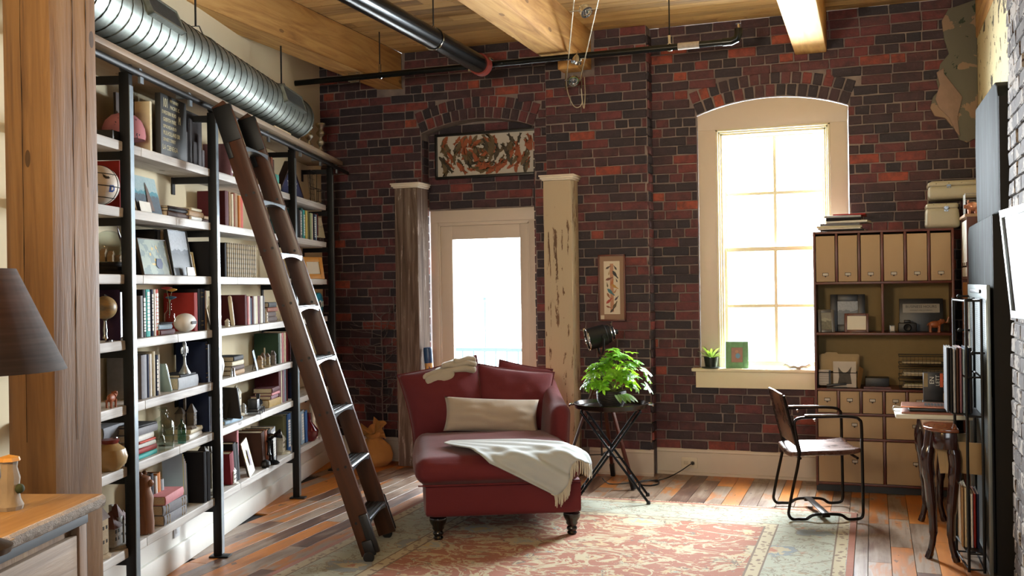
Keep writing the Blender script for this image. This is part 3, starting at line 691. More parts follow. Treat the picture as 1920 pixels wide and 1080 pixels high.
# ------------------------------------------------------------------ ladder
def LR(near, z):
    """rail centre at height z"""
    k = z/2.5; s0, s1 = (5.41, 5.27) if near else (5.87, 5.67)
    return W(-1.165+(-1.93+1.165)*k-.0, s0+(s1-s0)*k, z)
LEAN = math.atan2(.715, 2.5)
lad = thing('library_ladder', 'dark oak rolling library ladder leaning on the bookcase rail', 'ladder', V((0, 0, 0)))
for near in (True, False):
    a, b = LR(near, .04), LR(near, 2.52); t_ = (b-a).normalized(); side = d_.copy(); side = (side-t_*side.dot(t_)).normalized(); fwd = side.cross(t_)
    R = M((side, fwd, t_)).transposed(); mb = MB(); L = (b-a).length
    mb.prism([(-.052, -L/2), (.052, -L/2+.0), (.052, L/2-.06), (.02, L/2), (-.052, L/2-.02)], -.0125, .0125, 'x'); 
    me = mb.mesh('rail', LADW, bevel=.003); o = link('side_rail', me, lad); o.matrix_local = M.Translation((a+b)/2) @ R.to_4x4()
    for z in [.30*k+.22 for k in range(0, 8)]:
        c = LR(near, z); mb = MB()
        for q in (-.022, .022): mb.tube([c+fwd*q-side*.016, c+fwd*q+side*.016], .008, 8)
        part('bolt', mb, BLACK, o).matrix_parent_inverse = (M.Translation((a+b)/2) @ R.to_4x4()).inverted()
    mb = MB(); c = LR(near, 2.40); mb.box(c, (.036, .10, .20), R); c2 = LR(near, 2.28)+fwd*.0; mb.box(c2-fwd*.035, (.034, .03, .12), R)
    part('roller_bracket', mb, BLACKM, lad, bevel=.004)
    c = LR(near, .06); mb = MB(); q = -side if near else side
    mb.box(c+q*.022+V((0, 0, .10)), (.018, .05, .22), R); mb.box(c+q*.026+V((0, 0, .02)), (.022, .06, .09), R)
    part('ladder_foot', mb, BLACK, lad, bevel=.006)
    mb = MB(); mb.T = M.Translation(c+q*.03+V((0, 0, -.028))) @ R.to_4x4() @ M.Rotation(PI/2, 4, 'Y'); mb.lathe([(0, -.012), (.026, -.012), (.031, -.006), (.031, .006), (.026, .012), (0, .012)], 18); part('wheel', mb, BLACK, lad, smooth=True)
RT = M.Rotation(A, 3, 'Z')
for k in range(8):
    z = .235+k*.2925; a, b = LR(True, z)+d_*.012, LR(False, z)-d_*.012; mb = MB(); N = 10
    n3 = 10; vs = []
    # curved front lip, ribbed top
    def tr(i, j):
        s = a.lerp(b, i); off = [(-.055, .0), (.052, .0), (.058, -.004), (.058, -.034+.020*(1-(2*i-1)**2)), (.050, -.030+.020*(1-(2*i-1)**2)), (.048, -.010), (-.055, -.010)][j]
        return s+n_*off[0]+V((0, 0, off[1]))
    for i in range(N+1):
        for j in range(7): vs.append(tr(i/N, j))
    fs = [(i*7+j, i*7+(j+1) % 7, (i+1)*7+(j+1) % 7, (i+1)*7+j) for i in range(N) for j in range(7)]+[tuple(range(7)), tuple(N*7+j for j in range(7))]
    mb.add(vs, fs); tr_ = part('tread', mb, plain('satin_tread_metal', '6d7478', .3, .85, .1), lad)
    mb = MB()
    for q in range(4): mb.bar(a+n_*(-.04+.026*q)+V((0, 0, .001)), b+n_*(-.04+.026*q)+V((0, 0, .001)), .012, .004)
    part('rubber_strip', mb, BLACK, tr_)
# ------------------------------------------------------------------ duct
du = thing('spiral_duct', 'round galvanised spiral air duct hanging over the bookcase', 'duct', (0, 0, 0), A)
RD = .146; UD, ZD = -2.10, 2.76; SA, SB = 3.85, 7.22
mb = MB(); N = 32; L = int((SB-SA)/.05); vs = []; fs = []
for i in range(L+1):
    s = SA+(SB-SA)*i/L
    for j in range(N):
        th = 2*PI*j/N; r = RD
        vs.append((UD+r*math.cos(th), s, ZD+r*math.sin(th)))
for i in range(L):
    for j in range(N): fs.append((i*N+j, i*N+(j+1) % N, (i+1)*N+(j+1) % N, (i+1)*N+j))
mb.add(vs, fs); part('spiral_tube', mb, GALV, du, smooth=True, shade=1.2)
mb = MB(); mb.T = M.Translation((UD, SB, ZD)) @ M.Rotation(-PI/2, 4, 'X'); mb.lathe([(0, -.004), (RD-.004, -.004), (RD+.006, -.03), (RD+.006, .006), (RD-.01, .010), (0, .006)], 32); part('end_cap', mb, GALV, du, smooth=True, shade=.5)
def grille(s0, s1, ang):
    c, s_ = math.cos(ang), math.sin(ang); Rr = M.Translation((UD, 0, ZD)) @ M.Rotation(-ang, 4, 'Y')
    mb = MB(); mb.T = Rr; x = RD+.018
    mb.bb(RD-.03, x, s0, s1, -.06, -.048); mb.bb(RD-.03, x, s0, s1, .048, .06); mb.bb(RD-.04, x, s0, s0+.012, -.06, .06); mb.bb(RD-.04, x, s1-.012, s1, -.06, .06)
    g = part('register', mb, GALV, du); n = int((s1-s0-.03)/.017)
    mb = MB(); mb.T = Rr; mb.bb(x-.018, x-.014, s0+.012, s1-.012, -.048, .048); part('register_back', mb, BLACK, g)
    mb = MB(); mb.T = Rr
    for i in range(n): mb.bb(x-.014, x-.002, s0+.018+i*.017, s0+.022+i*.017, -.047, .047)
    o = part('register_fin', mb, STEEL, g); o['kind'] = 'stuff'
grille(4.42, 4.80, .42); grille(6.50, 6.96, .30)
mb = MB()
mb.bb(UD+.02, UD+RD-.02, 4.36, 4.42, ZD+.06, ZD+.13); part('damper_box', mb, BLACK, du)
for s, z1 in ((5.36, H), (6.93, H), (4.0, H)):
    mb = MB(); mb.tube([(UD, s, ZD+RD+.05), (UD, s, z1)], .006, 8); h_ = part('hanger_rod', mb, BLACKM, du, smooth=True)
    mb = MB(); mb.tube([(UD+(RD+.004)*math.cos(t_), s, ZD+(RD+.004)*math.sin(t_)) for t_ in [i*PI/16 for i in range(17)]], .004, 6)
    mb.tube([(UD-.045, s, ZD+RD-.008), (UD-.02, s, ZD+RD+.05), (UD+.02, s, ZD+RD+.05), (UD+.045, s, ZD+RD-.008)], .004, 6); part('hanger_strap', mb, STEEL, h_, smooth=True)
# ------------------------------------------------------------------ pipes
mb = MB(); n_h = int((SB-SA-.1)/.1*24); mb.tube([(UD+(RD+.0015)*math.cos(2*PI*i/24), SA+.02+.1*i/24, ZD+(RD+.0015)*math.sin(2*PI*i/24)) for i in range(n_h)], .0028, 4); part('lock_seam', mb, plain('dark_seam', '3c403c', .5, .6), du)
bp = thing('black_pipe', 'thick black steel drain pipe slung under the ceiling boards', 'pipe', (-2.715, 0, 3.145))
PBK = plain('glossy_black_pipe', '1d2021', .22, .6, .25, 12)
mb = MB(); mb.tube([(0, -3, 0), (0, 6.86, 0)], .068, 24); part('pipe_run', mb, PBK, bp, smooth=True)
mb = MB(); mb.tube([(0, 6.855, 0), (0, 6.93, 0)], .08, 24); part('coupling', mb, plain('red_oxide_coupling', '7c2a20', .45), bp, smooth=True)
mb = MB()
for a in (.4, PI+.4): mb.tube([(.09*math.cos(a), 6.87, .09*math.sin(a)), (.09*math.cos(a), 6.92, .09*math.sin(a))], .010, 8)
part('clamp_bolt', mb, CHROME, bp)
for y in (6.05, 3.0):
    mb = MB(); mb.tube([(0, y, .085), (0, y, .375)], .005, 8); h_ = part('hanger_rod', mb, BLACKM, bp)
    mb = MB(); mb.tube([(.073*math.cos(i*PI/12), y, .073*math.sin(i*PI/12)) for i in range(24)], .005, 6, closed=True); mb.tube([(-.03, y, .055), (0, y, .09), (.03, y, .055)], .005, 6); part('hanger_clip', mb, CHROME, h_, smooth=True)
sp = thing('sprinkler_pipe', 'slim black sprinkler pipe crossing under the ceiling beams', 'pipe', (0, 7.03, 3.172))
mb = MB(); mb.tube([(-4.50, 0, 0), (-.95, 0, 0)], .023, 16); part('pipe_run', mb, PBK, sp, smooth=True)
mb = MB(); mb.tube([(-.96, 0, 0), (-.90, 0, 0), (-.865, 0, .012), (-.85, 0, .045), (-.85, 0, .085)], .028, 16); part('elbow', mb, PBK, sp, smooth=True)
mb = MB(); mb.tube([(-.85, 0, .08), (-.85, 0, .12)], .008, 8); mb.lathe([(0, .115), (.022, .118), (0, .122)], 12, (-.85, 0, 0)); part('sprinkler_head', mb, CHROME, sp)
mb = MB(); mb.tube([(-1.27, 0, 0), (-1.12, 0, 0)], .025, 16); part('paper_label', mb, plain('worn_pipe_label', '9a928a', .7, var=.4, scale=40), sp)
mb = MB(); mb.tube([(-4.49, 0, 0), (-4.53, .0, .02), (-4.56, 0, .34)], .012, 8); part('riser', mb, BLACKM, sp)
for x, z1 in ((-3.62, .34), (-1.33, .34)):
    mb = MB(); mb.tube([(x, 0, .06), (x, 0, z1)], .005, 8); h_ = part('hanger_rod', mb, BLACKM, sp)
    mb = MB(); mb.tube([(x+.027*math.cos(i*PI/8), 0, .027*math.sin(i*PI/8)) for i in range(16)], .004, 6, closed=True); mb.bb(x-.009, x+.009, -.006, .006, .025, .085); part('hanger_clip', mb, CHROME, h_)
mb = MB(); mb.bb(-3.90, -3.80, -.005, .005, -.03, .04); mb.tube([(-3.82, 0, .03), (-3.82, 0, .12)], .012, 8); mb.tube([(-3.88, 0, -.032), (-3.80, 0, -.032)], .008, 8); part('beam_clamp', mb, CHROME, sp)
# ------------------------------------------------------------------ cable lights
cb = thing('cable_light_track', 'pair of taut low-voltage lighting cables looping down before the brick pier', 'lighting cable', (0, 0, 0))
CABM = plain('cable_insulation', 'b5ad96', .5, .3)
K1, K2 = V((-2.235, 7.50, 3.10)), V((-2.125, 7.50, 3.09))
for e, st in ((K1, V((-1.225, 4.5, 3.46))), (K2, V((-1.023, 4.5, 3.434)))):
    mb = MB(); mb.tube([st, e], .0035, 6); part('cable', mb, CABM, cb)
    mb = MB(); mb.tube([st, st+V((.02, -.06, .07))], .004, 6); part('ceiling_anchor', mb, CHROME, cb)
def catmull(P, n=8):
    P = [V(p) for p in P]; Q = [P[0]]+P+[P[-1]]; out = []
    for i in range(1, len(Q)-2):
        for k in range(n):
            t = k/n; a, b, c, d = Q[i-1:i+3]; out.append(.5*((2*b)+(c-a)*t+(2*a-5*b+4*c-d)*t*t+(3*b-a-3*c+d)*t**3))
    return out+[P[-1]]
mb = MB(); mb.tube(catmull([K1, K1+V((.01, 0, -.09)), K1+V((.05, 0, -.19)), K1+V((.09, 0, -.215)), K1+V((.125, 0, -.18)), K2+V((.01, 0, -.06)), K2+V((.015, 0, -.14)), K2+V((.03, 0, -.215)), K2+V((.035, .02, -.1)), K2+V((.02, .06, .04))]), .0035, 6); part('slack_loop', mb, CABM, cb, smooth=True)
for K in (K1+V((-.02, .06, .09)), K2+V((.0, .06, .10))):
    mb = MB(); mb.tube([K, K+V((.01, -.05, -.16))], .006, 8); part('turnbuckle', mb, CHROME, cb)
def cable_spot(name_label, P, span, aim):
    t = thing('cable_spotlight', name_label, 'spotlight', P, 0, 'spotlights on the cables')
    mb = MB(); mb.tube([(-span/2, 0, 0), (span/2, 0, 0)], .004, 8); part('crossbar', mb, CHROME, t)
    R = V(aim).to_track_quat('Z', 'Y').to_matrix().to_4x4(); mb = MB(); mb.T = R
    mb.lathe([(0, -.045), (.012, -.045), (.016, -.03), (.034, 0), (.042, .03), (.038, .03), (.03, .0), (.01, -.02)], 20); part('reflector', mb, CHROME, t, smooth=True)
    mb = MB(); mb.tube([(.036*math.cos(i*PI/10), 0, .036*math.sin(i*PI/10)) for i in range(20)], .003, 6, closed=True); part('swivel_ring', mb, CHROME, t)
    return t
def mid(y): 
    k = (y-4.5)/(7.5-4.5); return (V((-1.225, 4.5, 3.46)).lerp(K1, k)+V((-1.023, 4.5, 3.434)).lerp(K2, k))/2
cable_spot('chrome cable spotlight nearest the ceiling boards', mid(6.15), .19, (.5, -.3, -.6))
cable_spot('chrome cable spotlight crossing before the black sprinkler pipe', mid(7.02), .15, (-.2, -.2, -1))
cable_spot('chrome cable spotlight lowest, above the slack loop', mid(7.47), .14, (.2, -.6, -.6))
# ------------------------------------------------------------------ shelf contents
def sp(px, py=600., u=-2.11):
    dd = _f+_r*((px-960)/FPX)-_u*((py-540)/FPX); t = u/(n_.dot(dd)); return (CAM+dd*t).dot(d_)
def cover_mat():
    t = NT('book_cover'); oi = t.node('ShaderNodeObjectInfo').outputs['Color']; f = t.noise(t.coord(), 40, 3)
    t.base(t.mix(t.math('MULTIPLY', f, .35), oi, lin('241c18'))); t.rough(.72); t.b.inputs['Specular IOR Level'].default_value = .25; t.bump(f, .1, .002); return t.m
COV = cover_mat()
def page_mat():
    t = NT('book_pages'); f = t.noise(t.mapping(t.coord(), (4, 4, 4)), 60, 2); t.base(t.ramp(f, [(.3, 'b8a888'), (.7, 'd8ccb2')])); t.rough(.85); return t.m
PAG = page_mat(); PAGD = plain('browned_pages', '8a6c4c', .85, var=.2, scale=60)
GOLD = plain('gilt_lettering', 'b59552', .4, .6); PALE = plain('pale_lettering', 'd8d6cc', .6)
COLS = dict(black='141418', navy='1d2a4a', blue='2f5f9a', pale_blue='9fb9cc', teal='25585c', turquoise='39a5a0', green='2f4a38', sage='8fa07c', olive='666545', yellow='c9b45e', cream='d9cfb2', white='dfddd6', grey='85858a', dark_grey='3a3b40', brown='4a3024', tan='a58560', orange='c87a34', red='9c2a24', coral='c9523f', maroon='561a22', crimson='7e1826', pink='d88f95', mauve='8a6470', purple='3c2a4c', silver='a9adb2', gold='a88a4a', charcoal='26272b', rust='8a4a2c')
ORD = ['first', 'second', 'third', 'fourth', 'fifth', 'sixth', 'seventh', 'eighth', 'ninth', 'tenth', 'eleventh', 'twelfth', 'thirteenth', 'fourteenth', 'fifteenth', 'sixteenth']
SHN = ['lowest', 'second', 'third', 'fourth', 'fifth', 'sixth', 'seventh']
BAY = dict(A='beside the timber post', B='before the ladder', C='behind the ladder', D='against the brick wall')
CNT = {}
BM = {}
def book_mesh(w_, h_, dp, pages=True):
    """spine towards +x, thickness along y, standing on z=0"""
    k = (round(w_, 3), round(h_, 2), round(dp, 2), pages)
    if k in BM: return BM[k]
    w_, h_, dp = k[:3]; c = min(.003, w_*.12); mb = MB()
    mb.bb(-dp, 0, -w_/2, -w_/2+c, 0, h_); mb.bb(-dp, 0, w_/2-c, w_/2, 0, h_)
    n = 4; ps = [(0, -w_/2)]+[(.0045*math.sin(PI*i/n), -w_/2+w_*i/n) for i in range(1, n)]+[(0, w_/2), (-.003, w_/2), (-.003, -w_/2)]
    mb.prism(ps, 0, h_, 'z')
    if not pages: mb.k = 1; mb.bb(-dp+.004, -.003, -w_/2+c, w_/2-c, .004, h_-.004)
    a = mb.mesh('book', [COV, PAG], bevel=.0008, seg=1); b = None
    if pages: m2 = MB(); m2.bb(-dp+.005, -.003, -w_/2+c, w_/2-c, .004, h_-.005); b = m2.mesh('pages', PAG)
    BM[k] = (a, b); return BM[k]
def place(o, u, s, z, rz=0., ry=0., rx=0.):
    o.matrix_world = M.Translation(W(u, s, z)) @ M.Rotation(A+rz, 4, 'Z') @ M.Rotation(ry, 4, 'Y') @ M.Rotation(rx, 4, 'X')
    return o
def book(u, s, z, w_, h_, dp, col, label, group, lean=0., flat=False, rz=0., deco=None, pages=True, base=None):
    a, b = book_mesh(w_, h_, dp, pages); o = link('book', a, None, color=COLS[col]); tag(o, label, 'book', group)
    if base is not None: o.matrix_world = base
    elif flat: o.matrix_world = M.Translation(W(u, s, z+w_/2)) @ M.Rotation(A+rz, 4, 'Z') @ M.Rotation(-PI/2, 4, 'X') @ M.Translation((0, 0, -h_/2))
    else: place(o, u, s, z, rz, 0, lean)
    if b: link('pages', b, o)
    if deco:
        mt = GOLD if deco == 'gold' else PALE; mb = MB()
        x = .0048
        if deco == 'gold':
            for f in (.12, .22, .8, .9): mb.bb(.002, x, -w_*.42, w_*.42, h_*f, h_*f+.003)
        else:
            rr = random.Random(int(s*1000)); q = h_*.12
            while q < h_*.85:
                l = rr.uniform(.008, .02); mb.bb(.002, x, -w_*.28, w_*.28, q, q+l); q += l+.004
        part('spine_lettering', mb, mt, o, kind='stuff')
    return o
def row(shelf, bay, x0, items, top=None, depth=.17, u=-2.105, kind='standing', lean=0., dense=True):
    """items: (colour, pixel width, height[, deco]) from pixel x0 onwards"""
    px = x0; z = SHZ[shelf]
    for it in items:
        col, pw, h = it[:3]; deco = it[3] if len(it) > 3 else None
        s0, s1 = sp(px+.5, 600, u), sp(px+pw, 600, u); w_ = s1-s0-.001; key = (shelf, bay); i = CNT.get(key, 0); CNT[key] = i+1
        adj = col.replace('_', ' ')
        lb = '%s book, %s standing on the %s shelf up %s' % (adj, ORD[min(i, 15)], SHN[shelf], BAY[bay])
        rr = random.Random(int(px*13+shelf)); hh = h
        ln = lean; zz = z
        if ln: zz = z+abs(math.sin(ln))*w_*.5*math.cos(ln)+.001
        book(u+rr.uniform(-.006, .004), (s0+s1)/2, zz+.0005, w_, hh, min(depth, .165), col, lb, 'books on the bookcase shelves', deco=deco, lean=ln, pages=w_ > .045)
        px += pw
def stack(shelf, bay, px, lst, what='stack', u=-2.10, z=None, rz0=0.):
    """lst bottom first: (colour, thickness, spine length, depth[, page darkness])"""
    z = SHZ[shelf] if z is None else z; s = sp(px, 600, u); n = len(lst)
    pos = {1: ['lying alone'], 2: ['at the bottom', 'on top'], 3: ['at the bottom', 'in the middle', 'on top']}.get(n) or ['at the bottom']+['%s from the bottom' % ORD[i] for i in range(1, n-1)]+['on top']
    for i, it in enumerate(lst):
        col, th, ln, dp = it[:4]; rr = random.Random(int(px)+i)
        lb = '%s book %s, %s, %s shelf up' % (col.replace('_', ' '), pos[i], what, SHN[shelf])
        book(u+rr.uniform(-.008, .002), s+rr.uniform(-.01, .01), z+.0005, th-.0008, ln, dp, col, lb, 'books lying in stacks on the bookcase', flat=True, rz=rz0+rr.uniform(-.06, .06), deco=it[4] if len(it) > 4 else None); z += th
    return z
# --- upper shelves
row(6, 'C', 436, [('mauve', 5, .20, 'pale')]); row(6, 'C', 452, [('yellow', 5, .22), ('cream', 6, .21), ('tan', 5, .2), ('cream', 5, .215)])
row(6, 'C', 507, [('brown', 5, .21), ('rust', 4, .22), ('brown', 4, .215)])

for c_, w_, h_ in (): pass
row(5, 'C', 426, [('maroon', 7, .215), ('tan', 4, .21), ('cream', 4, .205), ('rust', 4, .21), ('tan', 5, .21), ('orange', 4, .2), ('coral', 6, .195)])
row(5, 'C', 552, [('teal', 4, .21)]); row(5, 'D', 560, [('black', 4, .22), ('grey', 3, .215, 'pale'), ('teal', 4, .23), ('turquoise', 4, .22, 'pale'), ('yellow', 4, .22), ('olive', 4, .22), ('sage', 4, .215), ('cream', 3, .21), ('navy', 4, .21, 'pale'), ('pale_blue', 3, .215), ('maroon', 3, .22)])
# matching set with plaid bindings
def plaid_mat():
    t = NT('plaid_binding'); v = t.coord(); x, y, z = t.sep(v); a = t.math('GREATER_THAN', t.math('FRACT', t.math('MULTIPLY', z, 34.)), .62)
    c = t.mix(t.math('MULTIPLY', a, .6), lin('9a8a66'), lin('4d3f2c')); c = t.mix(t.math('GREATER_THAN', t.math('ABSOLUTE', y), .0125), c, lin('3a2c22')); c = t.mix(t.math('MULTIPLY', t.noise(v, 60), .5), c, lin('6c5f48'))
    t.base(c); t.rough(.6); return t.m
PLA = plaid_mat(); px = 425
mb = MB(); mb.bb(-.16, 0, -.0165, .0165, 0, .205); mb.tube([(0, 0, 0.001), (0, 0, .2045)], .0155, 10); vol0 = mb.mesh('bound_volume', PLA, bevel=.001)
s = sp(425); 
book(-2.105, s-.02, SHZ[4]+.0005, .03, .20, .16, 'black', 'plain black book before the row of plaid bound volumes', 'books on the bookcase shelves')
for i in range(15):
    o = tag(link('bound_volume', vol0), 'plaid bound volume of the matching set, %s counted from the second steel upright' % ORD[i], 'book', 'plaid bound volumes of one set'); place(o, -2.115, s+.02+i*.0355, SHZ[4]+.0005)
# --- shelf 3 (fourth up)
row(3, 'B', 262, [('silver', 5, .20), ('black', 6, .225, 'pale'), ('turquoise', 8, .235, 'pale'), ('dark_grey', 3, .22), ('navy', 4, .225, 'pale'), ('white', 4, .23, 'pale'), ('coral', 6, .23, 'pale')])
z_ = stack(3, 'B', 313, [('maroon', .028, .17, .13), ('pale_blue', .026, .14, .12), ('black', .010, .13, .11)], 'pile under the flower bottle', u=-2.09)
row(3, 'B', 364, [('red', 7, .215), ('black', 5, .225), ('charcoal', 5, .23, 'gold'), ('navy', 4, .225), ('tan', 5, .22)])
row(3, 'C', 459, [('maroon', 4, .19), ('pink', 3, .18), ('white', 3, .185), ('navy', 4, .17), ('maroon', 3, .18), ('white', 4, .185), ('cream', 5, .185), ('mauve', 3, .18), ('white', 5, .18), ('grey', 3, .18)])
stack(3, 'C', 512, [('brown', .036, .20, .14), ('brown', .034, .19, .14), ('rust', .03, .21, .14), ('charcoal', .034, .2, .14)], 'pile by the steel upright')
row(3, 'A', 220, [('purple', 5, .235)]); 
# --- shelf 2 (third up)
row(2, 'B', 264, [('grey', 11, .21), ('navy', 4, .215), ('white', 5, .215), ('cream', 5, .22), ('navy', 5, .20, 'pale'), ('white', 4, .195)])
z2 = stack(2, 'B', 350, [('silver', .062, .26, .16), ('charcoal', .014, .20, .13)], 'pile under the iron lily')
row(2, 'B', 383, [('navy', 5, .235, 'gold'), ('grey', 5, .225), ('dark_grey', 3, .22)])
stack(2, 'C', 447, [('tan', .028, .21, .16), ('brown', .028, .2, .15), ('cream', .028, .2, .15), ('black', .03, .19, .14)], 'pile beside the blue print')
row(2, 'C', 521, [('green', 4, .21), ('white', 3, .215), ('pink', 3, .21), ('cream', 4, .215), ('crimson', 5, .21), ('maroon', 4, .20), ('rust', 5, .2)])
row(2, 'D', 597, [('cream', 5, .22, 'pale'), ('rust', 4, .22), ('white', 5, .23, 'pale'), ('tan', 4, .22)])
# --- shelf 1 (second up)
stack(1, 'A', 212, [('tan', .03, .2, .09), ('brown', .028, .2, .09), ('cream', .026, .2, .09), ('pink', .032, .24, .09), ('grey', .055, .25, .09)], 'tall pile behind the ochre jug', u=-2.20)
stack(1, 'B', 272, [('turquoise', .022, .22, .15), ('red', .026, .22, .15), ('white', .022, .20, .15), ('coral', .012, .18, .15), ('white', .03, .19, .14), ('grey', .036, .2, .14), ('charcoal', .012, .19, .14)], 'pile beside the glass bottles')
z3 = stack(1, 'B', 364, [('white', .028, .20, .15), ('cream', .026, .18, .14)], 'pile under the dark cottage')
row(1, 'B', 388, [('navy', 4, .235), ('grey', 4, .23), ('charcoal', 4, .23)])
stack(1, 'B', 406, [('dark_grey', .02, .10, .14), ('silver', .02, .1, .13), ('charcoal', .018, .1, .13), ('white', .02, .1, .12)], 'pile half behind the second upright')
stack(1, 'C', 437, [('pale_blue', .024, .26, .15)], 'album under the church model')
stack(1, 'C', 514, [('gold', .052, .24, .15), ('mauve', .026, .21, .14), ('pink', .018, .18, .12), ('maroon', .034, .2, .13)], 'pile by the maroon books')
row(1, 'C', 520, [('maroon', 5, .235), ('cream', 3, .24), ('mauve', 4, .24), ('pale_blue', 3, .24), ('maroon', 4, .25)])
row(1, 'C', 548, [('navy', 5, .23, 'gold')])
# --- lowest shelf
row(0, 'C', 440, [('pink', 4, .30)], u=-2.13); row(0, 'C', 428, [('crimson', 8, .19), ('black', 6, .24), ('charcoal', 5, .235)], u=-2.11, lean=.14)
row(0, 'C', 490, [('brown', 6, .235), ('rust', 5, .23), ('black', 5, .225), ('silver', 9, .22, 'pale')], lean=.16)
row(0, 'C', 528, [('olive', 7, .27), ('blue', 7, .27, 'pale')], u=-2.12); row(0, 'D', 562, [('pale_blue', 7, .25, 'pale'), ('blue', 5, .24)], lean=.06)
zb = stack(0, 'B', 322, [('grey', .05, .27, .17, 'gold'), ('grey', .05, .27, .17, 'gold'), ('pink', .045, .26, .16)], 'pile of large volumes', u=-2.085)
row(0, 'B', 377, [('black', 6, .275), ('charcoal', 6, .27)], u=-2.085)
row(0, 'B', 281, [('dark_grey', 6, .25), ('white', 5, .235), ('orange', 7, .24), ('silver', 6, .2)], u=-2.16, lean=.05)
# fan of loose papers between black binder and wall
t = thing('paper_sheaf', 'fanned coloured papers standing behind the black binders on the lowest shelf', 'papers', W(-2.20, sp(345), SHZ[0]+.001), A)
for i, c in enumerate(('9fb9cc', 'd6cf8a', 'b5cbe0', 'd9d9e6', 'e3e0d6', '8ea4bb')):
    mb = MB(); mb.bb(-.045, .06, -.0008, .0008, 0, .31-.012*i); part('sheet', mb, plain('paper_'+c, c, .8, var=.05), t, (0, .012*i+.02, .0), (.10+.03*i, 0, .3))
# --- pictures
PRN = {}
def print_mat(name, sky, mid_, low, sc=9.):
    if name in PRN: return PRN[name]
    t = NT(name); v = t.coord(); z = t.sep(v)[2]; f = t.noise(v, sc*4, 4, .6); g = t.math('ADD', z, t.math('MULTIPLY', t.math('SUBTRACT', f, .5), .06))
    c = t.mix(t.math('GREATER_THAN', g, .0), lin(low), lin(mid_)); c = t.mix(t.math('GREATER_THAN', g, .018), c, lin(sky))
    c = t.mix(t.math('MULTIPLY', t.math('SUBTRACT', t.noise(v, 70, 3), .45, clamp=True), 1.4), c, lin(mid_)); t.base(c); t.rough(.35); PRN[name] = t.m; return t.m
def frame(name, label, w_, h_, fw, fmat, pmat, cat='picture', mat_w=0., th=.012, group=None, matc='ddd8c8', stand=True):
    """picture facing +x, its lower edge on z=0, leaning back handled by placing"""
    t = thing(name, label, cat, group=group); h2 = h_/2
    mb = MB(); mb.bb(-th, 0, -w_/2, -w_/2+fw, 0, h_); mb.bb(-th, 0, w_/2-fw, w_/2, 0, h_); mb.bb(-th, 0, -w_/2+fw, w_/2-fw, 0, fw); mb.bb(-th, 0, -w_/2+fw, w_/2-fw, h_-fw, h_)
    if fw > .002: part('frame', mb, fmat, t, bevel=min(.002, fw*.3))
    if mat_w: mb = MB(); mb.bb(-th*.7, -th*.45, -w_/2+fw, w_/2-fw, fw, h_-fw); part('mount', mb, plain('mount_'+matc, matc, .8, var=.03), t)
    iw, ih = w_-2*(fw+mat_w), h_-2*(fw+mat_w)
    mb = MB(); mb.bb(-th*.2, 0, -iw/2, iw/2, -ih/2, ih/2); o = part('print', mb, pmat, t, (-th*.5 if mat_w else -th*.35, 0, h2))
    mb = MB(); mb.bb(-th*1.05, -th*.75, -w_/2+.001, w_/2-.001, .001, h_-.001); part('backing', mb, plain('dark_backing', '2a211a', .8), t)
    if stand: mb = MB(); mb.bar((-th, 0, h_*.55), (-th-h_*.22, 0, .004), .02, .003); part('easel_strut', mb, plain('dark_backing', '2a211a', .8), t)
    return t
def lean_place(t, u, s, z, back=.18, rz=0., rx=0.):
    return place(t, u, s, z+.001, rz, -back, rx)
BLKF = plain('black_frame_paint', '131314', .4); SILF = plain('silver_frame', 'a9aba8', .3, .8); GILF = plain('gilt_frame', 'a58a55', .45, .5)
# top shelf: dark canvases and the street-name sign
t = frame('canvas_print', 'dark brown skyline canvas with a pale tower behind the pink cap', .20, .27, 0, None, print_mat('tower_print', '33211c', '4a352c', '241815'), 'canvas', th=.02, stand=False); place(t, -2.2, sp(278), SHZ[6]+.001)
mb = MB(); mb.prism([(-.03, .03), (.03, .03), (.008, .12), (.004, .25), (-.004, .25), (-.008, .12)], .0005, .0025, 'x'); part('printed_tower', mb, plain('printed_tower_tan', '6d5340', .6), t)
mb = MB(); mb.bb(-.16, 0, -.011, .011, 0, .26); solo('cream_board', 'narrow cream book edge standing before the street-name sign', 'board', mb, plain('cream_board', 'd5c9a6', .6)); place(D.objects['cream_board'], -2.13, sp(296), SHZ[6]+.001)
t = thing('street_name_sign', 'black canvas sign of cream street names on the topmost shelf', 'sign'); place(t, -2.10, (sp(303)+sp(344))/2+.03, SHZ[6]+.001)
sw = sp(344)-sp(303)+.05
mb = MB(); mb.bb(-.03, 0, -sw/2, sw/2, 0, .315); part('canvas', mb, plain('sign_black', '15140f', .6), t, bevel=.002)
LET = plain('sign_lettering', 'b9b391', .6)
def txt(body, size, y, z, sx=1., al='LEFT'):
    return text_part('lettering', body, size, LET, t, (.0007, y, z), (PI/2, 0, PI/2), .0005, al, sx)
y0 = -sw/2+.014
txt('101', .068, y0+.012, .270, .62); txt('FWY BEVERLY', .022, y0+.102, .290, .75); txt('PACIFIC C', .027, y0+.102, .258, .95)
txt('WESTERN BLVD', .027, y0+.012, .222, .85); txt('M', .06, y0+.205, .205, .6); txt('GRIFFITH PARK', .030, y0+.012, .186, .8)
txt('SEPULVEDA BLVD', .024, y0+.012, .152, .88); txt('MULHOLLAND DR', .032, y0+.012, .119, .78); txt('SUNSET STREET', .024, y0+.012, .085, .9); txt('LA CIENEGA', .036, y0+.0, .045, .95); txt('B', .03, y0, .222, .4)
t = frame('canvas_print', 'large near-black night skyline canvas beside the street-name sign', sp(403)-sp(348), .315, 0, None, print_mat('night_print', '1c1518', '120e14', '0c0a10'), 'canvas', th=.03, stand=False); place(t, -2.16, (sp(403)+sp(348))/2, SHZ[6]+.001)
mb = MB()
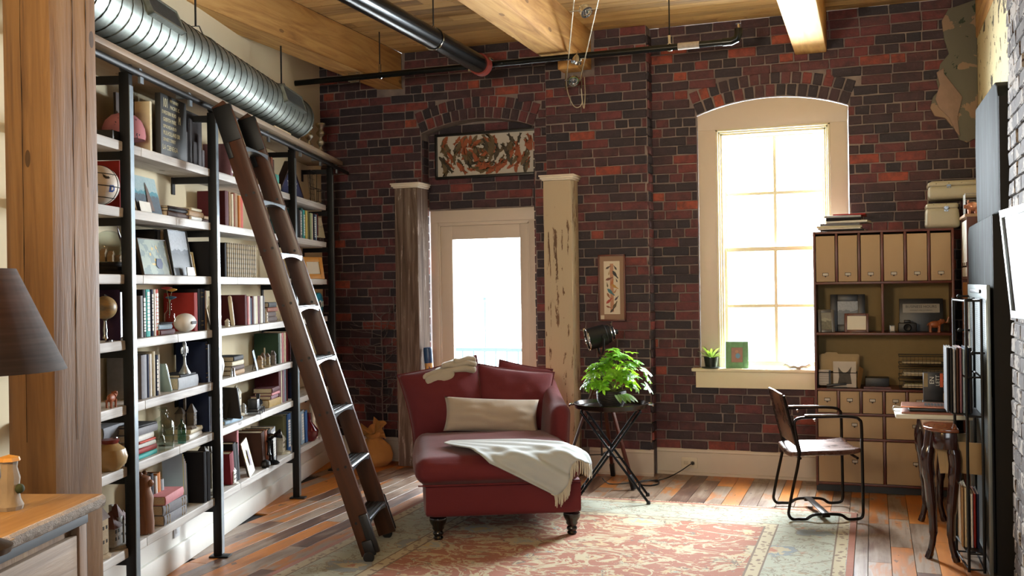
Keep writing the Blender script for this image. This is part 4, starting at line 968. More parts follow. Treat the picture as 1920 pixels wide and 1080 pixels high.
for y, w_, h_ in ((-.12, .05, .14), (-.05, .04, .19), (.02, .03, .27), (.08, .05, .15), (.15, .04, .2), (.2, .03, .12)): mb.bb(.0, .002, y-w_/2, y+w_/2, .02, h_)
part('printed_skyline', mb, plain('printed_dark_towers', '2f2224', .6), t)
# pink trucker cap on a small block
t = thing('trucker_cap', 'pink trucker cap with dark lettering and camouflage brim by the uprights', 'cap'); place(t, -2.185, sp(232, 260, -2.185), SHZ[6]+.045, -.3)
def pinkm():
    q = NT('pink_cap_cloth'); v = q.coord(); k = q.math('GREATER_THAN', q.noise(v, 30, 3), .64); q.base(q.mix(k, lin('b5757c'), lin('3b3140'))); q.rough(.85); return q.m
mb = MB(); mb.lathe([(.098, 0), (.101, .02), (.097, .055), (.083, .09), (.056, .115), (.025, .126), (0, .128)], 24); part('crown', mb, pinkm(), t, smooth=True)
mb = MB(); mb.grid(lambda a, b: (.17*(a-.5), -.085-.085*b*(1-.7*(2*a-1)**2), .012+.02*(1-(2*a-1)**2)-.012*b), 12, 6); mb.grid(lambda a, b: (.17*(a-.5), -.085-.085*b*(1-.7*(2*a-1)**2), .008+.02*(1-(2*a-1)**2)-.012*b), 12, 6)
cm = NT('camouflage_cloth'); cm.base(cm.ramp(cm.noise(cm.coord(), 45, 3), [(.42, '2a2622'), (.5, '5a4d3e'), (.6, '3c3f30')], 'CONSTANT')); cm.rough(.85)
part('brim', mb, cm.m, t, smooth=True)
mb = MB(); mb.sphere((0, 0, .128), .008); part('button', mb, BLACK, t)
mb = MB(); mb.bb(-.07, .07, -.1, .1, 0, .044); solo('storage_box', 'low black box carrying the pink trucker cap', 'box', mb, BLACK, bevel=.004); place(D.objects['storage_box'], -2.16, sp(228), SHZ[6]+.0005)
# carved figure, small boxes
def cottage(name, label, u, s, z, h, w_, wallc, roofc, seed, towers=2, cat='figurine', group='little model houses on the shelves'):
    u = min(u, -2.080-w_*.5); rr = random.Random(seed); t = thing(name, label, cat, group=group); place(t, u, s, z+.0005)
    wm = plain('stone_'+wallc, wallc, .85, var=.3, scale=40, bump=.5); rm = plain('roof_'+roofc, roofc, .7, var=.25, scale=50, bump=.3)
    mb = MB(); mb.lathe([(w_*.5, 0), (w_*.5, h*.03), (w_*.42, h*.07), (0, h*.09)], 10); part('base', mb, wm, t)
    bw = w_*.5; n = towers
    for i in range(n):
        x = rr.uniform(-.2, .2)*w_; y = (-.5+(i+.5)/n)*w_*.9; ww = w_*(.42 if i == 0 else .34)*rr.uniform(.9, 1.15); hh = h*(.72 if i == rr.randrange(n) or n == 1 else rr.uniform(.4, .62))
        mb = MB(); mb.bb(x-ww*.5, x+ww*.5, y-ww*.5, y+ww*.5, h*.08, hh); b_ = part('house_body', mb, wm, t, bevel=.001)
        mb = MB(); e = ww*.6; top = min(h, hh+ww*rr.uniform(.7, 1.3)); mb.add([(x-e, y-e, hh-.002), (x+e, y-e, hh-.002), (x+e, y+e, hh-.002), (x-e, y+e, hh-.002), (x-e*.2, y, top), (x+e*.2, y, top)], [(0, 1, 2, 3), (0, 3, 4), (1, 5, 2), (0, 4, 5, 1), (3, 2, 5, 4)]); part('roof', mb, rm, t)
        mb = MB()
        for k in range(2):
            for q in (-.22, .22): zz = h*.12+(hh-h*.12)*(.25+.42*k); mb.bb(x+ww*.5, x+ww*.5+.0015, y+q*ww-ww*.09, y+q*ww+ww*.09, zz, zz+ww*.24)
        part('window', mb, plain('tiny_dark_window', '221b17', .5), b_)
    mb = MB(); mb.bb(-w_*.1, w_*.0, -w_*.1, w_*.02, h*.5, h*.98); part('chimney', mb, wm, t)
    return t
cottage('model_house', 'carved pale figure group on the seventh shelf up behind the ladder', -2.14, sp(497), SHZ[6], .17, .09, 'b09a82', '6e4f3a', 2, 1)
mb = MB(); mb.bb(-.12, 0, -.06, .06, 0, .055); solo('keepsake_box', 'cream box under the teal box beside the folded flag', 'box', mb, plain('cream_box', 'c9b895', .7), bevel=.003); place(D.objects['keepsake_box'], -2.1, sp(523), SHZ[6]+.0005)
mb = MB(); mb.bb(-.1, 0, -.05, .05, 0, .06); solo('teal_box', 'small teal box on the cream box beside the folded flag', 'box', mb, plain('teal_box', '3f9a8c', .6), bevel=.003); place(D.objects['teal_box'], -2.105, sp(522), SHZ[6]+.056)
# folded flag in triangular case
t = thing('folded_flag_case', 'folded blue flag with white stars in a triangular wooden case', 'flag case'); place(t, -2.12, (sp(533)+sp(580))/2, SHZ[6]+.001)
fw = sp(580)-sp(533)
mb = MB(); a, h_ = fw/2, .268
mb.prism([(-a, 0), (a, 0), (0, h_)], -.07, -.02, 'x'); part('case', mb, plain('flag_case_wood', '2c1413', .4), t, bevel=.003)
mb = MB(); 
for p, q in (((-a, 0), (a, 0)), ((a, 0), (0, h_)), ((0, h_), (-a, 0))): mb.bar((-.018, p[0]*.97, p[1]+.004), (-.018, q[0]*.97, q[1]), .014, .012, (1, 0, 0))
part('rim', mb, plain('flag_case_wood', '2c1413', .4), t)
mb = MB(); mb.prism([(-a+.03, .018), (a-.03, .018), (0, h_-.035)], -.019, -.014, 'x'); part('flag', mb, plain('flag_navy_cloth', '1e2450', .8, bump=.2), t)
def star(mb, x, y, z, r):
    mb.prism([(y+(r if i % 2 == 0 else r*.4)*math.sin(i*PI/5), z+(r if i % 2 == 0 else r*.4)*math.cos(i*PI/5)) for i in range(10)], x, x+.002, 'x')
for (y, z) in ((.02, .19), (.005, .10), (.095, .10), (-.09, .10)):
    mb = MB(); star(mb, -.0135, y, z, .036); part('star', mb, plain('white_star', 'd8d8d4', .7), t)
# wire basket
t = thing('wire_rack', 'wire letter rack standing beside the folded flag', 'wire rack'); place(t, -2.12, sp(594), SHZ[6]+.002)
mb = MB()
for z, y in ((.0, .09), (.12, .09), (.25, .1)): mb.tube([(0, -y, z), (0, y, z)], .003, 6)
for y in (-.09, .09): mb.tube([(0, y, 0), (0, y*1.1, .25)], .003, 6)
for k in range(8): mb.tube([(-.005, -.08+k*.022, 0), (-.03, -.08+k*.022, .25)], .0012, 5)
for k in range(6): mb.tube([(-.015, -.09, .03+k*.04), (-.015, .09, .03+k*.04)], .0012, 5)
part('back_grid', mb, BLACKM, t); mb = MB()
for z in (.0, .10): mb.tube([(0, -.09, z), (.06, -.09, z), (.06, .09, z), (0, .09, z)], .003, 6)
for y in (-.09, .09): mb.tube([(.06, y, 0), (.06, y, .10)], .003, 6)
part('front_basket', mb, BLACKM, t)
# sixth shelf
t = thing('basketball', 'white basketball with black seams, black swoosh and blue letter', 'ball'); R_ = .088; place(t, -2.13, sp(197), SHZ[5]+R_+.002)
mb = MB(); mb.sphere((0, 0, 0), R_, 32, 20); part('panel_skin', mb, plain('white_ball_leather', 'cfc9bf', .5, var=.05, bump=.15), t, smooth=True)
mb = MB()
def ring(R3, off=0):
    r = math.sqrt(R_*R_-off*off); mb.tube([R3 @ V((r*math.cos(i*PI/20), r*math.sin(i*PI/20), off)) for i in range(40)], .0022, 6, closed=True)
ring(M.Rotation(.12, 3, 'Y')); ring(M.Rotation(PI/2, 3, 'X')); ring(M.Rotation(.1, 3, 'Y'), .052); ring(M.Rotation(.1, 3, 'Y'), -.052)
part('seam', mb, BLACK, t, smooth=True)
def on_ball(ax, el, pts, mat, name):
    mb = MB(); c = V((math.cos(el)*math.cos(ax), math.cos(el)*math.sin(ax), math.sin(el))); e1 = V((-math.sin(ax), math.cos(ax), 0)); e2 = c.cross(e1)
    vs = [(c*R_+e1*p[0]+e2*p[1]).normalized()*(R_+.0012) for p in pts]; cc = sum(vs, V())/len(vs); cc = cc.normalized()*(R_+.0012); mb.add([cc]+vs, [(0, i+1, (i+1) % len(vs)+1) for i in range(len(vs))]); part(name, mb, mat, t)
on_ball(-.55, .38, [(-.028, .014), (-.018, .004), (-.008, -.002), (.03, .012), (-.004, -.010), (-.018, -.010), (-.027, -.002)], BLACK, 'printed_swoosh')
BLU = plain('printed_blue', '1f3f8c', .5)
on_ball(-.42, -.22, [(-.014, .016), (.006, .016), (.015, .008), (.015, -.008), (.006, -.016), (-.014, -.016)], BLU, 'printed_letter')
on_ball(-.42, -.22, [(-.004, .007), (.003, .006), (.006, .0), (.003, -.006), (-.004, -.007)], plain('white_ball_leather', 'cfc9bf'), 'printed_letter_hollow')
row(5, 'A', 226, [('red', 8, .225)], u=-2.15)
t = frame('framed_photo', 'beach print with a brown rock spire under pale sky', sp(310)-sp(262)-.02, .185, 0, None, print_mat('beach_print', 'a9c0c4', '5d98a8', '5c6570'), 'print', th=.008); lean_place(t, -2.10, (sp(310)+sp(262))/2-.02, SHZ[5], .22)
mb = MB(); mb.prism([(-.03, .01), (.045, .01), (.03, .07), (.018, .12), (.0, .155), (-.006, .12), (-.012, .07)], .000, .002, 'x'); part('printed_rock', mb, plain('printed_rock', '5a463c', .6), t)
t = frame('framed_photo', 'small white card propped under the beach print', .12, .05, 0, None, PALE, 'card', th=.004, stand=False); lean_place(t, -2.082, sp(268), SHZ[5], .2)
stack(5, 'B', 340, [('brown', .03, .28, .14), ('charcoal', .018, .26, .14), ('brown', .01, .24, .13)], 'pile beside the beach print')
stack(5, 'B', 372, [('white', .02, .16, .14), ('tan', .03, .22, .12), ('cream', .016, .16, .1)], 'loose pile next to the second upright', u=-2.085)
stack(5, 'B', 395, [('brown', .024, .16, .12), ('tan', .02, .14, .12)], 'pair at the second upright', u=-2.13)
t = frame('easel_print', 'small pale botanical print on a dark easel beside the brick wall', .16, .17, .0, None, print_mat('botanic_print', 'cfc7ae', 'a5a18e', 'bdb698'), 'print', th=.008); lean_place(t, -2.09, sp(600), SHZ[5]+.03, .2, -.2)
mb = MB(); mb.bb(-.03, .01, -.05, .05, 0, .028); solo('print_easel', 'dark little easel carrying the pale botanical print', 'easel', mb, DARKW, bevel=.002); place(D.objects['print_easel'], -2.09, sp(600), SHZ[5]+.0005)
# fifth shelf
t = thing('snow_globe', 'large glass snow globe with tiny houses on a black turned base', 'snow globe'); place(t, -2.172, sp(204, 480, -2.172), SHZ[4]+.0005)
mb = MB(); mb.lathe([(.085, 0), (.09, .012), (.078, .02), (.084, .034), (.07, .042), (.075, .055), (.0, .058)], 28); part('base', mb, BLACK, t, smooth=True, shade=.5)
mb = MB(); mb.sphere((0, 0, .125), .078, 28, 18); part('glass_dome', mb, GLASSJ, t, smooth=True)
for k, (x, y, hh) in enumerate(((.02, -.02, .04), (.0, .02, .05), (-.02, -.01, .06), (.03, .03, .03))):
    mb = MB(); mb.bb(x-.012, x+.012, y-.012, y+.012, .06, .06+hh*.6); mb.prism([(y-.015, .06+hh*.6), (y+.015, .06+hh*.6), (y, .06+hh)], x-.012, x+.012, 'x'); part('tiny_house', mb, plain('tiny_house_tan', '9b7d5e', .8), t)
t = thing('horn_sculpture', 'curved dark horn standing on a small block by the first upright', 'sculpture'); place(t, -2.11, sp(234), SHZ[4]+.0005)
mb = MB(); mb.bb(-.03, .03, -.03, .03, 0, .03); part('base', mb, DARKW, t, bevel=.003)
mb = MB(); mb.tube(catmull([(0, .01, .03), (0, .005, .09), (0, -.01, .14), (0, -.045, .185), (0, -.06, .22)]), [.016*(1-i/34) for i in range(33)], 10); part('horn', mb, plain('dark_horn', '30181a', .3), t, smooth=True)
row(4, 'B', 293, [('black', 6, .24), ('dark_grey', 4, .245), ('tan', 6, .24), ('black', 7, .235)], u=-2.19)
def sunm():
    q = NT('flower_print'); v = q.coord(); r = q.node('ShaderNodeVectorMath', operation='LENGTH'); q.put(r.inputs[0], q.vadd(v, (0, .01, -.02)))
    c = q.mix(q.math('GREATER_THAN', q.noise(v, 16, 3), .5), lin('8c9a8e'), lin('6c7f7c')); k = q.math('MULTIPLY', q.math('LESS_THAN', q.vor(v, 26), .34), q.math('LESS_THAN', r.outputs['Value'], .062)); c = q.mix(k, c, lin('c0a24e'))
    q.base(c); q.rough(.5); return q.m
t = frame('flower_painting', 'painted yellow flowers in a blue vase, leaning before dark books', sp(322)-sp(275), .185, .004, plain('thin_brown_frame', '4a3b2b', .5), sunm(), 'painting', th=.014); lean_place(t, -2.10, (sp(322)+sp(275))/2-.02, SHZ[4], .2, -.05)
mb = MB(); mb.prism([(.0, .05), (.02, .035), (.055, .035), (.07, .06), (.06, .085), (.015, .085)], -.003, -.0015, 'x'); part('painted_vase', mb, plain('painted_vase_blue', '33466e', .6), t)
t = frame('photo_stand', 'tall grey misty mountain photograph leaning beside the painted flowers', sp(362)-sp(326), .245, .003, BLKF, print_mat('mist_print', 'a7adb4', '5b626a', '4c5158'), 'photo', th=.02); lean_place(t, -2.10, (sp(362)+sp(326))/2, SHZ[4], .16)
t = frame('ticket_frame', 'small clear stand with red ticket stubs before the mountain photograph', .10, .045, .003, SILF, print_mat('stub_print', 'b9aeb0', '8d5c62', '9a9098'), 'card', th=.006, stand=False); lean_place(t, -2.075, sp(349), SHZ[4], .1)
t = frame('gilt_photo_frame', 'small gilt framed photograph beside the mountain photograph', .09, .135, .014, GILF, print_mat('pool_print', 'b9b9a4', '7d9c98', 'a9a08a'), 'photo', mat_w=.008, th=.012); lean_place(t, -2.12, sp(368), SHZ[4], .15)
row(4, 'B', 396, [('black', 4, .20), ('maroon', 4, .15)])
cottage('model_house', 'reddish carved figure on the fifth shelf up between ladder rails', -2.13, sp(517), SHZ[4], .14, .07, '8c5a4a', '6b3d30', 5, 1)
t = frame('framed_photo', 'grey abstract photograph turned edgeways behind the bright orange frame', .08, .15, .004, SILF, print_mat('grey_print', '9ba0a6', '2f3237', '8d9298'), 'photo', th=.02); lean_place(t, -2.12, sp(563), SHZ[4], .1, -.3)
t = frame('orange_photo_frame', 'bright orange wooden frame around a small skyline photograph', 0.23, .175, .038, plain('orange_frame_wood', 'cf9236', .5, var=.1), print_mat('skyline_print', 'c4c6c4', '5a4f45', '9aa09c'), 'photo', mat_w=.006, th=.016); lean_place(t, -2.10, sp(590), SHZ[4], .16, -.45)
# fourth shelf
t = thing('desk_globe', 'small antique terrestrial sphere on a silver arm stand', 'globe'); place(t, -2.12, sp(201), SHZ[3]+.0005)
mb = MB(); mb.lathe([(0, 0), (.035, 0), (.035, .006), (.012, .014), (.008, .03), (.01, .05), (.006, .09), (.012, .095), (0, .10)], 18); part('stand', mb, CHROME, t, smooth=True)
gm = NT('globe_map'); gm.base(gm.ramp(gm.noise(gm.mapping(gm.coord(), (6, 6, 16)), 1., 4), [(.38, '77705c'), (.5, 'a68c5e'), (.62, '5e625c')])); gm.rough(.4)
mb = MB(); mb.sphere((0, 0, .15), .052, 24, 16); part('sphere', mb, gm.m, t, smooth=True)
mb = MB(); mb.tube([(0, .057*math.cos(a_), .15+.057*math.sin(a_)) for a_ in [-.5*PI+PI*i/14 for i in range(15)]], .003, 6); part('meridian_arm', mb, CHROME, t)
t = frame('slate_folder', 'tall grey folder leaning beside the antique sphere', .06, .235, 0, None, print_mat('slate_print', '8c9096', '6a6e75', '53565c'), 'folder', th=.03, stand=False); place(t, -2.11, sp(233), SHZ[3]+.012, 0, 0, .12)
t = thing('flower_bottle', 'clear bottle holding red, yellow and blue felt flowers', 'bottle'); place(t, -2.115, sp(320), z_+.0005)
mb = MB(); mb.lathe([(.026, 0), (.028, .01), (.026, .04), (.011, .058), (.009, .095), (.012, .10)], 16); part('bottle', mb, GLASSJ, t, smooth=True)
for k, (y, z, c) in enumerate(((-.035, .165, '8c2f24'), (.03, .155, 'c79a3a'), (.02, .115, '2c5878'))):
    mb = MB(); mb.tube(catmull([(0, 0, .03), (0, 0, .09), (0, y, z)]), .0018, 5); st = part('stem', mb, plain('felt_stem', '55603a', .8), t)
    mb = MB(); mb.lathe([(0, -.004), (.012, 0), (.026, .006), (.028, .010), (.014, .014), (0, .016)], 12, (0, y, z)); part('bloom', mb, plain('felt_'+c, c, .9), st, smooth=True)
t = thing('rugby_ball', 'off-white leather football standing on edge beside the lying books', 'ball'); place(t, -2.105, sp(345), SHZ[3]+.052)
mb = MB(); N = 24; mb.grid(lambda a, b: (.05*math.sin(PI*b)**.8*math.cos(2*PI*a), -.085*math.cos(PI*b), .05*math.sin(PI*b)**.8*math.sin(2*PI*a)), 24, 16, True); part('skin', mb, plain('offwhite_football_leather', 'c9c4b8', .55, var=.15), t, smooth=True)
mb = MB(); 
for k in range(6): mb.bb(.046, .0535, -.03+k*.011, -.026+k*.011, -.008, .008)
mb.bb(.0485, .0525, -.035, .033, -.0015, .0015); part('lacing', mb, plain('grey_lacing', '6d7076', .7), t)
t = thing('ceramic_vase', 'pale pear-shaped vase partly behind the second steel upright', 'vase'); place(t, -2.13, sp(405), SHZ[3]+.0005)
mb = MB(); mb.lathe([(0, 0), (.026, 0), (.045, .03), (.05, .07), (.035, .11), (.014, .15), (.014, .17), (.022, .185)], 22); part('body', mb, plain('pale_glaze', 'c9c7bf', .3), t, smooth=True)
t = frame('card_stand', 'small white tilted card beside the pale pear-shaped vase', .07, .12, .004, SILF, PALE, 'card', th=.01); lean_place(t, -2.09, sp(391), SHZ[3], .2, .5)
t = thing('oval_frame', 'oval cream frame standing beside the second steel upright', 'frame'); place(t, -2.11, sp(434), SHZ[3]+.095, .35, -.1)
mb = MB(); mb.tube([(0, .048*math.cos(i*PI/16), .082*math.sin(i*PI/16)) for i in range(32)], .0115, 10, closed=True); part('rim', mb, plain('cream_wood_rim', 'c8b896', .45), t, smooth=True)
mb = MB(); mb.prism([(.044*math.cos(i*PI/12), .078*math.sin(i*PI/12)) for i in range(24)], -.004, .0, 'x'); part('brown_panel', mb, plain('oval_brown', '5e4930', .6), t)
for k, px in enumerate((497, 527)):
    cottage('tiny_church', ['tiny pale church model before the pile of brown books, fourth shelf up', 'tiny pale church model beyond the pile of brown books, fourth shelf up'][k], -2.085, sp(px), SHZ[3], .085, .045, 'cfc6b4', 'b9ab92', 11+k, 1)
cottage('tiny_church', 'tiny pale church model half hidden by the second steel upright, fourth shelf up', -2.085, sp(427), SHZ[3], .05, .05, 'cfc6b4', 'd8d0c0', 14, 1)
uk = thing('ukulele', 'turquoise round-bodied ukulele lying on the fourth shelf beside the bricks', 'ukulele'); place(uk, -2.10, sp(598), SHZ[3]+.098, 0, 0, 0)
TQ = plain('turquoise_lacquer', '1889a8', .3, coat=.5)
mb = MB(); mb.prism([(.115*math.cos(i*PI/20), .092*math.sin(i*PI/20)) for i in range(40)], -.045, 0, 'x'); part('body', mb, TQ, uk, bevel=.004)
mb = MB(); mb.tube([(.002, .03*math.cos(i*PI/14), .028*math.sin(i*PI/14)) for i in range(28)], .004, 6, closed=True); part('rosette', mb, plain('white_rosette', 'dedbd0', .5), uk)
mb = MB(); mb.prism([(.026*math.cos(i*PI/14), .024*math.sin(i*PI/14)) for i in range(28)], 0, .0015, 'x'); part('soundhole', mb, BLACK, uk)
mb = MB(); mb.bb(-.012, .006, -.30, -.03, -.015, .015); part('neck', mb, DARKW, uk, bevel=.003)
mb = MB()
for q in (-.009, -.003, .003, .009): mb.tube([(.009, -.30, q), (.007, .08, q*1.3)], .0009, 4)
part('string', mb, CHROME, uk)
mb = MB(); mb.bb(0, .006, .075, .085, -.022, .022); part('bridge', mb, plain('white_rosette', 'dedbd0', .5), uk)
# third shelf
def animal(name, label, u, s, z, L, mat, rz=0., trunk=False, raised=False, cat='figurine'):
    t = thing(name, label, cat, group='animal figurines'); place(t, u, s, z+.0005, rz)
    mb = MB(); k = L
    mb.sphere((0, 0, .42*k), .2*k, 16, 10, (.72, 1.55, .95)); mb.sphere((0, .38*k, .58*k), .13*k, 12, 8, (.85, 1.1, 1)); mb.tube([(0, .2*k, .48*k), (0, .33*k, .56*k)], [.15*k, .11*k], 10)
    part('body', mb, mat, t, smooth=True)
    for x in (-.1, .1):
        for y in (-.2, .2):
            mb = MB(); mb.tube([(x*k, y*k, .36*k), (x*k, y*k*1.12, .18*k), (x*k, y*k*1.05, 0)], [.075*k, .05*k, .055*k], 8); part('leg', mb, mat, t, smooth=True)
        mb = MB(); mb.sphere((x*1.15*k, .32*k, .64*k), .06*k, 8, 6, (.35, .9, 1.1)); part('ear', mb, mat, t, smooth=True)
    if trunk: mb = MB(); mb.tube(catmull([(0, .48*k, .56*k), (0, .60*k, .52*k), (0, .66*k, .66*k), (0, .72*k, .80*k)] if raised else [(0, .48*k, .56*k), (0, .56*k, .4*k), (0, .57*k, .2*k)]), .04*k, 8); part('trunk', mb, mat, t, smooth=True)
    mb = MB(); mb.tube([(0, -.3*k, .5*k), (0, -.38*k, .36*k)], .018*k, 6); part('tail', mb, mat, t)
    return t
animal('animal_figurine', 'small orange-brown clay animal on the third shelf up by the timber post', -2.10, sp(202), SHZ[2], .10, plain('orange_clay', 'a35f3c', .5))
t = thing('iron_lily_finial', 'small grey iron lily ornament on a stem standing on thick books', 'ornament'); place(t, -2.11, sp(345), z2+.0005)
IR = plain('pale_iron', '9aa0a3', .4, .7)
mb = MB(); mb.lathe([(0, 0), (.03, 0), (.03, .005), (.016, .03), (.008, .05), (.006, .09), (0, .10)], 14); part('stem', mb, IR, t, smooth=True)
mb = MB(); mb.tube([(0, 0, .08), (0, 0, .12), (0, 0, .16), (0, 0, .185)], [.005, .014, .01, .001], 10)
for q in (-1, 1): mb.tube(catmull([(0, 0, .095), (0, q*.02, .12), (0, q*.034, .14), (0, q*.042, .125), (0, q*.036, .108)]), .0045, 8)
mb.tube([(0, -.02, .098), (0, .02, .098)], .004, 8); part('lily_head', mb, IR, t, smooth=True)
mb = MB(); mb.bb(-.13, 0, -.003, .003, 0, .16); mb.bb(-.12, .002, .003, .006, 0, .15); solo('glassy_folder', 'pale green clear folder leaning on the white books', 'folder', mb, plain('pale_green_plastic', '94a89f', .2)); place(D.objects['glassy_folder'], -2.105, sp(318), SHZ[2]+.0015, 0, 0, .42)
t = thing('stoneware_jar', 'grey dappled stoneware jar beside the second steel upright', 'jar'); place(t, -2.12, sp(406), SHZ[2]+.0005)
mb = MB(); mb.lathe([(0, 0), (.03, 0), (.042, .03), (.05, .08), (.045, .115), (.034, .135), (.04, .15), (.036, .15)], 22); part('body', mb, plain('dappled_glaze', '8b8782', .4, var=.45, scale=26), t, smooth=True)
t = frame('blue_print', 'small pale blue sketch card leaning on the cream books', .08, .13, .0, None, print_mat('sketch_print', 'a9c0d3', '7b98b6', 'b9cbd9'), 'print', th=.008); lean_place(t, -2.08, sp(474), SHZ[2], .2, .2, .1)
for k, (px, hh, wd, a, b) in enumerate(((486, .085, .07, 'a08a6a', '7b5d42'), (499, .13, .08, '8f8264', '5b4a3c'), (511, .10, .07, '77706a', '4c4743'))):
    cottage('model_house', ['cluster of tan gabled model houses beside the blue sketch card', 'tallest tan model house before the dark green album', 'dark roofed model house beside the dark green album'][k], -2.09, sp(px), SHZ[2], hh, wd, a, b, 20+k, 2)
mb = MB(); mb.lathe([(0, 0), (.018, 0), (.012, .03), (.014, .05), (0, .055)], 12); solo('pewter_cup', 'tiny pewter cup at the foot of the second upright, third shelf up', 'cup', mb, CHROME, smooth=True); place(D.objects['pewter_cup'], -2.085, sp(427), SHZ[2]+.0005)
# second shelf
t = thing('ochre_jug', 'round ochre stoneware jug with red rim and pale loop handle', 'jug'); place(t, -2.112, sp(205, 850, -2.112), SHZ[1]+.0005)
mb = MB(); mb.lathe([(0, 0), (.04, 0), (.07, .03), (.078, .06), (.068, .095), (.042, .115), (.036, .122)], 26); part('body', mb, plain('ochre_glaze', 'a0855a', .3, var=.2, scale=8), t, smooth=True)
mb = MB(); mb.lathe([(.036, .118), (.042, .13), (.042, .138), (.036, .138)], 26); part('rim', mb, plain('red_rim_glaze', '6d1d18', .3), t, smooth=True)
mb = MB(); mb.tube(catmull([(0, .03, .135), (0, .075, .13), (0, .092, .085), (0, .07, .04)]), .006, 8); part('handle', mb, CHROME, t, smooth=True)
def bottle(label, px, h, r, mat, stopper=False, u=-2.11):
    t = thing('glass_bottle', label, 'bottle', group='old glass bottles on the second shelf'); place(t, u, sp(px), SHZ[1]+.0005)
    mb = MB(); mb.lathe([(0, .002), (r*.92, 0), (r, .008), (r, h*.66), (r*.8, h*.76), (r*.28, h*.84), (r*.25, h*.96), (r*.36, h*.97), (r*.36, h)], 22); part('body', mb, mat, t, smooth=True, shade=1.)
    if stopper: mb = MB(); mb.lathe([(0, h*.94), (r*.2, h*.96), (r*.2, h), (r*.5, h*1.03), (r*.3, h*1.08), (0, h*1.09)], 14); part('stopper', mb, GLASSJ, t, smooth=True)
bottle('large clear glass bottle with stopper on the second shelf up', 303, .20, .052, GLASSJ, True)
bottle('medium clear glass bottle with a flared stopper', 322, .165, .040, GLASSJ, True, -2.15)
bottle('small aqua glass bottle beside the two clear bottles', 334, .125, .022, glass('aqua_glass', 'a8d8cf', fac=2.), False, -2.10)
bottle('tiny clear vial before the large clear bottle', 290, .10, .016, GLASSJ, False, -2.085)
cottage('model_house', 'dark brown stacked model house standing on the cream books', -2.11, sp(355), z3, .20, .11, '5d5244', '40362e', 31, 2)
t = frame('framed_photo', 'black edged photograph seen edgeways beside the church model', .16, .19, .006, BLKF, print_mat('dim_print', 'b4a887', '8b8472', '6e6a60'), 'photo', th=.012); place(t, -2.12, sp(434), SHZ[1]+.026, 1.2, -.16)
cottage('model_church', 'pale model church with a grey spire, second shelf up', -2.10, sp(447), SHZ[1]+.024, .19, .09, 'b9b19d', '8c8878', 41, 2)
cottage('model_church', 'squat silver model chapel beside the pale model church', -2.075, sp(453), SHZ[1]+.024, .07, .05, 'b5b8ba', '9aa0a4', 42, 1)
t = thing('toy_engine', 'black enamel toy engine on the second shelf up', 'toy'); place(t, -2.10, sp(474), SHZ[1]+.0005, .1)
mb = MB(); mb.bb(-.035, .035, -.09, .09, .018, .04); mb.bb(-.03, .03, -.085, -.02, .04, .10); part('chassis', mb, BLACK, t, bevel=.004)
mb = MB(); mb.T = M.Translation((0, .03, .062)) @ M.Rotation(PI/2, 4, 'X'); mb.lathe([(0, -.06), (.026, -.06), (.026, .05), (0, .05)], 16); part('boiler', mb, plain('black_enamel', '101418', .12), t, smooth=True, shade=.5)
mb = MB(); mb.lathe([(0, .08), (.01, .08), (.014, .12), (0, .122)], 12, (0, .07, 0)); part('funnel', mb, BLACK, t, smooth=True)
for x in (-.036, .036):
    for y in (-.06, 0, .06): mb = MB(); mb.T = M.Translation((x, y, .021)) @ M.Rotation(PI/2, 4, 'Y'); mb.lathe([(0, -.005), (.02, -.005), (.02, .005), (0, .005)], 14); part('wheel', mb, CHROME, t)
# lowest shelf
cottage('model_castle', 'tall tan model manor with brown roof on the lowest shelf', -2.085, sp(203, 1000, -2.085), SHZ[0], .24, .17, '9c8a6e', '4f382a', 51, 3)
cottage('model_castle', 'grey turreted model castle with red roof on the lowest shelf', -2.12, sp(228, 960), SHZ[0], .20, .14, '8f8b84', '56302a', 53, 3)
cottage('model_castle', 'small model cottage with a green pine before it on the lowest shelf', -2.08, sp(270), SHZ[0], .13, .10, 'a09a8c', '2f3d2c', 55, 2)
t = thing('carved_bear', 'tall carved brown wooden bear beside the first steel upright', 'sculpture'); place(t, -2.13, sp(270), SHZ[0]+.0005)
CW = wood('carved_bear_wood', [(.2, '3d2416'), (.5, '7a4c2a'), (.8, 'a8845c')], axis=2, scale=2., rough=.5, knots=False)
mb = MB(); mb.lathe([(0, 0), (.05, 0), (.052, .05), (.046, .12), (.05, .17), (.038, .21), (.04, .24), (.036, .27), (0, .285)], 16); part('body', mb, CW, t, smooth=True)
mb = MB(); mb.sphere((.038, 0, .24), .018, 10, 8); part('muzzle', mb, CW, t, smooth=True)
for y in (-.025, .025): mb = MB(); mb.sphere((0, y, .285), .013, 8, 6); part('ear', mb, CW, t, smooth=True)
cottage('model_castle', 'tall grey half-timbered model town hall beside the black binders', -2.12, sp(399), SHZ[0], .33, .13, '8b8474', '4d463c', 57, 2)
cottage('model_castle', 'white snowy model chapel at the foot of the second upright', -2.08, sp(434), SHZ[0], .10, .07, 'cfcdc6', 'b8b8b4', 58, 2)
t = frame('cover_print', 'cream and yellow illustrated book leaning out from black books', .17, .22, 0, None, print_mat('cream_print', 'dcd8c4', 'd9c876', 'cfcabb'), 'book', th=.02, stand=False); lean_place(t, -2.085, sp(464), SHZ[0]+.005, .22, .12, .10)
mb = MB(); mb.prism([(.0+.024*math.cos(i*PI/8), .11+.055*math.sin(i*PI/8)) for i in range(16)], .0, .001, 'x'); part('printed_figure', mb, plain('printed_grey_mauve', '8f8490', .7), t)
t = thing('candlestick_phone', 'black telescope-like candlestick phone on the lowest shelf', 'telephone'); place(t, -2.085, sp(498), SHZ[0]+.0005)
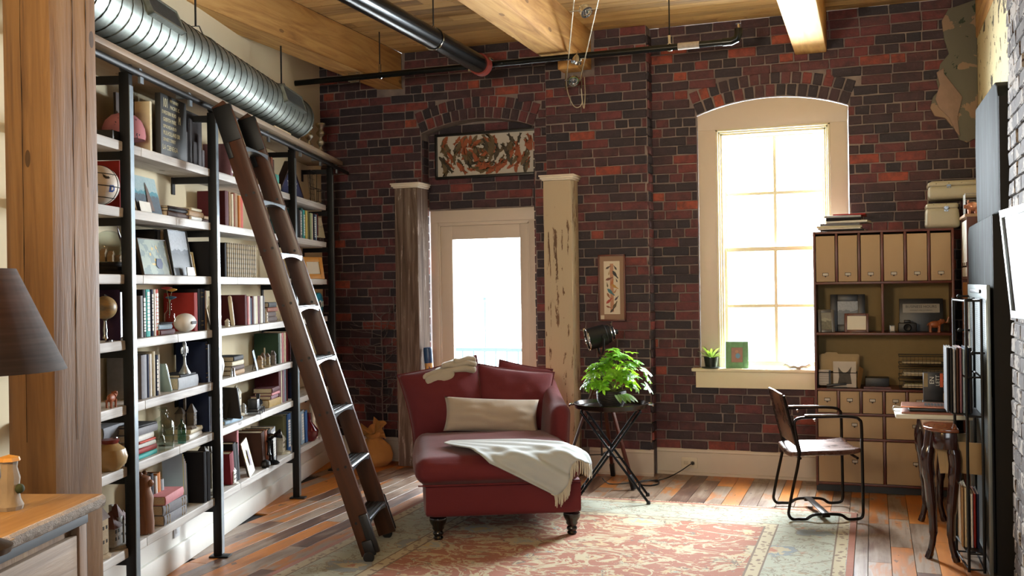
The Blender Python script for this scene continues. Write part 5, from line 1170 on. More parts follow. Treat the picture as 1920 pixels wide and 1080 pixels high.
mb = MB(); mb.lathe([(0, 0), (.052, 0), (.055, .01), (.04, .022), (.018, .03), (.014, .05), (.014, .16), (0, .165)], 22); part('stand', mb, plain('black_enamel', '101418', .12), t, smooth=True)
mb = MB(); R2 = V((1, .3, .25)).to_track_quat('Z', 'Y').to_matrix().to_4x4(); mb.T = M.Translation((0, 0, .185)) @ R2; mb.lathe([(0, -.02), (.02, -.02), (.024, 0), (.012, .02), (.03, .055), (.034, .07), (.028, .068), (.01, .03)], 20); part('mouthpiece', mb, plain('black_enamel', '101418', .12), t, smooth=True)
mb = MB(); mb.tube([(.02, -.06, .15), (.02, -.045, .0+.15)], .006, 8); mb.T = M.Translation((.0, -.05, .12)); mb.lathe([(0, -.05), (.016, -.05), (.01, -.03), (.008, .03), (.02, .045), (0, .05)], 14); part('receiver', mb, plain('black_enamel', '101418', .12), t, smooth=True)
mb = MB(); mb.tube([(.03, .018, .02), (.03, .018, .16)], .003, 6); part('cord', mb, CHROME, t)
mb = MB(); mb.lathe([(0, 0), (.024, .002), (.032, .02), (.028, .04), (.01, .052), (0, .055)], 18); solo('black_pot', 'small round black pot beside the candlestick phone', 'pot', mb, BLACK, smooth=True); place(D.objects['black_pot'], -2.082, sp(486), SHZ[0]+.0005)
cottage('model_castle', 'tall white porcelain castle ruin on the lowest shelf by the third upright', -2.09, sp(534), SHZ[0], .22, .13, 'c0bba8', 'a9a592', 61, 3)
mb = MB(); mb.lathe([(0, 0), (.10, 0), (.105, .008), (0, .012)], 24); 
t = thing('red_vase', 'dark red glass carafe on the lowest shelf beyond the third upright', 'vase'); place(t, -2.11, sp(576), SHZ[0]+.0005)
mb = MB(); mb.lathe([(0, 0), (.045, 0), (.07, .04), (.072, .08), (.045, .12), (.018, .15), (.016, .20), (.022, .215)], 22); part('body', mb, plain('ruby_glass', '5a0d1c', .08, coat=.6), t, smooth=True)
t = thing('flower_figurine', 'white porcelain figurine beyond the dark red carafe', 'figurine'); place(t, -2.12, sp(586), SHZ[0]+.0005)
mb = MB(); mb.lathe([(0, 0), (.04, 0), (.03, .04), (.035, .08), (.02, .12), (.02, .2), (.03, .24), (.02, .28), (0, .29)], 12); part('body', mb, plain('porcelain', 'cfc9bd', .3, var=.2), t, smooth=True)
# mercury glass candlesticks on the top board
for k, (px, label) in enumerate(((556, 'wavy mercury-glass candlestick half behind the end of the duct'), (579, 'middle wavy mercury-glass candlestick on top of the bookcase'), (601, 'wavy mercury-glass candlestick nearest the brick wall'))):
    t = thing('candlestick', label, 'candlestick', group='mercury-glass candlesticks on the bookcase'); place(t, -2.15, sp(px, 250, -2.15), 2.566)
    pr_ = [(0, 0), (.05, 0)]; hh = .31
    for i in range(1, 25): zz = hh*i/24; pr_.append((.022+.012*math.cos(zz*2*PI/.075)+.012*(zz/hh)**3, zz))
    pr_ += [(.02, hh-.004)]
    mb = MB(); mb.lathe(pr_, 20); part('stem', mb, plain('mercury_glass', 'd6d4c6', .22, .9, .3, 60, bump=.6), t, smooth=True)
mb = MB(); mb.bb(-.005, .005, -.18, .18, 0, .012); solo('flat_slat', 'narrow pale slat lying on the bookcase top under the duct', 'slat', mb, plain('pale_slat', 'cdb892', .6)); place(D.objects['flat_slat'], -2.0, sp(530, 260, -2.0), 2.566)
# outlet in the plinth
t = thing('wall_outlet', 'white outlet plate on the white panel under the lowest shelf', 'outlet'); place(t, -2.222, sp(362), .22)
mb = MB(); mb.bb(-.002, .004, -.036, .036, -.058, .058); part('plate', mb, plain('white_plastic', 'd9dde0', .4), t, bevel=.002)
for z in (-.024, .024): mb = MB(); mb.bb(.003, .0055, -.016, .016, z-.014, z+.014); part('socket', mb, plain('white_plastic_b', 'c9cdd0', .4), t, bevel=.001)
# ------------------------------------------------------------------ rug
def rug_mat(hx, hy):
    t = NT('faded_oriental_rug'); v = t.coord(); x, y, z = t.sep(v); nz = t.noise(v, 9, 3)
    ax = t.math('SUBTRACT', hx, t.math('ABSOLUTE', x)); ay = t.math('SUBTRACT', hy, t.math('ABSOLUTE', y)); d = t.math('MINIMUM', ax, ay)
    red, cream, blue, pale = lin('8c432a'), lin('ab9f80'), lin('6f7f86'), lin('9aa090')
    def N_(sc, off, det=5, ds=1.2): return t.noise(t.mapping(v, (1, 1.35, 1), off), sc, det, .6, ds)
    gt = lambda a, th: t.math('GREATER_THAN', a, th); lt = lambda a, th: t.math('LESS_THAN', a, th)
    band = lambda a, c_, w_: lt(t.math('ABSOLUTE', t.math('SUBTRACT', a, c_)), w_)
    n1, n2, n3, n4 = N_(3.2, (0, 0, 0)), N_(5.5, (4, 1, 0)), N_(9, (1, 8, 2), 4), N_(15, (7, 3, 1), 3)
    wv = t.vadd(v, t.vmul(t.comb(t.math('SUBTRACT', n2, .5), t.math('SUBTRACT', n3, .5), 0.), .22)); v1 = t.vor(t.mapping(wv, (1, 1.3, 1)), 1.9)
    f = t.mix(band(n1, .5, .028), red, cream); f = t.mix(gt(n3, .60), f, lin('b09a72')); f = t.mix(gt(n2, .62), f, cream); f = t.mix(band(n2, .615, .012), f, lin('5d5348')); f = t.mix(gt(n2, .68), f, blue)
    f = t.mix(lt(v1, .30), f, lin('5d5348')); f = t.mix(lt(v1, .285), f, cream); f = t.mix(lt(v1, .22), f, lin('8c9694')); f = t.mix(lt(v1, .15), f, lin('ad9a6c')); f = t.mix(lt(v1, .07), f, red); f = t.mix(gt(n4, .66), f, lin('b3a684'))
    b = t.mix(gt(n3, .61), pale, lin('8c7a60')); b = t.mix(band(n2, .5, .014), b, lin('6f6a58')); b = t.mix(lt(v1, .27), b, lin('6f6a58')); b = t.mix(lt(v1, .255), b, blue); b = t.mix(lt(v1, .17), b, cream); b = t.mix(lt(v1, .08), b, lin('a06048')); b = t.mix(gt(n4, .67), b, lin('a5664c'))
    # guard stripes
    g = t.mix(t.math('LESS_THAN', t.vor(t.mapping(v, (1, 1, 1)), 26.), .34), cream, lin('6c5646'))
    c = t.mix(t.math('GREATER_THAN', d, .53), b, f)
    for lo, hi, col in ((.455, .52, g), (.52, .532, lin('5e4a3c')), (.447, .457, lin('5e4a3c')), (.04, .10, g), (.10, .109, lin('5e4a3c'))):
        k = t.math('MULTIPLY', t.math('GREATER_THAN', d, lo), t.math('LESS_THAN', d, hi)); c = t.mix(k, c, col)
    c = t.mix(t.math('LESS_THAN', d, .036), c, lin('8f4a36'))
    c = t.mix(t.math('MULTIPLY', t.noise(t.mapping(v, (3, 26, 1)), 1., 5, .7), .32), c, lin('a99a7e'))
    t.base(c); t.rough(.95); t.b.inputs['Sheen Weight'].default_value = .1; t.bump(t.math('ADD', t.noise(v, 160, 2), t.vor(v, 300)), .35, .004); return t.m
HX, HY = 1.4425, 1.54; RC = V((-1.5575, 5.24, 0))
rg = thing('area_rug', 'large faded rust and cream oriental rug under the red chaise', 'rug', RC)
mb = MB(); NX, NY = 40, 44
mb.grid(lambda a, b: (HX*(2*a-1), HY*(2*b-1)+.006*NZ.noise(V((a*6, b*2, 3))), .009+.0012*NZ.noise(V((a*9, b*9, 0)))), NX, NY)
mb.grid(lambda a, b: (HX*(2*a-1), HY*(2*b-1)+.006*NZ.noise(V((a*6, b*2, 3))), .001), NX, NY); part('rug_body', mb, rug_mat(HX, HY), rg, smooth=True)
mb = MB(); rr = random.Random(5)
for k in range(520):
    x = -HX+2*HX*k/519; mb.bar((x, HY-.005, .004), (x+rr.uniform(-.006, .006), HY+rr.uniform(.012, .03), .004), .0045, .004)
part('fringe', mb, plain('rug_fringe', 'cfc4a8', .9), rg, kind='stuff')
# ------------------------------------------------------------------ chaise
CR = math.radians(25.5); CX = V((math.cos(CR), math.sin(CR), 0)); CY = V((-math.sin(CR), math.cos(CR), 0)); CF = V((-2.06, 5.53, .010))
def fabric(name, c1, c2, wv=260., rough=.85, sheen=.35):
    t = NT(name); v = t.coord(); n1 = t.noise(v, 5, 4); n2 = t.noise(t.mapping(v, (1, 1, 1)), wv, 2); t.base(t.mix(n1, lin(c1), lin(c2))); t.rough(rough)
    t.b.inputs['Sheen Weight'].default_value = sheen; t.b.inputs['Sheen Roughness'].default_value = .4
    t.bump(t.math('ADD', t.math('MULTIPLY', n2, .25), t.noise(v, 11, 3)), .25, .012); return t.m
RED = fabric('red_linen', '540f17', '62181d', sheen=.12)
ch = thing('chaise_longue', 'red linen chaise longue with one arm and turned black feet on the rug', 'chaise', CF, CR)
mb = MB(); softbox(mb, (-.01, .74, .235), (.94, 1.52, .21), .035, n=8, puff=(.006, .01, 0)); part('base', mb, RED, ch, smooth=True, shade=1.2)
def wr(p):
    k = NZ.noise(V((p.x*5, p.y*3, 2)))*.008+NZ.noise(V((p.x*17+p.y*9, p.y*11, 7)))*.003
    return V((p.x, p.y, p.z+k*(1 if p.z > .42 else .3)))
mb = MB(); softbox(mb, (-.035, .515, .405), (.985, 1.13, .165), .075, n=14, puff=(.02, .03, .022), fn=wr); o = part('seat_cushion', mb, RED, ch, smooth=True, shade=2)
mb = MB()
for z in (.335,): mb.tube([(x, y, z) for x, y in [(-.515+.96*i/14, -.055-.006*math.sin(i/14*PI)) for i in range(15)]], .0045, 6)
part('piping', mb, RED, o, smooth=True)
mb = MB(); softbox(mb, (-.01, 1.43, .50), (.95, .17, .70), .07, n=8, puff=(0, .01, .01), fn=lambda p: V((p.x, p.y+(p.z-.2)*.12, p.z+.03*(p.x/.47)*(1 if p.z > .5 else 0)))); part('back', mb, RED, ch, smooth=True, shade=2)
def armf(p):
    k = max(0, min(1, (p.y-.72)/.75)); z = .13+(p.z-.13)*(1+.26*k*k+.04*k); x = p.x+.05*max(0, p.z-.40)*(1-.3*k)*1.2
    return V((x, p.y, z))
mb = MB(); softbox(mb, (.435, 1.10, .41), (.125, .80, .56), .058, n=10, puff=(.014, .02, .0), fn=armf); part('arm', mb, RED, ch, smooth=True, shade=2)
FT = plain('black_turned_foot', '0d0b0b', .2, var=.05, coat=.5)
for x, y in ((-.40, .04), (.40, .04), (-.40, 1.42), (.40, 1.42)):
    mb = MB(); mb.lathe([(0, .0), (.026, 0), (.030, .010), (.024, .020), (.032, .032), (.032, .040), (.025, .050), (.036, .066), (.034, .078), (.046, .096), (.052, .115), (.050, .128), (0, .130)], 24, (x, y, 0)); part('foot', mb, FT, ch, smooth=True, shade=.9)
def cw(x, y, z): return CF+CX*x+CY*y+V((0, 0, z))
def cushion(name, label, cat, c, w_, h_, t_, mat, rx, ry, rz=0., seed=0, pipe=True, group=None, wrinkle=.004):
    o = thing(name, label, cat, cw(*c), 0, group); o.rotation_euler = (rx, ry, CR+rz)
    mb = MB(); pillow(mb, w_, h_, t_, M.Identity(4), 22, .06, wrinkle, seed); part('cover', mb, mat, o, smooth=True, shade=3.2, weld=.0004)
    if pipe:
        mb = MB(); P = []; n = 12
        for (ax, az, bx, bz) in ((-1, -1, 1, -1), (1, -1, 1, 1), (1, 1, -1, 1), (-1, 1, -1, -1)):
            for i in range(n):
                x, z = ax+(bx-ax)*i/n, az+(bz-az)*i/n; P.append((x*w_/2*(1-.06*(1-z*z)*abs(x)), 0, z*h_/2*(1-.06*(1-x*x)*abs(z))))
        mb.tube(P, .005, 6, closed=True); part('piping', mb, mat, o, smooth=True)
    return o
cushion('back_cushion', 'large red back cushion under the cream knitted throw', 'cushion', (-.31, 1.21, .695), .58, .50, .20, RED, -.16, -.22, .06, 3, group='red cushions on the chaise')
cushion('back_cushion', 'red back cushion with a folded corner beside the chaise arm', 'cushion', (.17, 1.23, .685), .56, .44, .20, RED, -.14, .13, -.06, 5, group='red cushions on the chaise')
cushion('red_cushion', 'small red cushion whose corners peep over the right back cushion', 'cushion', (.25, 1.365, .72), .40, .40, .09, RED, -.12, .2, 0, 8)
LINEN = fabric('oatmeal_linen', '9c8f80', 'a89c8c', 320, .9, .2)
cushion('lumbar_cushion', 'long oatmeal linen lumbar cushion lying across the red seat', 'cushion', (.0, 1.0, .600), .66, .24, .15, LINEN, -.30, .06, 0, 9, pipe=False)
# throws
THR = fabric('pale_wool_throw', '9ba3a4', 'adb3b0', 180, .95, .3)
tw = thing('wool_throw', 'pale grey fringed wool throw draped over the seat edge of the chaise', 'throw', CF, CR)
def seat_z(x, y):
    return .5065-.05*max(0, (abs(x+.035)-.38)/.11)**2-.05*max(0, (.06-y)/.1)**2
def throw_pt(l, b):
    """l along the cloth, b across, in chaise space; it slides over the front corner of the seat"""
    f = min(1, l/.42); dx, dy = .85, -.52; hw = (.04+.205*f**.8)*(b*2-1)
    x = -.33+dx*l+.52*hw; y = .33+dy*l+.85*hw; fold = (.010*math.sin(b*19+l*4)+.005*math.sin(b*41+3*l))*f
    ex, ey = max(0, x-.41), max(0, .0-y); sx, sy = 1-math.exp(-ex/.035), 1-math.exp(-ey/.03); drop = max(0, math.hypot(ex, ey)-.035*max(sx, sy))
    return V((min(x, .41)+(.098+fold)*sx, max(y, .0)-(.088+fold)*sy, seat_z(min(x, .44), max(y, .0))+.019+fold*.5-drop*.84))
mb = MB(); U_, V_ = 60, 40
mb.grid(lambda a, b: throw_pt(.87*b*(1+.03*math.sin(a*9)), a), V_, U_); 
sh = mb.mesh('cloth', THR, smooth=True, shade=3); o = link('cloth', sh, tw); md = o.modifiers.new('thick', 'SOLIDIFY'); md.thickness = .007; md.offset = 1
mb = MB(); rr = random.Random(3)
for k in range(64):
    a = k/63; p = throw_pt(.87*(1+.03*math.sin(a*9)), a); q = throw_pt(.845*(1+.03*math.sin(a*9)), a); L = rr.uniform(.055, .085); w_ = rr.uniform(-.012, .012)
    mb.tube([q, p, p+V((.004+w_*.3, w_*.4, -L*.5)), p+V((.002+w_*.5, w_, -L))], [.0035, .0045, .004, .0022], 5)
part('fringe', mb, plain('throw_fringe', 'b9b4a4', .95), tw, kind='stuff')
KN = fabric('cream_knit', '9a9282', 'aaa190', 90, .95, .2)
tk = thing('knitted_throw', 'folded cream knitted throw heaped on top of the red back cushion', 'throw', cw(-.25, 1.25, .905), CR)
def kf(sx, amp, sd):
    return lambda p: V((p.x, p.y+.01*NZ.noise(V((p.x*9, p.z*9, sd))), p.z+.17*(p.x+.02)-.55*(p.x+.02)**2*(1 if p.x < 0 else 1.6)+amp*NZ.noise(V((p.x*12, p.y*14, sd)))))
for i, (c, sz, sd) in enumerate((((-.03, 0, .0), (.38, .20, .05), 1), ((.04, -.02, .038), (.25, .16, .035), 4), ((-.10, -.07, -.035), (.22, .07, .10), 7), ((.08, -.045, .062), (.16, .09, .03), 9))):
    mb = MB(); softbox(mb, c, sz, min(sz)*.48, n=10, puff=(0, 0, .004), fn=kf(1, .022, sd)); part('fold', mb, KN, tk, smooth=True, shade=3)
# ------------------------------------------------------------------ tray table and plant
TT = V((-1.726, 6.76, 0))
tt_ = thing('tray_table', 'round black tray table on crossed metal legs beside the chaise', 'table', TT+V((0, 0, .0)), .23)
mb = MB(); mb.lathe([(0, .640), (.235, .640), (.250, .648), (.262, .678), (.256, .680), (.243, .655), (.23, .650), (0, .650)], 40); part('tray', mb, plain('dark_tray_lacquer', '1d1613', .22, .3, .1), tt_, smooth=True, shade=.6)
for s in (-1, 1):
    mb = MB(); mb.tube(catmull([(s*.258, -.04, .672), (s*.285, -.03, .668), (s*.290, 0, .655), (s*.285, .03, .668), (s*.258, .04, .672)]), .006, 8); part('tray_handle', mb, CHROME, tt_, smooth=True)
BL = plain('black_tube', '121417', .25, .7, .1)
def on_floor(y): return .012 if y < 0.03 else .003
for yy in (-.155, .155):
    for s in (-1, 1):
        y2 = yy+s*.012; mb = MB(); z0 = .014 if yy < 0 else .004; mb.tube([(s*-.245, y2, z0+.008), (s*.20, y2, .632)], .0085, 10); lg = part('leg', mb, BL, tt_, smooth=True)
        mb = MB(); mb.lathe([(0, z0-.002), (.014, z0-.002), (.014, z0+.012), (.009, z0+.02), (0, z0+.02)], 12, (s*-.247, y2, 0)); part('leg_tip', mb, BLACK, lg)
    mb = MB(); mb.tube([(-.02, yy-.02, .345), (-.02, yy+.02, .345)], .008, 8); part('pivot', mb, CHROME, tt_)
for s in (-1, 1):
    mb = MB(); mb.tube([(s*.20, -.165, .632), (s*.20, .165, .632)], .0085, 10); part('top_bar', mb, BL, tt_, smooth=True)
    mb = MB(); mb.tube([(s*.19, -.15, .09), (s*.19, .15, .09)], .006, 8); part('brace', mb, BL, tt_, smooth=True)
pt = thing('potted_plant', 'bushy bright green umbrella plant in a dark pot on the tray table', 'plant', TT+V((.01, -.02, .651)))
mb = MB(); mb.lathe([(0, 0), (.075, 0), (.10, .05), (.105, .10), (.10, .115), (.094, .11), (.09, .09), (0, .085)], 26)
pw = NT('dark_woven_pot'); vv = pw.coord(); pw.base('1b1512'); pw.rough(.6); pw.bump(pw.noise(pw.mapping(vv, (20, 20, 120)), 1., 2), .8, .01); part('pot', mb, pw.m, pt, smooth=True)
def leafmat(name, a, b):
    t = NT(name); r = t.rnd(); t.base(t.mix(t.math('FRACT', t.math('ADD', r, t.island())), lin(a), lin(b))); t.rough(.38)
    t.b.inputs['Subsurface Weight'].default_value = 0
    tr = t.node('ShaderNodeBsdfTranslucent'); tr.inputs[0].default_value = lin('9cc832'); ms = t.node('ShaderNodeMixShader'); ms.inputs[0].default_value = .38
    t.t.links.new(t.b.outputs[0], ms.inputs[1]); t.t.links.new(tr.outputs[0], ms.inputs[2]); t.t.links.new(ms.outputs[0], t.out.inputs[0]); return t.m
LF = leafmat('umbrella_leaf', '4b8a1e', '86c637'); LFD = leafmat('pale_edge_leaf', '4a6b3a', '7c8f4e')
def leaflet(mb, base, d, up, L, w_):
    d = V(d).normalized(); sd = d.cross(V(up)).normalized(); nrm = sd.cross(d); vs = []; n = 5
    for i in range(n+1):
        k = i/n; ww = w_*math.sin(PI*min(.97, k*.93+.04))**.8*(1 if k < 1 else 0); c = V(base)+d*(L*k)-nrm*(.25*L*k*k)
        vs += [c-sd*ww+nrm*ww*.25, c, c+sd*ww+nrm*ww*.25]
    mb.add(vs, [(i*3+j, i*3+j+1, i*3+4+j, i*3+3+j) for i in range(n) for j in (0, 1)])
PAL = []
for k in range(5):
    rr = random.Random(k); mb = MB(); n = rr.choice((6, 7, 8))
    for i in range(n):
        a = 2*PI*i/n+rr.uniform(-.15, .15); leaflet(mb, (0, 0, 0), (math.cos(a), math.sin(a), rr.uniform(.05, .35)), (0, 0, 1), rr.uniform(.040, .058), rr.uniform(.011, .015))
    PAL.append(mb.mesh('leaf_cluster', LF, smooth=True))
rr = random.Random(12); mb = MB(); k = 0
while k < 120:
    az = rr.uniform(0, 2*PI); el = rr.uniform(-.25, PI/2); rad = rr.uniform(.55, 1.0)**.6
    ex = 1.02+.25*max(0, math.cos(az-.2))
    p = V((.205*rad*math.cos(az)*math.cos(el)*ex, .18*rad*math.sin(az)*math.cos(el), .15+.225*rad*math.sin(el)*(1+.22*math.cos(az)) if el > 0 else .15+.20*rad*math.sin(el)*.6))
    if p.z < .03 or p.length > .42: continue
    nrm = (p-V((0, 0, .05))).normalized()+V((rr.uniform(-.3, .3), rr.uniform(-.3, .3), rr.uniform(0, .5))); nrm.normalize()
    o = link('leaf_cluster', PAL[k % 5], pt, p, nrm.to_track_quat('Z', 'Y').to_euler(), [rr.uniform(.75, 1.15)]*3)
    if k % 3 == 0: mb.tube(catmull([(rr.uniform(-.04, .04), rr.uniform(-.04, .04), .09), p*.55+V((0, 0, .06)), p], 4), .0022, 5)
    k += 1
part('stem', mb, plain('olive_stem', '6c6a3a', .7), pt, kind='stuff')
for k in range(5):
    mb = MB(); a = -.9+.22*k; leaflet(mb, (.07*math.cos(a), .07*math.sin(a), .10), (math.cos(a), math.sin(a)-.4, -.15), (0, 0, 1), .15, .022); part('strap_leaf', mb, LFD, pt, smooth=True)
# ------------------------------------------------------------------ tripod spotlight
SPO = V((-1.94, 7.30, 0)); sl = thing('tripod_spotlight', 'black studio spotlight on dark wooden tripod legs behind the plant', 'floor lamp', SPO)
mb = MB(); mb.lathe([(0, .78), (.035, .78), (.04, .80), (.03, .84), (.012, .86), (.012, .96), (0, .96)], 18); part('hub', mb, BLACKM, sl, smooth=True)
for i, (fx, fy) in enumerate(((-.27, -.13), (.27, -.17), (.01, .28))):
    a, b = V((fx*.10, fy*.10, .80)), V((fx, fy, .055)); mb = MB(); mb.bar(a, b, .026, .020); lg = part('leg', mb, wood('mahogany_leg', [(.2, '1f0d09'), (.5, '3d1a12'), (.8, '562619')], axis=2, scale=2, rough=.3, knots=False), sl, bevel=.003)
    mb = MB(); mb.bar(a.lerp(b, .93), a.lerp(b, 1.065), .034, .030); part('leg_shoe', mb, BLACK, lg, bevel=.003)
    mb = MB(); mb.bar(a.lerp(b, .78), V((0, 0, .22)), .010, .006); part('spreader', mb, BLACKM, sl)
mb = MB(); mb.tube([(0, 0, .21), (0, 0, .78)], .007, 8); part('centre_rod', mb, BLACKM, sl)
AX = V((-.80, -.42, -.22)).normalized(); HC = V((.01, -.02, 1.115)); R4 = M.Translation(HC) @ AX.to_track_quat('Z', 'Y').to_matrix().to_4x4()
mb = MB(); mb.T = R4; mb.lathe([(0, -.135), (.018, -.135), (.022, -.115), (.03, -.11), (.05, -.10), (.052, -.085), (.058, -.082), (.060, -.065), (.070, -.062), (.072, -.04), (.082, -.035), (.084, .105), (.080, .105), (.076, .085), (.0, .085)], 36); part('lamp_housing', mb, plain('matte_black_housing', '17191b', .42, .4, .05), sl, smooth=True, shade=.5)
mb = MB(); mb.T = R4; mb.tube([(.084*math.cos(i*PI/18), .084*math.sin(i*PI/18), .104) for i in range(36)], .0055, 8, closed=True)
for i in range(4): a = i*PI/2+.4; mb.box((.08*math.cos(a), .08*math.sin(a), .108), (.018, .012, .008), M.Rotation(a, 3, 'Z'))
part('front_ring', mb, CHROME, sl, smooth=True)
mb = MB(); mb.T = R4; mb.lathe([(0, .098), (.04, .096), (.078, .090)], 30); part('lens', mb, plain('frosted_lens', 'd9dcd9', .25, var=.02), sl, smooth=True)
mb = MB(); mb.T = R4
for z in (-.095, -.073, -.05): mb.tube([((.053-z*.18+.002)*math.cos(i*PI/12), (.053-z*.18+.002)*math.sin(i*PI/12), z) for i in range(24)], .0028, 6, closed=True)
part('cooling_ring', mb, CHROME, sl, smooth=True)
side = AX.cross(V((0, 0, 1))).normalized(); mb = MB()
P = [HC+side*.092, HC+side*.094+V((0, 0, -.06)), HC+side*.07+V((0, 0, -.115)), HC+V((0, 0, -.14)), HC-side*.07+V((0, 0, -.115)), HC-side*.094+V((0, 0, -.06)), HC-side*.092]
mb.tube(catmull(P), .008, 8); part('yoke', mb, BLACKM, sl, smooth=True)
mb = MB(); mb.tube([HC+side*.083, HC+side*.112], .014, 12); mb.tube([HC-side*.083, HC-side*.112], .014, 12); part('yoke_knob', mb, BLACK, sl)
# ------------------------------------------------------------------ armchair
CC = V((-.362, 6.715, 0)); ca = thing('cantilever_armchair', 'worn brown leather armchair on a bent black tube frame before the window', 'chair', CC, .286)
TB = plain('dark_bronze_tube', '26211e', .28, .85, .1); rz_ = .011
for s in (-1, 1):
    Y = s*.235; zf = .0225 if s < 0 else .0225
    side_ = [(-.155, Y, .44), (-.165, Y, .36), (-.20, Y, .20), (-.222, Y, .09), (-.225, Y, .05), (-.205, Y, zf), (-.17, Y, zf-.001), (-.12, Y, zf), (-.08, Y, .045), (-.03, Y, .052), (.05, Y, .052), (.10, Y, .045), (.135, Y, zf), (.18, Y, zf-.001), (.215, Y, zf+.006), (.228, Y, .05), (.230, Y, .12), (.228, Y, .42), (.226, Y, .60), (.215, Y, .638), (.18, Y, .655), (.08, Y, .660), (-.08, Y, .655), (-.15, Y, .650), (-.178, Y, .635), (-.183, Y, .60), (-.165, Y, .50), (-.152, Y, .44)]
    mb = MB(); mb.tube(catmull(side_, 5), .0095, 10); fr_ = part('side_frame', mb, TB, ca, smooth=True)
    mb = MB(); mb.tube([(-.155, Y, .42), (-.175, Y*.98, .50), (-.205, Y*.96, .62), (-.238, Y*.94, .76), (-.245, Y*.93, .79)], .009, 10); part('back_post', mb, TB, ca, smooth=True)
    mb = MB(); mb.tube([(-.06, Y+s*.0, .645), (-.055, Y, .63)], .007, 8); part('arm_screw', mb, CHROME, fr_)
    mb = MB(); softbox(mb, (.0-.02, Y, .668), (.20, .026, .012), .005, n=3); part('arm_pad', mb, plain('pale_worn_arm', '8d8780', .25, .8), ca, smooth=True)
for x, z in ((.20, .40), (-.15, .40)):
    mb = MB(); mb.tube([(x, -.235, z), (x, .235, z)], .009, 10); part('seat_rail', mb, TB, ca, smooth=True)
mb = MB(); mb.box((.0, 0, .058), (.045, .49, .007)); mb.box((.0, -.236, .045), (.05, .03, .02)); mb.box((.0, .236, .045), (.05, .03, .02)); part('floor_brace', mb, TB, ca, bevel=.002)
LE = NT('worn_brown_leather'); v = LE.coord(); n1 = LE.noise(v, 7, 5, .65); LE.base(LE.ramp(n1, [(.3, '2a1812'), (.5, '4a2c20'), (.68, '7b5a48')])); LE.rough(LE.math('MULTIPLY_ADD', n1, .25, .16)); LE.bump(LE.noise(v, 60, 3), .2, .004)
mb = MB(); softbox(mb, (.02, 0, .415), (.43, .455, .034), .014, n=10, puff=(0, 0, .004), fn=lambda p: V((p.x, p.y, p.z+.022*(p.y/.23)**2-.004+.012*(p.x/.2)**3))); part('seat', mb, LE.m, ca, smooth=True, shade=1.5)
def bk(p):
    k = (p.z-.46)/.34; return V((p.x-.095*k+.03*(1-(p.y/.22)**2)*-1*.8, p.y, p.z+.018*(1-(p.y/.22)**2)))
mb = MB(); softbox(mb, (-.155, 0, .63), (.020, .43, .33), .009, n=10, puff=(.002, 0, 0), fn=bk); part('backrest', mb, LE.m, ca, smooth=True, shade=1.5)
# ------------------------------------------------------------------ sack and branch tree
SK = fabric('burlap_sack_cloth', 'a5793f', 'b98f52', 150, .9, .1)
sk = thing('burlap_sack', 'tan burlap sack tied in a knot on the floor beside the wooden column', 'sack', V((-3.985, 7.52, 0)), .3)
mb = MB()
def sackf(a, b):
    th = 2*PI*a; prof = [(0, .002), (.10, .0), (.135, .04), (.14, .10), (.12, .17), (.08, .215), (.045, .24), (.032, .26)]
    t = b*(len(prof)-1); i = min(int(t), len(prof)-2); k = t-i; r = prof[i][0]*(1-k)+prof[i+1][0]*k; z = prof[i][1]*(1-k)+prof[i+1][1]*k
    r *= 1+.07*math.sin(th*7+z*9)*min(1, z*6)+.05*math.sin(th*3+1); return (r*math.cos(th)*1.08, r*math.sin(th)*.9, z)
mb.grid(sackf, 48, 21, True); part('bag_body', mb, SK, sk, smooth=True, shade=3)
mb = MB(); mb.tube(catmull([(.04, 0, .255), (.0, .04, .262), (-.045, 0, .255), (0, -.045, .25), (.04, -.01, .265), (.03, .0, .28)]), .022, 10); part('knot', mb, SK, sk, smooth=True)
for i, (dx, dy, dz, L) in enumerate(((-.8, .1, .25, .13), (.45, .1, .9, .13), (-.3, -.4, .6, .09), (.7, -.2, .15, .10))):
    mb = MB(); d = V((dx, dy, dz)).normalized(); c0 = V((0, 0, .265)); sdv = d.cross(V((0, 1, .2))).normalized()
    mb.grid(lambda a, b: c0+d*(L*b)+sdv*((a-.5)*(.03+.09*b))+V((0, .018*math.sin(a*9+i)*b, .012*math.sin(a*7)*b)), 10, 6); o = part('sack_ear', mb, SK, sk, smooth=True); md = o.modifiers.new('thick', 'SOLIDIFY'); md.thickness = .004
br_ = thing('branch_tree', 'bare silvery twig tree standing in the corner behind the sack', 'branches', V((-3.965, 7.66, 0)))
TWG = plain('silvery_twig', '6b6360', .45, .5, .3, 40)
mb = MB(); trunk = [V((.004*math.sin(z*9), 0, z)) for z in [i*.07 for i in range(19)]]; mb.tube(trunk, [.007-.0002*i for i in range(19)], 6); part('trunk', mb, TWG, br_, smooth=True)
rr = random.Random(21)
for k in range(26):
    z0 = .42+.84*(k/25); sgn = 1 if k % 2 else -1; L = rr.uniform(.12, .30)*(1.1 if .5 < z0 < 1.1 else .8); P = [V((0, 0, z0))]; d = V((sgn*rr.uniform(.6, 1), rr.uniform(-.35, .15), rr.uniform(.0, .6))).normalized()
    for i in range(7):
        d = (d+V((rr.uniform(-.25, .25), rr.uniform(-.2, .1), rr.uniform(-.25, .32)))).normalized(); q = P[-1]+d*L/6
        if q.y > .08: q.y = .08
        P.append(q)
    mb = MB(); mb.tube(P, [.0042-.0004*i for i in range(8)], 5)
    for j in (3, 5):
        e = (d+V((rr.uniform(-.5, .5), -.2, rr.uniform(-.2, .7)))).normalized(); mb.tube([P[j], P[j]+e*.04, P[j]+e*.07+V((0, 0, .02))], [.0026, .002, .0012], 4)
    part('branch', mb, TWG, br_, smooth=True)
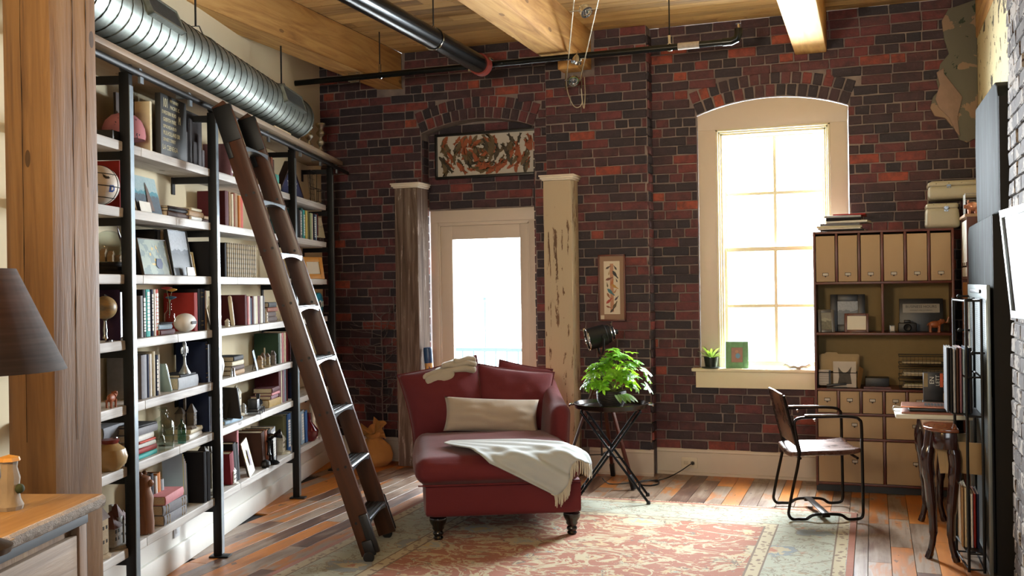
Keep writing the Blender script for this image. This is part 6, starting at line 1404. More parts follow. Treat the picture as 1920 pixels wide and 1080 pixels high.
pl_ = thing('painted_pole', 'yellow wooden pole with a blue painted end beside the chaise back', 'pole', V((-3.452, 7.62, 0))); pl_.rotation_euler = (.02, -.055, 0)
mb = MB(); mb.lathe([(0, 0), (.036, 0), (.036, .90), (0, .90)], 20); part('shaft', mb, wood('yellow_pole_wood', [(.3, 'b98a46'), (.7, 'd3a55e')], knots=False, rough=.4), pl_, smooth=True, shade=.5)
mb = MB(); mb.lathe([(.0365, .87), (.038, .89), (.039, .985), (.034, 1.0), (0, 1.0)], 20)
for i in range(6): a = i*PI/3; mb.add([(.0372*math.cos(a-.5), .0372*math.sin(a-.5), .875), (.0372*math.cos(a+.5), .0372*math.sin(a+.5), .875), (.0372*math.cos(a), .0372*math.sin(a), .82)], [(0, 1, 2)])
part('painted_end', mb, plain('blue_pole_paint', '23456e', .35, var=.3), pl_, smooth=True)
# ------------------------------------------------------------------ pictures on the brick wall
ap = thing('fish_print', 'wide black framed print of swirling orange and olive fish above the glass door', 'picture', V((-3.06, 7.895, 2.62))); ap.rotation_euler = (.0, 0, 0)
mb = MB(); w2, h2 = .452, .172
mb.bb(-w2-.022, w2+.022, -.035, 0, h2, h2+.022); mb.bb(-w2-.022, w2+.022, -.035, 0, -h2-.022, -h2); mb.bb(-w2-.022, -w2, -.035, 0, -h2, h2); mb.bb(w2, w2+.022, -.035, 0, -h2, h2); part('frame', mb, BLKF, ap, bevel=.003)
mb = MB(); mb.bb(-w2, w2, -.018, -.012, -h2, h2); part('paper', mb, plain('print_paper', 'b5b0a6', .5, var=.04), ap)
FM = [plain('print_rust', '8e4a2a', .5, var=.2), plain('print_olive', '5b4c33', .5, var=.25), plain('print_dark_olive', '3b3428', .5, var=.2)]
rr = random.Random(14); fishes = [MB(), MB(), MB()]
for k in range(125):
    L = rr.uniform(.075, .15); cx, cz = rr.uniform(-w2+.05, w2-.05), rr.uniform(-h2+.035, h2-.035)
    a = math.atan2(cz-.05, cx+.05)+PI/2+rr.uniform(-.5, .5); ca_, sa_ = math.cos(a), math.sin(a); m_ = fishes[(0, 1, 0, 2, 1)[k % 5]]; pts = []
    cv = rr.uniform(-.5, .5)
    for (x, y) in ((-.5, 0), (-.38, .11), (-.15, .17), (.05, .15), (.0, .26), (.16, .12), (.32, .05), (.5, .17), (.44, 0), (.5, -.15), (.32, -.05), (.1, -.14), (.05, -.24), (-.06, -.15), (-.25, -.14), (-.4, -.09)):
        y2 = y*.85+cv*x*x; px_, pz_ = L*(x*ca_-y2*sa_), L*(x*sa_+y2*ca_); pts.append((max(-w2+.002, min(w2-.002, cx+px_)), max(-h2+.002, min(h2-.002, cz+pz_))))
    cpt = (max(-w2, min(w2, cx)), max(-h2, min(h2, cz))); yy = -.0185-k*.00006
    m_.add([(cpt[0], yy, cpt[1])]+[(p, yy, q) for p, q in pts], [(0, i+1, (i+1) % 16+1) for i in range(16)])
for i in range(3): part('printed_fish', fishes[i], FM[i], ap, kind='stuff')
bp_ = thing('bird_print', 'tall narrow print of small birds in a brown frame beside the pilaster corner', 'picture', V((-1.935, YP-.012, 1.475)))
w2, h2 = .110, .262; mb = MB()
mb.bb(-w2, -w2+.012, -.022, 0, -h2, h2); mb.bb(w2-.012, w2, -.022, 0, -h2, h2); mb.bb(-w2, w2, -.022, 0, h2-.012, h2); mb.bb(-w2, w2, -.022, 0, -h2, -h2+.012); part('frame', mb, MAHO, bp_, bevel=.002)
mb = MB(); mb.bb(-w2+.01, w2-.01, -.012, -.008, -h2+.01, h2-.01); part('mount', mb, plain('taupe_mount', '8f7460', .8, var=.03), bp_)
mb = MB(); mb.bb(-.064, .064, -.014, -.0125, -.208, .210); part('paper', mb, plain('bird_paper', 'c9beaa', .6, var=.03), bp_)
mb = MB(); mb.bb(-w2+.016, -w2+.045, -.0135, -.012, -h2+.014, -h2+.045); part('corner_label', mb, plain('bird_paper', 'c9beaa'), bp_)
mb = MB(); mb.bb(-.014, .014, -.0145, -.014, -.19, .19); part('printed_totem', mb, plain('printed_salmon', 'a97a5e', .6, var=.2), bp_)
rr = random.Random(3)
for i, (x, z, c, s_, a) in enumerate(((-.03, .16, '4a3c34', .022, .6), (.03, .155, '3c3430', .02, 2.2), (-.022, .115, 'a08a68', .018, 1.4), (.026, .108, '2a2c30', .034, -.9), (-.025, .07, '6a3c30', .028, .4), (.0, .04, 'a4623a', .026, 1.2), (.04, .055, '4a4038', .014, 2), (.02, .012, 'a9803c', .03, -.5), (-.036, .02, '6c6048', .018, 1.8), (-.012, -.03, '3f6a78', .036, -.7), (.025, -.03, 'a07a58', .02, 1.), (-.028, -.06, '8a5a3c', .024, -1), (.035, -.085, '4b4452', .022, .9), (-.026, -.105, '9c3f36', .03, .8), (.022, -.14, '554a34', .032, 1.1), (-.03, -.15, '7a4a38', .02, -.3), (.0, -.178, '3a3430', .024, .9))):
    mb = MB(); ca_, sa_ = math.cos(a), math.sin(a)
    pts = [(-1, .0), (-.7, .25), (-.3, .35), (.2, .3), (.6, .1), (1.3, .05), (1.25, -.15), (.5, -.25), (.0, -.4), (-.5, -.3), (-.75, -.1)]
    yy = -.0148-i*.0001; mb.add([(x, yy, z)]+[(x+s_*(p*ca_-q*sa_), yy, z+s_*(p*sa_+q*ca_)) for p, q in pts], [(0, j+1, (j+1) % 11+1) for j in range(11)]); part('printed_bird', mb, plain('bird_'+c, c, .6, var=.2), bp_)
# ------------------------------------------------------------------ window sill
sp_ = thing('sill_plant', 'small spiky pale succulent in a black pot on the window sill', 'plant', V((-1.188, 7.80, .8425)))
mb = MB(); mb.lathe([(0, 0), (.07, 0), (.075, .008), (.06, .01)], 22); mb.lathe([(0, .008), (.045, .008), (.056, .085), (.052, .085), (.048, .075), (0, .07)], 22); part('pot', mb, plain('dark_green_pot', '1c2621', .3), sp_, smooth=True, shade=.6)
rr = random.Random(6); SL = leafmat('succulent_leaf', '7f8f78', 'c3c8b2')
for k in range(26):
    a = k*2.4; el = .25+1.1*(k/26); mb = MB(); leaflet(mb, (.01*math.cos(a), .01*math.sin(a), .075), (math.cos(a)*math.cos(el), math.sin(a)*math.cos(el), math.sin(el)), (0, 0, 1), rr.uniform(.08, .13), .011); part('leaf', mb, SL, sp_, smooth=True)
gf = thing('green_photo_frame', 'mottled green wooden photo frame on the window sill', 'photo frame', V((-.99, 7.80, .8425))); gf.rotation_euler = (-.12, 0, .10)
GM = plain('mottled_green_paint', '5f8f63', .5, var=.4, scale=35)
mb = MB(); w2, h2 = .086, .205; iw, z0, z1 = .043, .045, .16
mb.bb(-w2, -iw, -.008, .008, 0, h2); mb.bb(iw, w2, -.008, .008, 0, h2); mb.bb(-iw, iw, -.008, .008, 0, z0); mb.bb(-iw, iw, -.008, .008, z1, h2); part('frame', mb, GM, gf, bevel=.002)
mb = MB(); mb.bb(-iw, iw, -.001, .003, z0, z1); part('photo', mb, plain('photo_warm', '8a5c42', .4, var=.35, scale=22), gf)
mb = MB(); mb.T = M.Translation((.006, -.0015, .095)); mb.sphere((0, 0, 0), .018, 12, 8, (1, .05, 1.1)); part('photo_shirt', mb, plain('photo_blue', '5f8fae', .5), gf)
mb = MB(); mb.T = M.Translation((-.002, -.0017, .128)); mb.sphere((0, 0, 0), .012, 12, 8, (1, .05, 1.1)); part('photo_face', mb, plain('photo_skin', 'b5866a', .5), gf)
mb = MB(); mb.bar((0, .008, .14), (0, .055, .006), .03, .003); part('strut', mb, BLACK, gf)
dh = thing('leaf_dish', 'pale wavy leaf-shaped dish on the window sill beside the cabinet', 'dish', V((-.545, 7.80, .8425)))
mb = MB(); mb.grid(lambda a, b: (.105*(2*b-1)*math.cos((a-.5)*1.2), .05*(2*a-1)*math.sin(PI*max(.02, min(.98, b))), .004+.022*(2*a-1)**2+.018*(2*b-1)**2+.004*math.sin(b*20)), 10, 22); o = part('dish_body', mb, plain('pearl_glaze', 'c9c6ba', .2), dh, smooth=True); md = o.modifiers.new('thick', 'SOLIDIFY'); md.thickness = .003; md.offset = 1
# ------------------------------------------------------------------ outlet and cord
ot = thing('wall_outlet', 'brown-lit double outlet plate on the baseboard beneath the window', 'outlet', V((-1.37, YW-.0145, .095)))
mb = MB(); mb.bb(-.062, .062, -.006, .0, -.042, .042); part('plate', mb, plain('almond_plate', 'cfc4ad', .4), ot, bevel=.002)
for x in (-.026, .026): mb = MB(); mb.bb(x-.018, x+.018, -.009, -.005, -.015, .015); part('socket', mb, plain('almond_socket', 'b9ad97', .4), ot, bevel=.002)
cd_ = thing('power_cord', 'black power cord running from the outlet to a loose coil on the floor', 'cord', V((0, 0, 0)))
mb = MB(); P = [(-1.344, 7.79, .095), (-1.36, 7.74, .09), (-1.42, 7.68, .05), (-1.50, 7.60, .012), (-1.56, 7.50, .006)]
P += [(-1.60+.075*math.cos(a), 7.38+.10*math.sin(a), .006+.004*(i//8)) for i, a in enumerate([1.2+i*PI/4 for i in range(17)])]
P += [(-1.75, 7.34, .006), (-1.88, 7.28, .006), (-1.93, 7.26, .05)]
mb.tube(catmull(P, 5), .0042, 6); part('cable', mb, BLACK, cd_, smooth=True)
mb = MB(); mb.lathe([(0, -.02), (.013, -.02), (.015, 0), (.008, .02), (0, .022)], 12); o = part('plug', mb, BLACK, cd_, (-1.344, 7.80, .095), (PI/2, 0, 0), smooth=True)
# ------------------------------------------------------------------ storage cabinets
KR = wood('kraft_drawer_front', [(.2, '9c8466'), (.8, 'ad9474')], axis=2, knots=False, rough=.75, streak=3, bumps=.05)
KRD = KR
CA_ = V((-.400, 7.44, 0)); cab = thing('storage_cabinet', 'mahogany storage cabinet of kraft drawers and upright file boxes under the window corner', 'cabinet', CA_)
CWD, DP = .925, .34; tk_ = .016
def cbx(x0, x1, z0, z1, y0=0., y1=DP, nm='panel', mat=None, par=None, **kw):
    mb = MB(); mb.bb(x0, x1, y0, y1, z0, z1); return part(nm, mb, mat or MAHO, par or cab, **kw)
for x in (0, CWD-tk_): cbx(x, x+tk_, .045, 1.855, nm='side_panel', bevel=.0015)
for z in (.055, .372, .548, .722, 1.118, 1.478, 1.838): cbx(tk_, CWD-tk_, z, z+.016, nm='shelf_board', bevel=.001)
cbx(0, CWD, .0, .05, .05, DP-.02, 'plinth', BLACK)
cbx(tk_, CWD-tk_, .05, 1.84, DP-.012, DP-.004, 'back_panel', plain('tan_back_panel', '8b7348', .8))
cw6 = (CWD-tk_)/6
for k in range(1, 6): cbx(k*cw6, k*cw6+tk_, 1.494, 1.838, nm='divider', bevel=.001)
for k in range(1, 6): cbx(k*cw6, k*cw6+tk_, .564, .722, nm='divider', bevel=.001)
for z0, z1 in ((.071, .372), (.388, .548), (1.134, 1.478)): cbx(3*cw6, 3*cw6+tk_, z0, z1, nm='divider', bevel=.001)
LBH = plain('bronze_label_holder', '3a2c22', .4, .7); CARD = plain('label_card', 'b9b4aa', .7)
def pull(par, x, z, y=0., s=1., face=0):
    mb = MB(); w_, h_ = .020*s, .0115*s; f = .003
    P = M.Rotation(face, 4, 'Z') if face else M.Identity(4)
    T_ = M.Translation((x, y, z)) @ P; mb.T = T_
    mb.bb(-w_, w_, -.003, 0, h_-f, h_); mb.bb(-w_, w_, -.003, 0, -h_, -h_+f); mb.bb(-w_, -w_+f, -.003, 0, -h_, h_); mb.bb(w_-f, w_, -.003, 0, -h_, h_)
    mb.prism([(-.008*s, -h_), (.008*s, -h_), (0, -h_-.010*s)], -.012, 0, 'y'); h = part('label_holder', mb, LBH, par)
    mb = MB(); mb.T = T_; mb.bb(-w_+f, w_-f, -.0012, -.0002, -h_+f, h_-f); part('label_card', mb, CARD, h)
def box_front(x0, x1, z0, z1, nm, hx=None, hz=None):
    mb = MB(); mb.bb(x0+.004, x1-.004, .004, DP-.03, z0+.003, z1-.004); o = part(nm, mb, KR, cab, bevel=.0015)
    if hx is not None: pull(o, hx, hz, .004)
for k in range(6):
    a, b = k*cw6+tk_, (k+1)*cw6
    box_front(a, b, 1.494, 1.838-.012, 'file_box', (a+b)/2, 1.494+.055)
    box_front(a, b, .564, .722, 'small_drawer', (a+b)/2, .564+.095)
for a, b, hx in ((tk_, 3*cw6, .265), (3*cw6+tk_, CWD-tk_, .665)):
    box_front(a, b, .388, .548, 'wide_drawer', hx, .485); box_front(a, b, .071, .372, 'deep_drawer', hx, .225)
# second unit, turned against the side wall
c2 = thing('side_cabinet', 'second mahogany unit with white file boxes turned against the peeling side wall', 'cabinet', V((.568, 6.98, 0)))
def c2b(x0, x1, y0, y1, z0, z1, nm, mat=MAHO, **kw): mb = MB(); mb.bb(x0, x1, y0, y1, z0, z1); return part(nm, mb, mat, c2, **kw)
c2b(0, .15, 0, .016, .0, 1.90, 'side_panel'); c2b(0, .15, .42, .436, 0, 1.90, 'side_panel'); c2b(-.01, .15, -.004, .44, 1.90, 1.918, 'top_board', wood('light_top_edge', [(.3, '8c6a50'), (.7, 'a98a70')], axis=1)); c2b(.135, .15, .016, .42, 0, 1.9, 'back_panel')
for z in (.06, .72, 1.12, 1.50): c2b(0, .135, .016, .42, z, z+.016, 'shelf_board')
WH = plain('white_file_box', 'd3d2c4', .6, var=.03)
for k in range(3): o = c2b(.004, .13, .02+k*.133, .15+k*.133, 1.518, 1.885, 'file_box', WH, bevel=.002); pull(o, .004, 1.60, .085+k*.133, 1., -PI/2)
for k in range(3): c2b(.004, .13, .02+k*.133, .15+k*.133, 1.14, 1.48, 'file_box', plain('orange_file_box', 'a5713f', .6), bevel=.002)
c2b(.004, .13, .02, .416, .08, .70, 'cupboard_door', MAHO)
# magazines on top of the cabinet
rr = random.Random(31); z = 1.8565
mags = [('charcoal', .30, 'dark magazine at the bottom of the pile on the cabinet'), ('white', .29, 'white magazine second from the bottom on the cabinet'), ('cream', .31, 'cream magazine third from the bottom on the cabinet'), ('grey', .27, 'grey magazine fourth from the bottom on the cabinet'), ('white', .28, 'white-edged magazine in the middle of the pile on the cabinet'), ('black', .24, 'black magazine third from the top on the cabinet'), ('silver', .25, 'silver magazine second from the top on the cabinet'), ('red', .22, 'thin reddish magazine on top of the pile on the cabinet')]
for i, (c, L, lb) in enumerate(mags):
    th = rr.choice((.012, .016, .018, .020)); a, b = book_mesh(th, L, .21, False); o = link('magazine', a, None, color=COLS[c]); tag(o, lb, 'magazine', 'magazines on the cabinet')
    o.matrix_world = M.Translation((-.20+rr.uniform(-.03, .03)+(.02 if i > 4 else 0), 7.50+rr.uniform(-.02, .02), z+th/2)) @ M.Rotation(-PI/2+rr.uniform(-.16, .16), 4, 'Z') @ M.Rotation(-PI/2, 4, 'X') @ M.Translation((0, 0, -L/2)); z += th+.0006
# vintage cases
CS = plain('aged_cream_vinyl', 'a9a38e', .45, var=.08, scale=8, bump=.1)
def case(name, label, c, size, taper, latch_x):
    t = thing(name, label, 'case', V(c)); w_, d__, h_ = size
    mb = MB(); softbox(mb, (0, 0, h_*.42), (w_, d__, h_*.84), .028, n=8, fn=lambda p: V((p.x*(1-taper*(p.z/h_)*(1 if p.x > 0 else .25)), p.y, p.z))); part('case_body', mb, CS, t, smooth=True, shade=1.2)
    mb = MB(); softbox(mb, (0, 0, h_*.88), (w_+.004, d__+.004, h_*.24), .02, n=8, fn=lambda p: V((p.x*(1-taper*.9*(1 if p.x > 0 else .25)), p.y, p.z))); part('lid', mb, CS, t, smooth=True, shade=1.2)
    mb = MB(); mb.bb(latch_x-.013, latch_x+.013, -d__/2-.009, -d__/2-.001, h_*.66, h_*.86); mb.tube([(latch_x-.02, -d__/2-.012, h_*.80), (latch_x, -d__/2-.018, h_*.70), (latch_x+.02, -d__/2-.012, h_*.80)], .003, 6); part('latch', mb, CHROME, t)
    mb = MB()
    for x in (-.08, 0, .08): mb.sphere((latch_x+x, -d__/2-.002, h_*.95), .004, 8, 6)
    part('rivet', mb, CHROME, t, kind='stuff')
case('train_case', 'small cream vintage train case standing on the cabinet', (.462, 7.58, 1.8565), (.225, .20, .172), .14, .02)
case('suitcase', 'flat cream vintage suitcase on top of the small train case', (.540, 7.60, 2.0565), (.34, .25, .112), .0, -.04)
bk_ = thing('wire_basket', 'square wire basket on the side cabinet behind the piggy bank', 'basket', V((.635, 7.22, 1.919))); mb = MB()
for z in (0, .05, .10, .14): mb.tube([(-.06, -.08, z), (.06, -.08, z), (.06, .08, z), (-.06, .08, z)], .0018, 5, closed=True)
for k in range(9):
    y = -.08+.02*k; mb.tube([(-.06, y, .14), (-.06, y, 0), (.06, y, 0), (.06, y, .14)], .0012, 5)
part('wire_mesh', mb, STEEL, bk_, kind='stuff')
PK = plain('copper_pink', 'b9826c', .2, .6, .1)
pg = thing('piggy_bank', 'copper pink piggy bank on the side cabinet', 'piggy bank', V((.610, 7.05, 1.919)))
mb = MB(); mb.sphere((0, 0, .048), .035, 18, 12, (1.15, .9, .9)); mb.tube([(-.035, 0, .05), (-.052, 0, .05)], .013, 12); part('body', mb, PK, pg, smooth=True)
for x in (-.02, .02):
    for y in (-.016, .016): mb = MB(); mb.tube([(x, y, .03), (x, y, .0)], [.011, .008], 8); part('leg', mb, PK, pg)
for y in (-.016, .016): mb = MB(); mb.sphere((-.026, y, .08), .010, 8, 6, (.5, 1, 1.3)); part('ear', mb, PK, pg, smooth=True)
# open bays
def std(name, label, x, y, z, w_, h_, fw, fm, pm, rz=0., lean=.16, mw=0., cat='photo'):
    t = frame(name, label, w_, h_, fw, fm, pm, cat, mat_w=mw); t.matrix_world = M.Translation((x, y, z)) @ M.Rotation(-PI/2+rz, 4, 'Z') @ M.Rotation(-lean, 4, 'Y'); return t
B1, B2 = 1.1345, .7385
std('framed_photo', 'silver ornate framed portrait at the near corner of the dark upper bay', -.315, 7.52, B1, .115, .165, .022, plain('pewter_frame', '6d6860', .4, .6), print_mat('portrait_print', '8d8a7c', 'a6a28e', '74715f'), .25)
std('framed_photo', 'black framed lake photograph behind the pewter portrait', -.175, 7.64, B1, .24, .27, .05, BLKF, print_mat('lake_print', '8a8d90', '3c4044', '2b2f33'), 0, .1)
std('framed_photo', 'red-brown framed seaside photograph in the upper bay', -.115, 7.53, B1, .165, .135, .018, MAHO, print_mat('seaside_print', '7f868a', '5e5b4f', '4c5146'), -.1, .15, .006)
t = thing('business_hours_sign', 'black framed sign reading business hours in the dark upper bay', 'sign'); t.matrix_world = M.Translation((.32, 7.65, B1+.0)) @ M.Rotation(-PI/2, 4, 'Z') @ M.Rotation(-.12, 4, 'Y')
mb = MB(); mb.bb(-.02, 0, -.145, .145, 0, .235); part('frame', mb, BLKF, t, bevel=.003)
mb = MB(); softbox(mb, (.002, 0, .165), (.006, .245, .065), .0028, n=4); part('plate', mb, plain('sign_plate', '8c8474', .4, var=.1), t, smooth=True)
SB_ = plain('sign_plate_ink', '241d18', .6)
text_part('lettering', 'BUSINESS HOURS', .0265, SB_, t, (.0056, 0, .176), (PI/2, 0, PI/2), .0004)
text_part('lettering', 'WEEKDAYS AND SATURDAYS', .011, SB_, t, (.0056, 0, .150), (PI/2, 0, PI/2), .0004)
for y, nm in ((.06, 'old black camera beside the business hours sign'),):
    t = thing('vintage_camera', nm, 'camera'); t.matrix_world = M.Translation((.225, 7.54, B1)) @ M.Rotation(-PI/2, 4, 'Z')
    mb = MB(); mb.bb(-.06, 0, -.06, .06, 0, .065); mb.bb(-.05, -.01, -.022, .022, .065, .085); part('body', mb, BLACK, t, bevel=.006)
    mb = MB(); mb.T = M.Rotation(PI/2, 4, 'Y'); mb.lathe([(0, 0), (.026, 0), (.026, .02), (.02, .03), (0, .024)], 18, (-.033, 0, 0)); part('lens', mb, BLACKM, t, smooth=True, shade=.5)
t = thing('small_clock', 'tiny silver edged object beside the bay divider', 'clock'); t.matrix_world = M.Translation((.125, 7.50, B1)) @ M.Rotation(-PI/2+.3, 4, 'Z'); mb = MB(); mb.bb(-.02, 0, -.018, .018, 0, .05); part('case', mb, SILF, t, bevel=.003); mb = MB(); mb.bb(0, .001, -.013, .013, .01, .044); part('face', mb, PALE, t)
el = animal('elephant_figurine', 'orange carved wooden elephant with raised trunk in the upper bay', 0, 0, 0, .13, plain('orange_carved_wood', '8f4f2c', .35, var=.25), trunk=True, raised=True); el.matrix_world = M.Translation((.400, 7.52, B1+.001)) @ M.Rotation(-PI/2+.15, 4, 'Z')
# lower open bay: file sorter with folders and calendar
t = thing('file_sorter', 'wire file sorter crammed with manila folders and a calendar page', 'file sorter', V((-.245, 7.54, B2)))
mb = MB()
for y in (-.075, -.02, .04, .10):
    mb.tube([(-.13, y, .0), (-.13, y, .11), (.13, y, .11), (.13, y, 0)], .003, 6)
for x in (-.13, .13): mb.tube([(x, -.075, .004), (x, .10, .004)], .003, 6)
part('wire_frame', mb, BLACKM, t)
MAN = plain('manila_card', 'b59c72', .8, var=.06)
for i, (y, h_, x0, x1) in enumerate(((.085, .245, -.10, .145), (.07, .235, -.13, .13), (.05, .225, -.125, .135))):
    mb = MB(); mb.add([(x0, y, .004), (x1, y, .004), (x1, y, h_*.93), (x1-.01, y, h_*.95), (x0+.10, y, h_*.95), (x0+.09, y, h_), (x0+.02, y, h_), (x0, y, h_*.95)]+[(a, y+.002, b) for a, b in ((x0, .004), (x1, .004), (x1, h_*.93), (x1-.01, h_*.95), (x0+.10, h_*.95), (x0+.09, h_), (x0+.02, h_), (x0, h_*.95))], [tuple(range(8)), tuple(range(15, 7, -1))]+[(j, (j+1) % 8, 8+(j+1) % 8, 8+j) for j in range(8)]); part('manila_folder', mb, MAN, t)
mb = MB(); mb.bb(-.03, .125, -.062, -.060, .006, .19); cal = part('calendar_page', mb, plain('calendar_paper', 'b5aca0', .8), t)
mb = MB(); mb.prism([(.0, .03), (.095, .03), (.085, .10), (.095, .155), (.07, .12), (.045, .105), (.022, .125), (.004, .15), (.01, .08)], -.0635, -.0622, 'y'); part('printed_drawing', mb, plain('calendar_ink', '4b4640', .8, var=.3, scale=60), cal)
mb = MB(); mb.bb(-.128, -.045, -.064, -.062, .02, .13); part('planner_page', mb, plain('planner_paper', 'a7a098', .8), t)
mb = MB()
for k in range(6): mb.bb(-.125, -.048, -.0648, -.0642, .03+k*.017, .0315+k*.017)
part('planner_line', mb, plain('calendar_ink', '4b4640'), t, kind='stuff')
mb = MB(); mb.bb(-.06, -.045, -.072, -.066, .01, .125); part('pen_case', mb, BLACK, t)
mb = MB(); mb.bar((.135, -.02, .004), (.16, .03, .14), .004, .06); part('envelope', mb, plain('amber_envelope', 'a97b45', .8), t)
t = thing('stapler', 'black stapler lying before the wire file sorter', 'stapler', V((-.24, 7.455, B2+.0005)), .05); mb = MB(); mb.bb(-.08, .06, -.012, .012, 0, .008); part('base', mb, BLACK, t, bevel=.003); mb = MB(); mb.bar((-.08, 0, .018), (.055, 0, .034), .02, .016); part('arm', mb, BLACK, t, bevel=.004)
t = thing('letter_trays', 'stacked wire letter trays holding papers in the lower bay', 'letter trays', V((.315, 7.56, B2)))
for k, z in enumerate((.0, .085, .17)):
    mb = MB()
    for zz in (.0, .055): mb.tube([(-.15, -.11, z+zz+.006), (.15, -.11, z+zz+.006), (.15, .12, z+zz+.006), (-.15, .12, z+zz+.006)], .0028, 6, closed=True)
    for q in range(13): x = -.15+.025*q; mb.tube([(x, -.11, z+.061), (x, -.11, z+.006), (x, .12, z+.006)], .0012, 4)
    tr_ = part('wire_tray', mb, BLACKM, t)
    for j, (c, hh) in enumerate((('b5a98c', .010), ('c5bfae', .022), ('8d8a66', .030))[:(3, 2, 1)[k]]):
        mb = MB(); mb.bb(-.13+.01*j, .12+.01*j, -.10, .10, z+.012+hh-.008, z+.012+hh); part('paper_ream', mb, plain('ream_'+c, c, .8), tr_)
t = thing('dark_box', 'low dark box between file sorter and letter trays', 'box', V((.04, 7.60, B2+.0005))); mb = MB(); mb.bb(-.10, .06, -.06, .08, 0, .07); part('box_body', mb, BLACK, t, bevel=.004); mb = MB(); mb.bb(-.11, .07, -.13, -.065, 0, .012); part('tray_lip', mb, MAHO, t)
# ------------------------------------------------------------------ console desk with laptop
dk = thing('console_table', 'dark cabriole-legged console table along the side wall', 'table', V((.328, 6.25, 0)))
DM = plain('dark_polished_mahogany', '2a120e', .15, coat=.5, var=.1)
mb = MB(); pl2 = []; hx_, hy_ = .085, .56
for k in range(9): a = PI+k*(PI/2)/8; pl2.append((-hx_+.10+.10*math.cos(a), -hy_+.17+.17*math.sin(a)))
pl2 += [(hx_, -hy_), (hx_, hy_)]
for k in range(9): a = PI/2+k*(PI/2)/8; pl2.append((-hx_+.10+.10*math.cos(a), hy_-.17+.17*math.sin(a)))
mb.prism(pl2, .695, .715, 'z'); part('tabletop', mb, plain('polished_tabletop', '6b3a20', .15, coat=.6, var=.2), dk, bevel=.006, seg=3)
mb = MB(); mb.prism([(p[0]*.86+.006, p[1]*.93) for p in pl2], .60, .695, 'z'); part('apron', mb, DM, dk, bevel=.003)
for x, y in ((-.045, -.44), (-.045, .44), (.05, -.48), (.05, .48)):
    mb = MB(); s = -1 if x < 0 else 1; mb.tube(catmull([(x, y, .69), (x+s*.012, y, .60), (x+s*.020, y, .52), (x+s*.010, y, .40), (x-s*.002, y, .25), (x-s*.004, y, .12), (x+s*.010, y, .04), (x+s*.022, y, .002)], 5), [.030]*6+[.036]*4+[.034]*4+[.028]*6+[.022]*5+[.017]*6+[.02]*5, 12); part('leg', mb, DM, dk, smooth=True)
z = .7158
def flat(name, label, cat, x, y, w_, d__, h_, mat, rz=0., bevel=.002):
    global z
    t = thing(name, label, cat, V((x, y, z)), rz); mb = MB(); mb.bb(-w_/2, w_/2, -d__/2, d__/2, 0, h_); part('body', mb, mat, t, bevel=bevel); z += h_+.0006; return t
flat('drawing_pad', 'wide white drawing pad jutting from the console table under the laptop', 'pad', .31, 6.22, .40, .30, .024, plain('white_pad', 'cfcdbd', .6), .02)
flat('pink_folder', 'dusty pink folder under the black tablet on the console table', 'folder', .33, 6.22, .36, .27, .010, plain('dusty_pink', '8d5f52', .6), -.05)
flat('black_tablet', 'black tablet case beneath the copper laptop', 'tablet', .34, 6.24, .32, .24, .020, BLACK, .05, .006)
lp = flat('laptop', 'copper coloured laptop with dark keyboard on the pile of folders', 'laptop', .30, 6.22, .31, .22, .010, plain('copper_aluminium', 'a5705c', .3, .7), -.04, .004)
mb = MB()
for r_ in range(4):
    for c_ in range(10): mb.bb(-.03+c_*.017, -.016+c_*.017, -.06+r_*.03, -.034+r_*.03, .010, .0118)
part('keyboard_key', mb, BLACK, lp, kind='stuff')
mb = MB(); mb.T = M.Translation((.12, 0, .01)); mb.bb(-.0, .03, -.10, .10, 0, .004); part('hinge', mb, BLACK, lp)
mb = MB(); mb.tube(catmull([(-.15, -.08, .0), (-.19, -.08, .005), (-.20, -.05, -.015), (-.19, -.02, -.03), (-.16, -.02, -.03)]), .003, 6); part('charging_cable', mb, plain('white_cable', 'c9c9c6', .4), lp)
nb = thing('novel', 'thick black paperback with orange edge and large letters standing on the desk pile', 'book', V((.30, 6.52, .7162)), 0); nb.matrix_world = M.Translation((.335, 6.54, .7662))
mb = MB(); mb.bb(-.055, .055, 0, .04, 0, .17); part('cover', mb, plain('novel_black', '15161a', .4), nb, bevel=.002)
mb = MB(); mb.bb(.038, .0555, -.0012, .038, .085, .168); part('orange_panel', mb, plain('novel_orange', 'b5522c', .5), nb)
tb = thing('black_case', 'low black case under the thick paperback', 'case', V((.335, 6.56, .7158))); mb = MB(); mb.bb(-.06, .06, -.03, .05, 0, .05); part('case_body', mb, BLACK, tb, bevel=.004)
LT = plain('novel_lettering', 'c9c9c2', .5)
for bdy, x, s_ in (('LETT', .026, .030), ('EN', -.006, .036)): text_part('lettering', bdy, s_, LT, nb, (x, -.0016, .125), (PI/2, -PI/2, 0), .0004)
mb = MB(); mb.bb(-.054, -.030, -.0012, .0, .085, .168); part('cover_picture', mb, plain('novel_ochre', '7a6a44', .5, var=.4), nb)
# ------------------------------------------------------------------ magazine rack
mr = thing('magazine_rack', 'tall black steel rack standing before the console table', 'rack', V((.455, 5.75, 0)))
def bars(pts, r=.006, nm='rack_bar'):
    mb = MB(); mb.tube(pts, r, 8); part(nm, mb, BLACKM, mr, smooth=True)
PR = [(-.045, .18), (.055, .18), (-.012, -.18), (.060, -.18)]
for (x, y) in PR: bars([(x, y, .006), (x, y, 1.40)], .0075, 'rack_post')
for z_r in (.02, .10, .80, 1.0, 1.39):
    for a, b in ((PR[0], PR[1]), (PR[2], PR[3]), (PR[0], PR[2]), (PR[1], PR[3])): bars([(a[0], a[1], z_r), (b[0], b[1], z_r)], .005)
for z_r in (.10, .80):
    mb = MB(); mb.prism([(-.10 if z_r > .5 else -.045, .175), (.055, .175), (.060, -.175), (-.012 if z_r < .5 else -.075, -.10)], z_r, z_r+.004, 'z'); part('rack_floor', mb, BLACKM, mr)
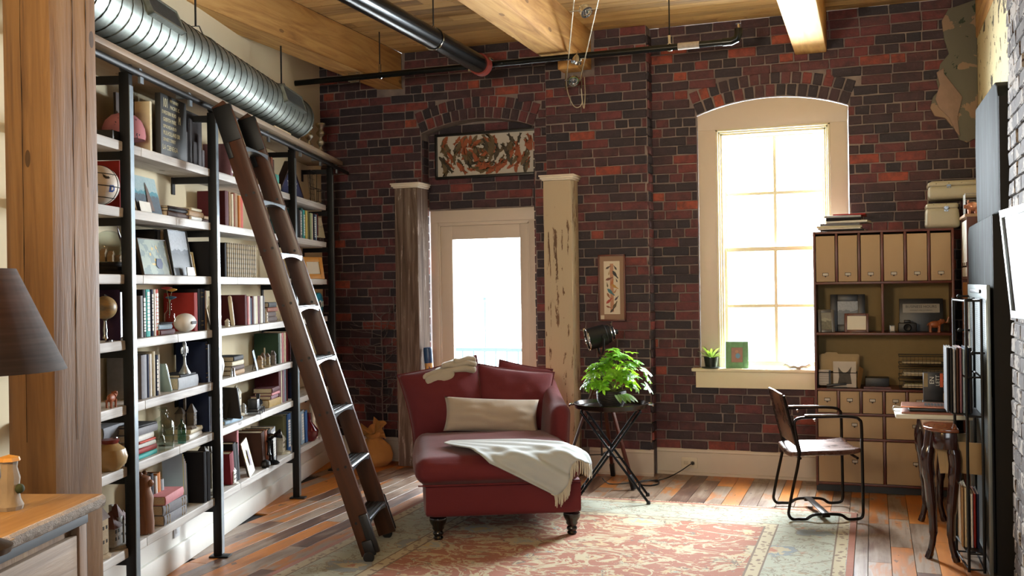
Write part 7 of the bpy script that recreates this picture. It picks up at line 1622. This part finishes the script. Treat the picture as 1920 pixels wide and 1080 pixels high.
rr = random.Random(77)
rec = [('dark_grey', 'dark grey'), ('charcoal', 'charcoal'), ('silver', 'silver edged'), ('brown', 'brown'), ('mauve', 'mauve'), ('pale_blue', 'pale blue'), ('navy', 'navy'), ('black', 'black')]
for i, (c, nm) in enumerate(rec):
    x = .362+i*.0155; a, b = book_mesh(.011 if i < 6 else .014, .34-.004*(i % 3), .24, False); o = link('record_album', a, None, color=COLS[c]); tag(o, '%s album %s from the window side in the upper rack' % (nm, ORD[i]), 'record album', 'albums in the black rack')
    o.matrix_world = M.Translation((x, 5.92-.245, .805)) @ M.Rotation(-PI/2, 4, 'Z')
for i, (c, nm) in enumerate((('tan', 'tan'), ('cream', 'cream'), ('cream', 'cream-edged'), ('white', 'white'), ('red', 'red-backed'), ('navy', 'navy'))):
    x = .425+i*.0145; a, b = book_mesh(.011, rr.choice((.28, .31, .36)), .22, False); o = link('magazine', a, None, color=COLS[c]); tag(o, '%s magazine %s from the window side in the lower rack' % (nm, ORD[i]), 'magazine', 'magazines in the black rack')
    o.matrix_world = M.Translation((x, 5.92-.235, .1045)) @ M.Rotation(-PI/2, 4, 'Z')
t = thing('paper_roll_bundle', 'curling kraft envelopes jutting from the lower rack', 'papers', V((.435, 5.78, .47)))
for k, (a, b) in enumerate((((-.03, .02, 0), (-.05, .06, .20)), ((.0, .0, 0), (-.01, .05, .15)), ((.03, .0, 0), (.04, -.02, .17)))):
    mb = MB(); mb.bar(a, b, .006, .16, (1, 0, 0)); part('envelope', mb, plain('kraft_envelope', '9c8460', .8), t, bevel=.002)
# ------------------------------------------------------------------ stove hood, mesh screen, wall frame
gt_ = NT('chalky_grey_paint'); gv = gt_.coord(); gn = gt_.noise(gt_.mapping(gv, (9, 9, 1.6)), 1., 6, .65, .8)
gt_.base(gt_.ramp(gn, [(.3, '0e1112'), (.5, '1b2021'), (.68, '343b3d')])); gt_.rough(.85); gt_.b.inputs['Specular IOR Level'].default_value = .15; GP = gt_.m
hd = thing('chimney_hood', 'tall chalky dark grey chimney hood against the side wall', 'chimney hood', V((0, 0, 0)))
mb = MB(); mb.prism([(5.58, 0), (6.93, 0), (6.93, 1.78), (6.86, 1.83), (5.58, 1.83)], .570, .715, 'x'); part('hood_body', mb, GP, hd, bevel=.012, seg=3)
mb = MB(); mb.prism([(5.45, 1.83), (6.55, 1.83), (6.60, 1.98), (6.62, 2.3), (6.58, 2.52), (5.62, 2.50), (5.50, 2.46), (5.45, 2.40)], .592, .715, 'x'); part('hood_upper', mb, GP, hd, bevel=.012, seg=3)
mb = MB(); mb.bb(.572, .714, 5.565, 5.578, 0, 1.82); mb.bb(.594, .714, 5.436, 5.448, 1.83, 2.40); part('hood_front_shade', mb, plain('shade_black', '08090b', .8), hd)  # black sheets paint the shade on the hood's unlit front
scn = thing('mesh_screen', 'tall steel framed fire screen of woven mesh leaning at the hood', 'screen', V((.535, 0, 0)))
SF = plain('pale_steel_frame', '7e8788', .35, .6, .08)
ya, yb, zh = 5.53, 6.56, 1.47
mb = MB(); mb.bb(0, .018, ya, ya+.03, .0, zh); mb.bb(0, .018, yb-.03, yb, .0, zh); mb.bb(0, .018, ya+.03, yb-.03, zh-.07, zh); mb.bb(0, .018, ya+.03, yb-.03, .0, .06); part('screen_frame', mb, SF, scn, bevel=.002)
def meshmat():
    t = NT('woven_wire_mesh'); v = t.coord(); x, y, z = t.sep(v); f1 = t.math('FRACT', t.math('MULTIPLY', y, 90.)); f2 = t.math('FRACT', t.math('MULTIPLY', z, 90.))
    k = t.math('MAXIMUM', t.math('GREATER_THAN', f1, .6), t.math('GREATER_THAN', f2, .6)); t.base(t.mix(k, lin('202628'), lin('5f686a'))); t.rough(.5); t.b.inputs['Metallic'].default_value = .4; t.bump(k, .5, .003); return t.m
mb = MB(); mb.bb(.006, .010, ya+.03, yb-.03, .06, zh-.07); part('wire_mesh', mb, meshmat(), scn)
mb = MB(); mb.bb(-.012, .0, ya+.25, yb-.25, zh-.045, zh-.025); part('handle', mb, BLACK, scn, bevel=.004)
for y, z1 in ((yb-.06, 1.40), (yb-.10, 1.20), (ya+.10, 1.12)):
    mb = MB(); mb.tube([(.0, y, z1), (-.05, y, z1)], .006, 8); mb.sphere((-.055, y, z1), .012, 10, 8); part('hook', mb, BLACKM, scn, smooth=True)
for y in (ya+.05, yb-.05):
    mb = MB(); mb.bar((.022, y, .9), (.028, y, .01), .008, .012); part('back_stay', mb, BLACKM, scn)
wf = thing('leaning_wall_frame', 'silver framed glazed picture jutting over the white-painted brick stack', 'picture', V((.52, 4.52, 1.56))); wf.rotation_euler = (0, -.09, .10)
def wfb(x0, x1, y0, y1, z0, z1, nm, mat, **kw): mb = MB(); mb.bb(x0, x1, y0, y1, z0, z1); return part(nm, mb, mat, wf, **kw)
mb = MB(); mb.bb(-.012, .016, -.44, .0, .19, .22); mb.bb(-.012, .016, -.44, 0, -.22, -.19); mb.bb(-.012, .016, -.03, 0, -.19, .19); mb.bb(-.012, .016, -.44, -.41, -.19, .19); part('frame', mb, plain('cool_silver_frame', '6d787c', .35, .4, .05), wf, bevel=.002)
wfb(-.004, .0, -.41, -.03, -.19, .19, 'print', plain('dim_landscape_print', '2a2622', .5, var=.5, scale=6))
wfb(.008, .014, -.42, -.02, -.20, .20, 'backing', BLACK)
mb = MB(); mb.tube([(.016, -.1, .1), (.085, -.1, .11)], .006, 8); mb.tube([(.016, -.35, .1), (.085, -.35, .11)], .006, 8); part('wall_bracket', mb, BLACKM, wf)
t = thing('conduit', 'thin chrome electrical conduit clipped at the top of the brick stack', 'conduit', V((.705, 5.22, 0))); mb = MB(); mb.tube([(0, 0, 2.62), (0, 0, H-.001)], .009, 10); part('tube', mb, CHROME, t, smooth=True)
for z1 in (2.8, 3.1): mb = MB(); mb.tube([(-.018, 0, z1), (0, -.014, z1), (.012, 0, z1)], .005, 6); part('clip', mb, CHROME, t)
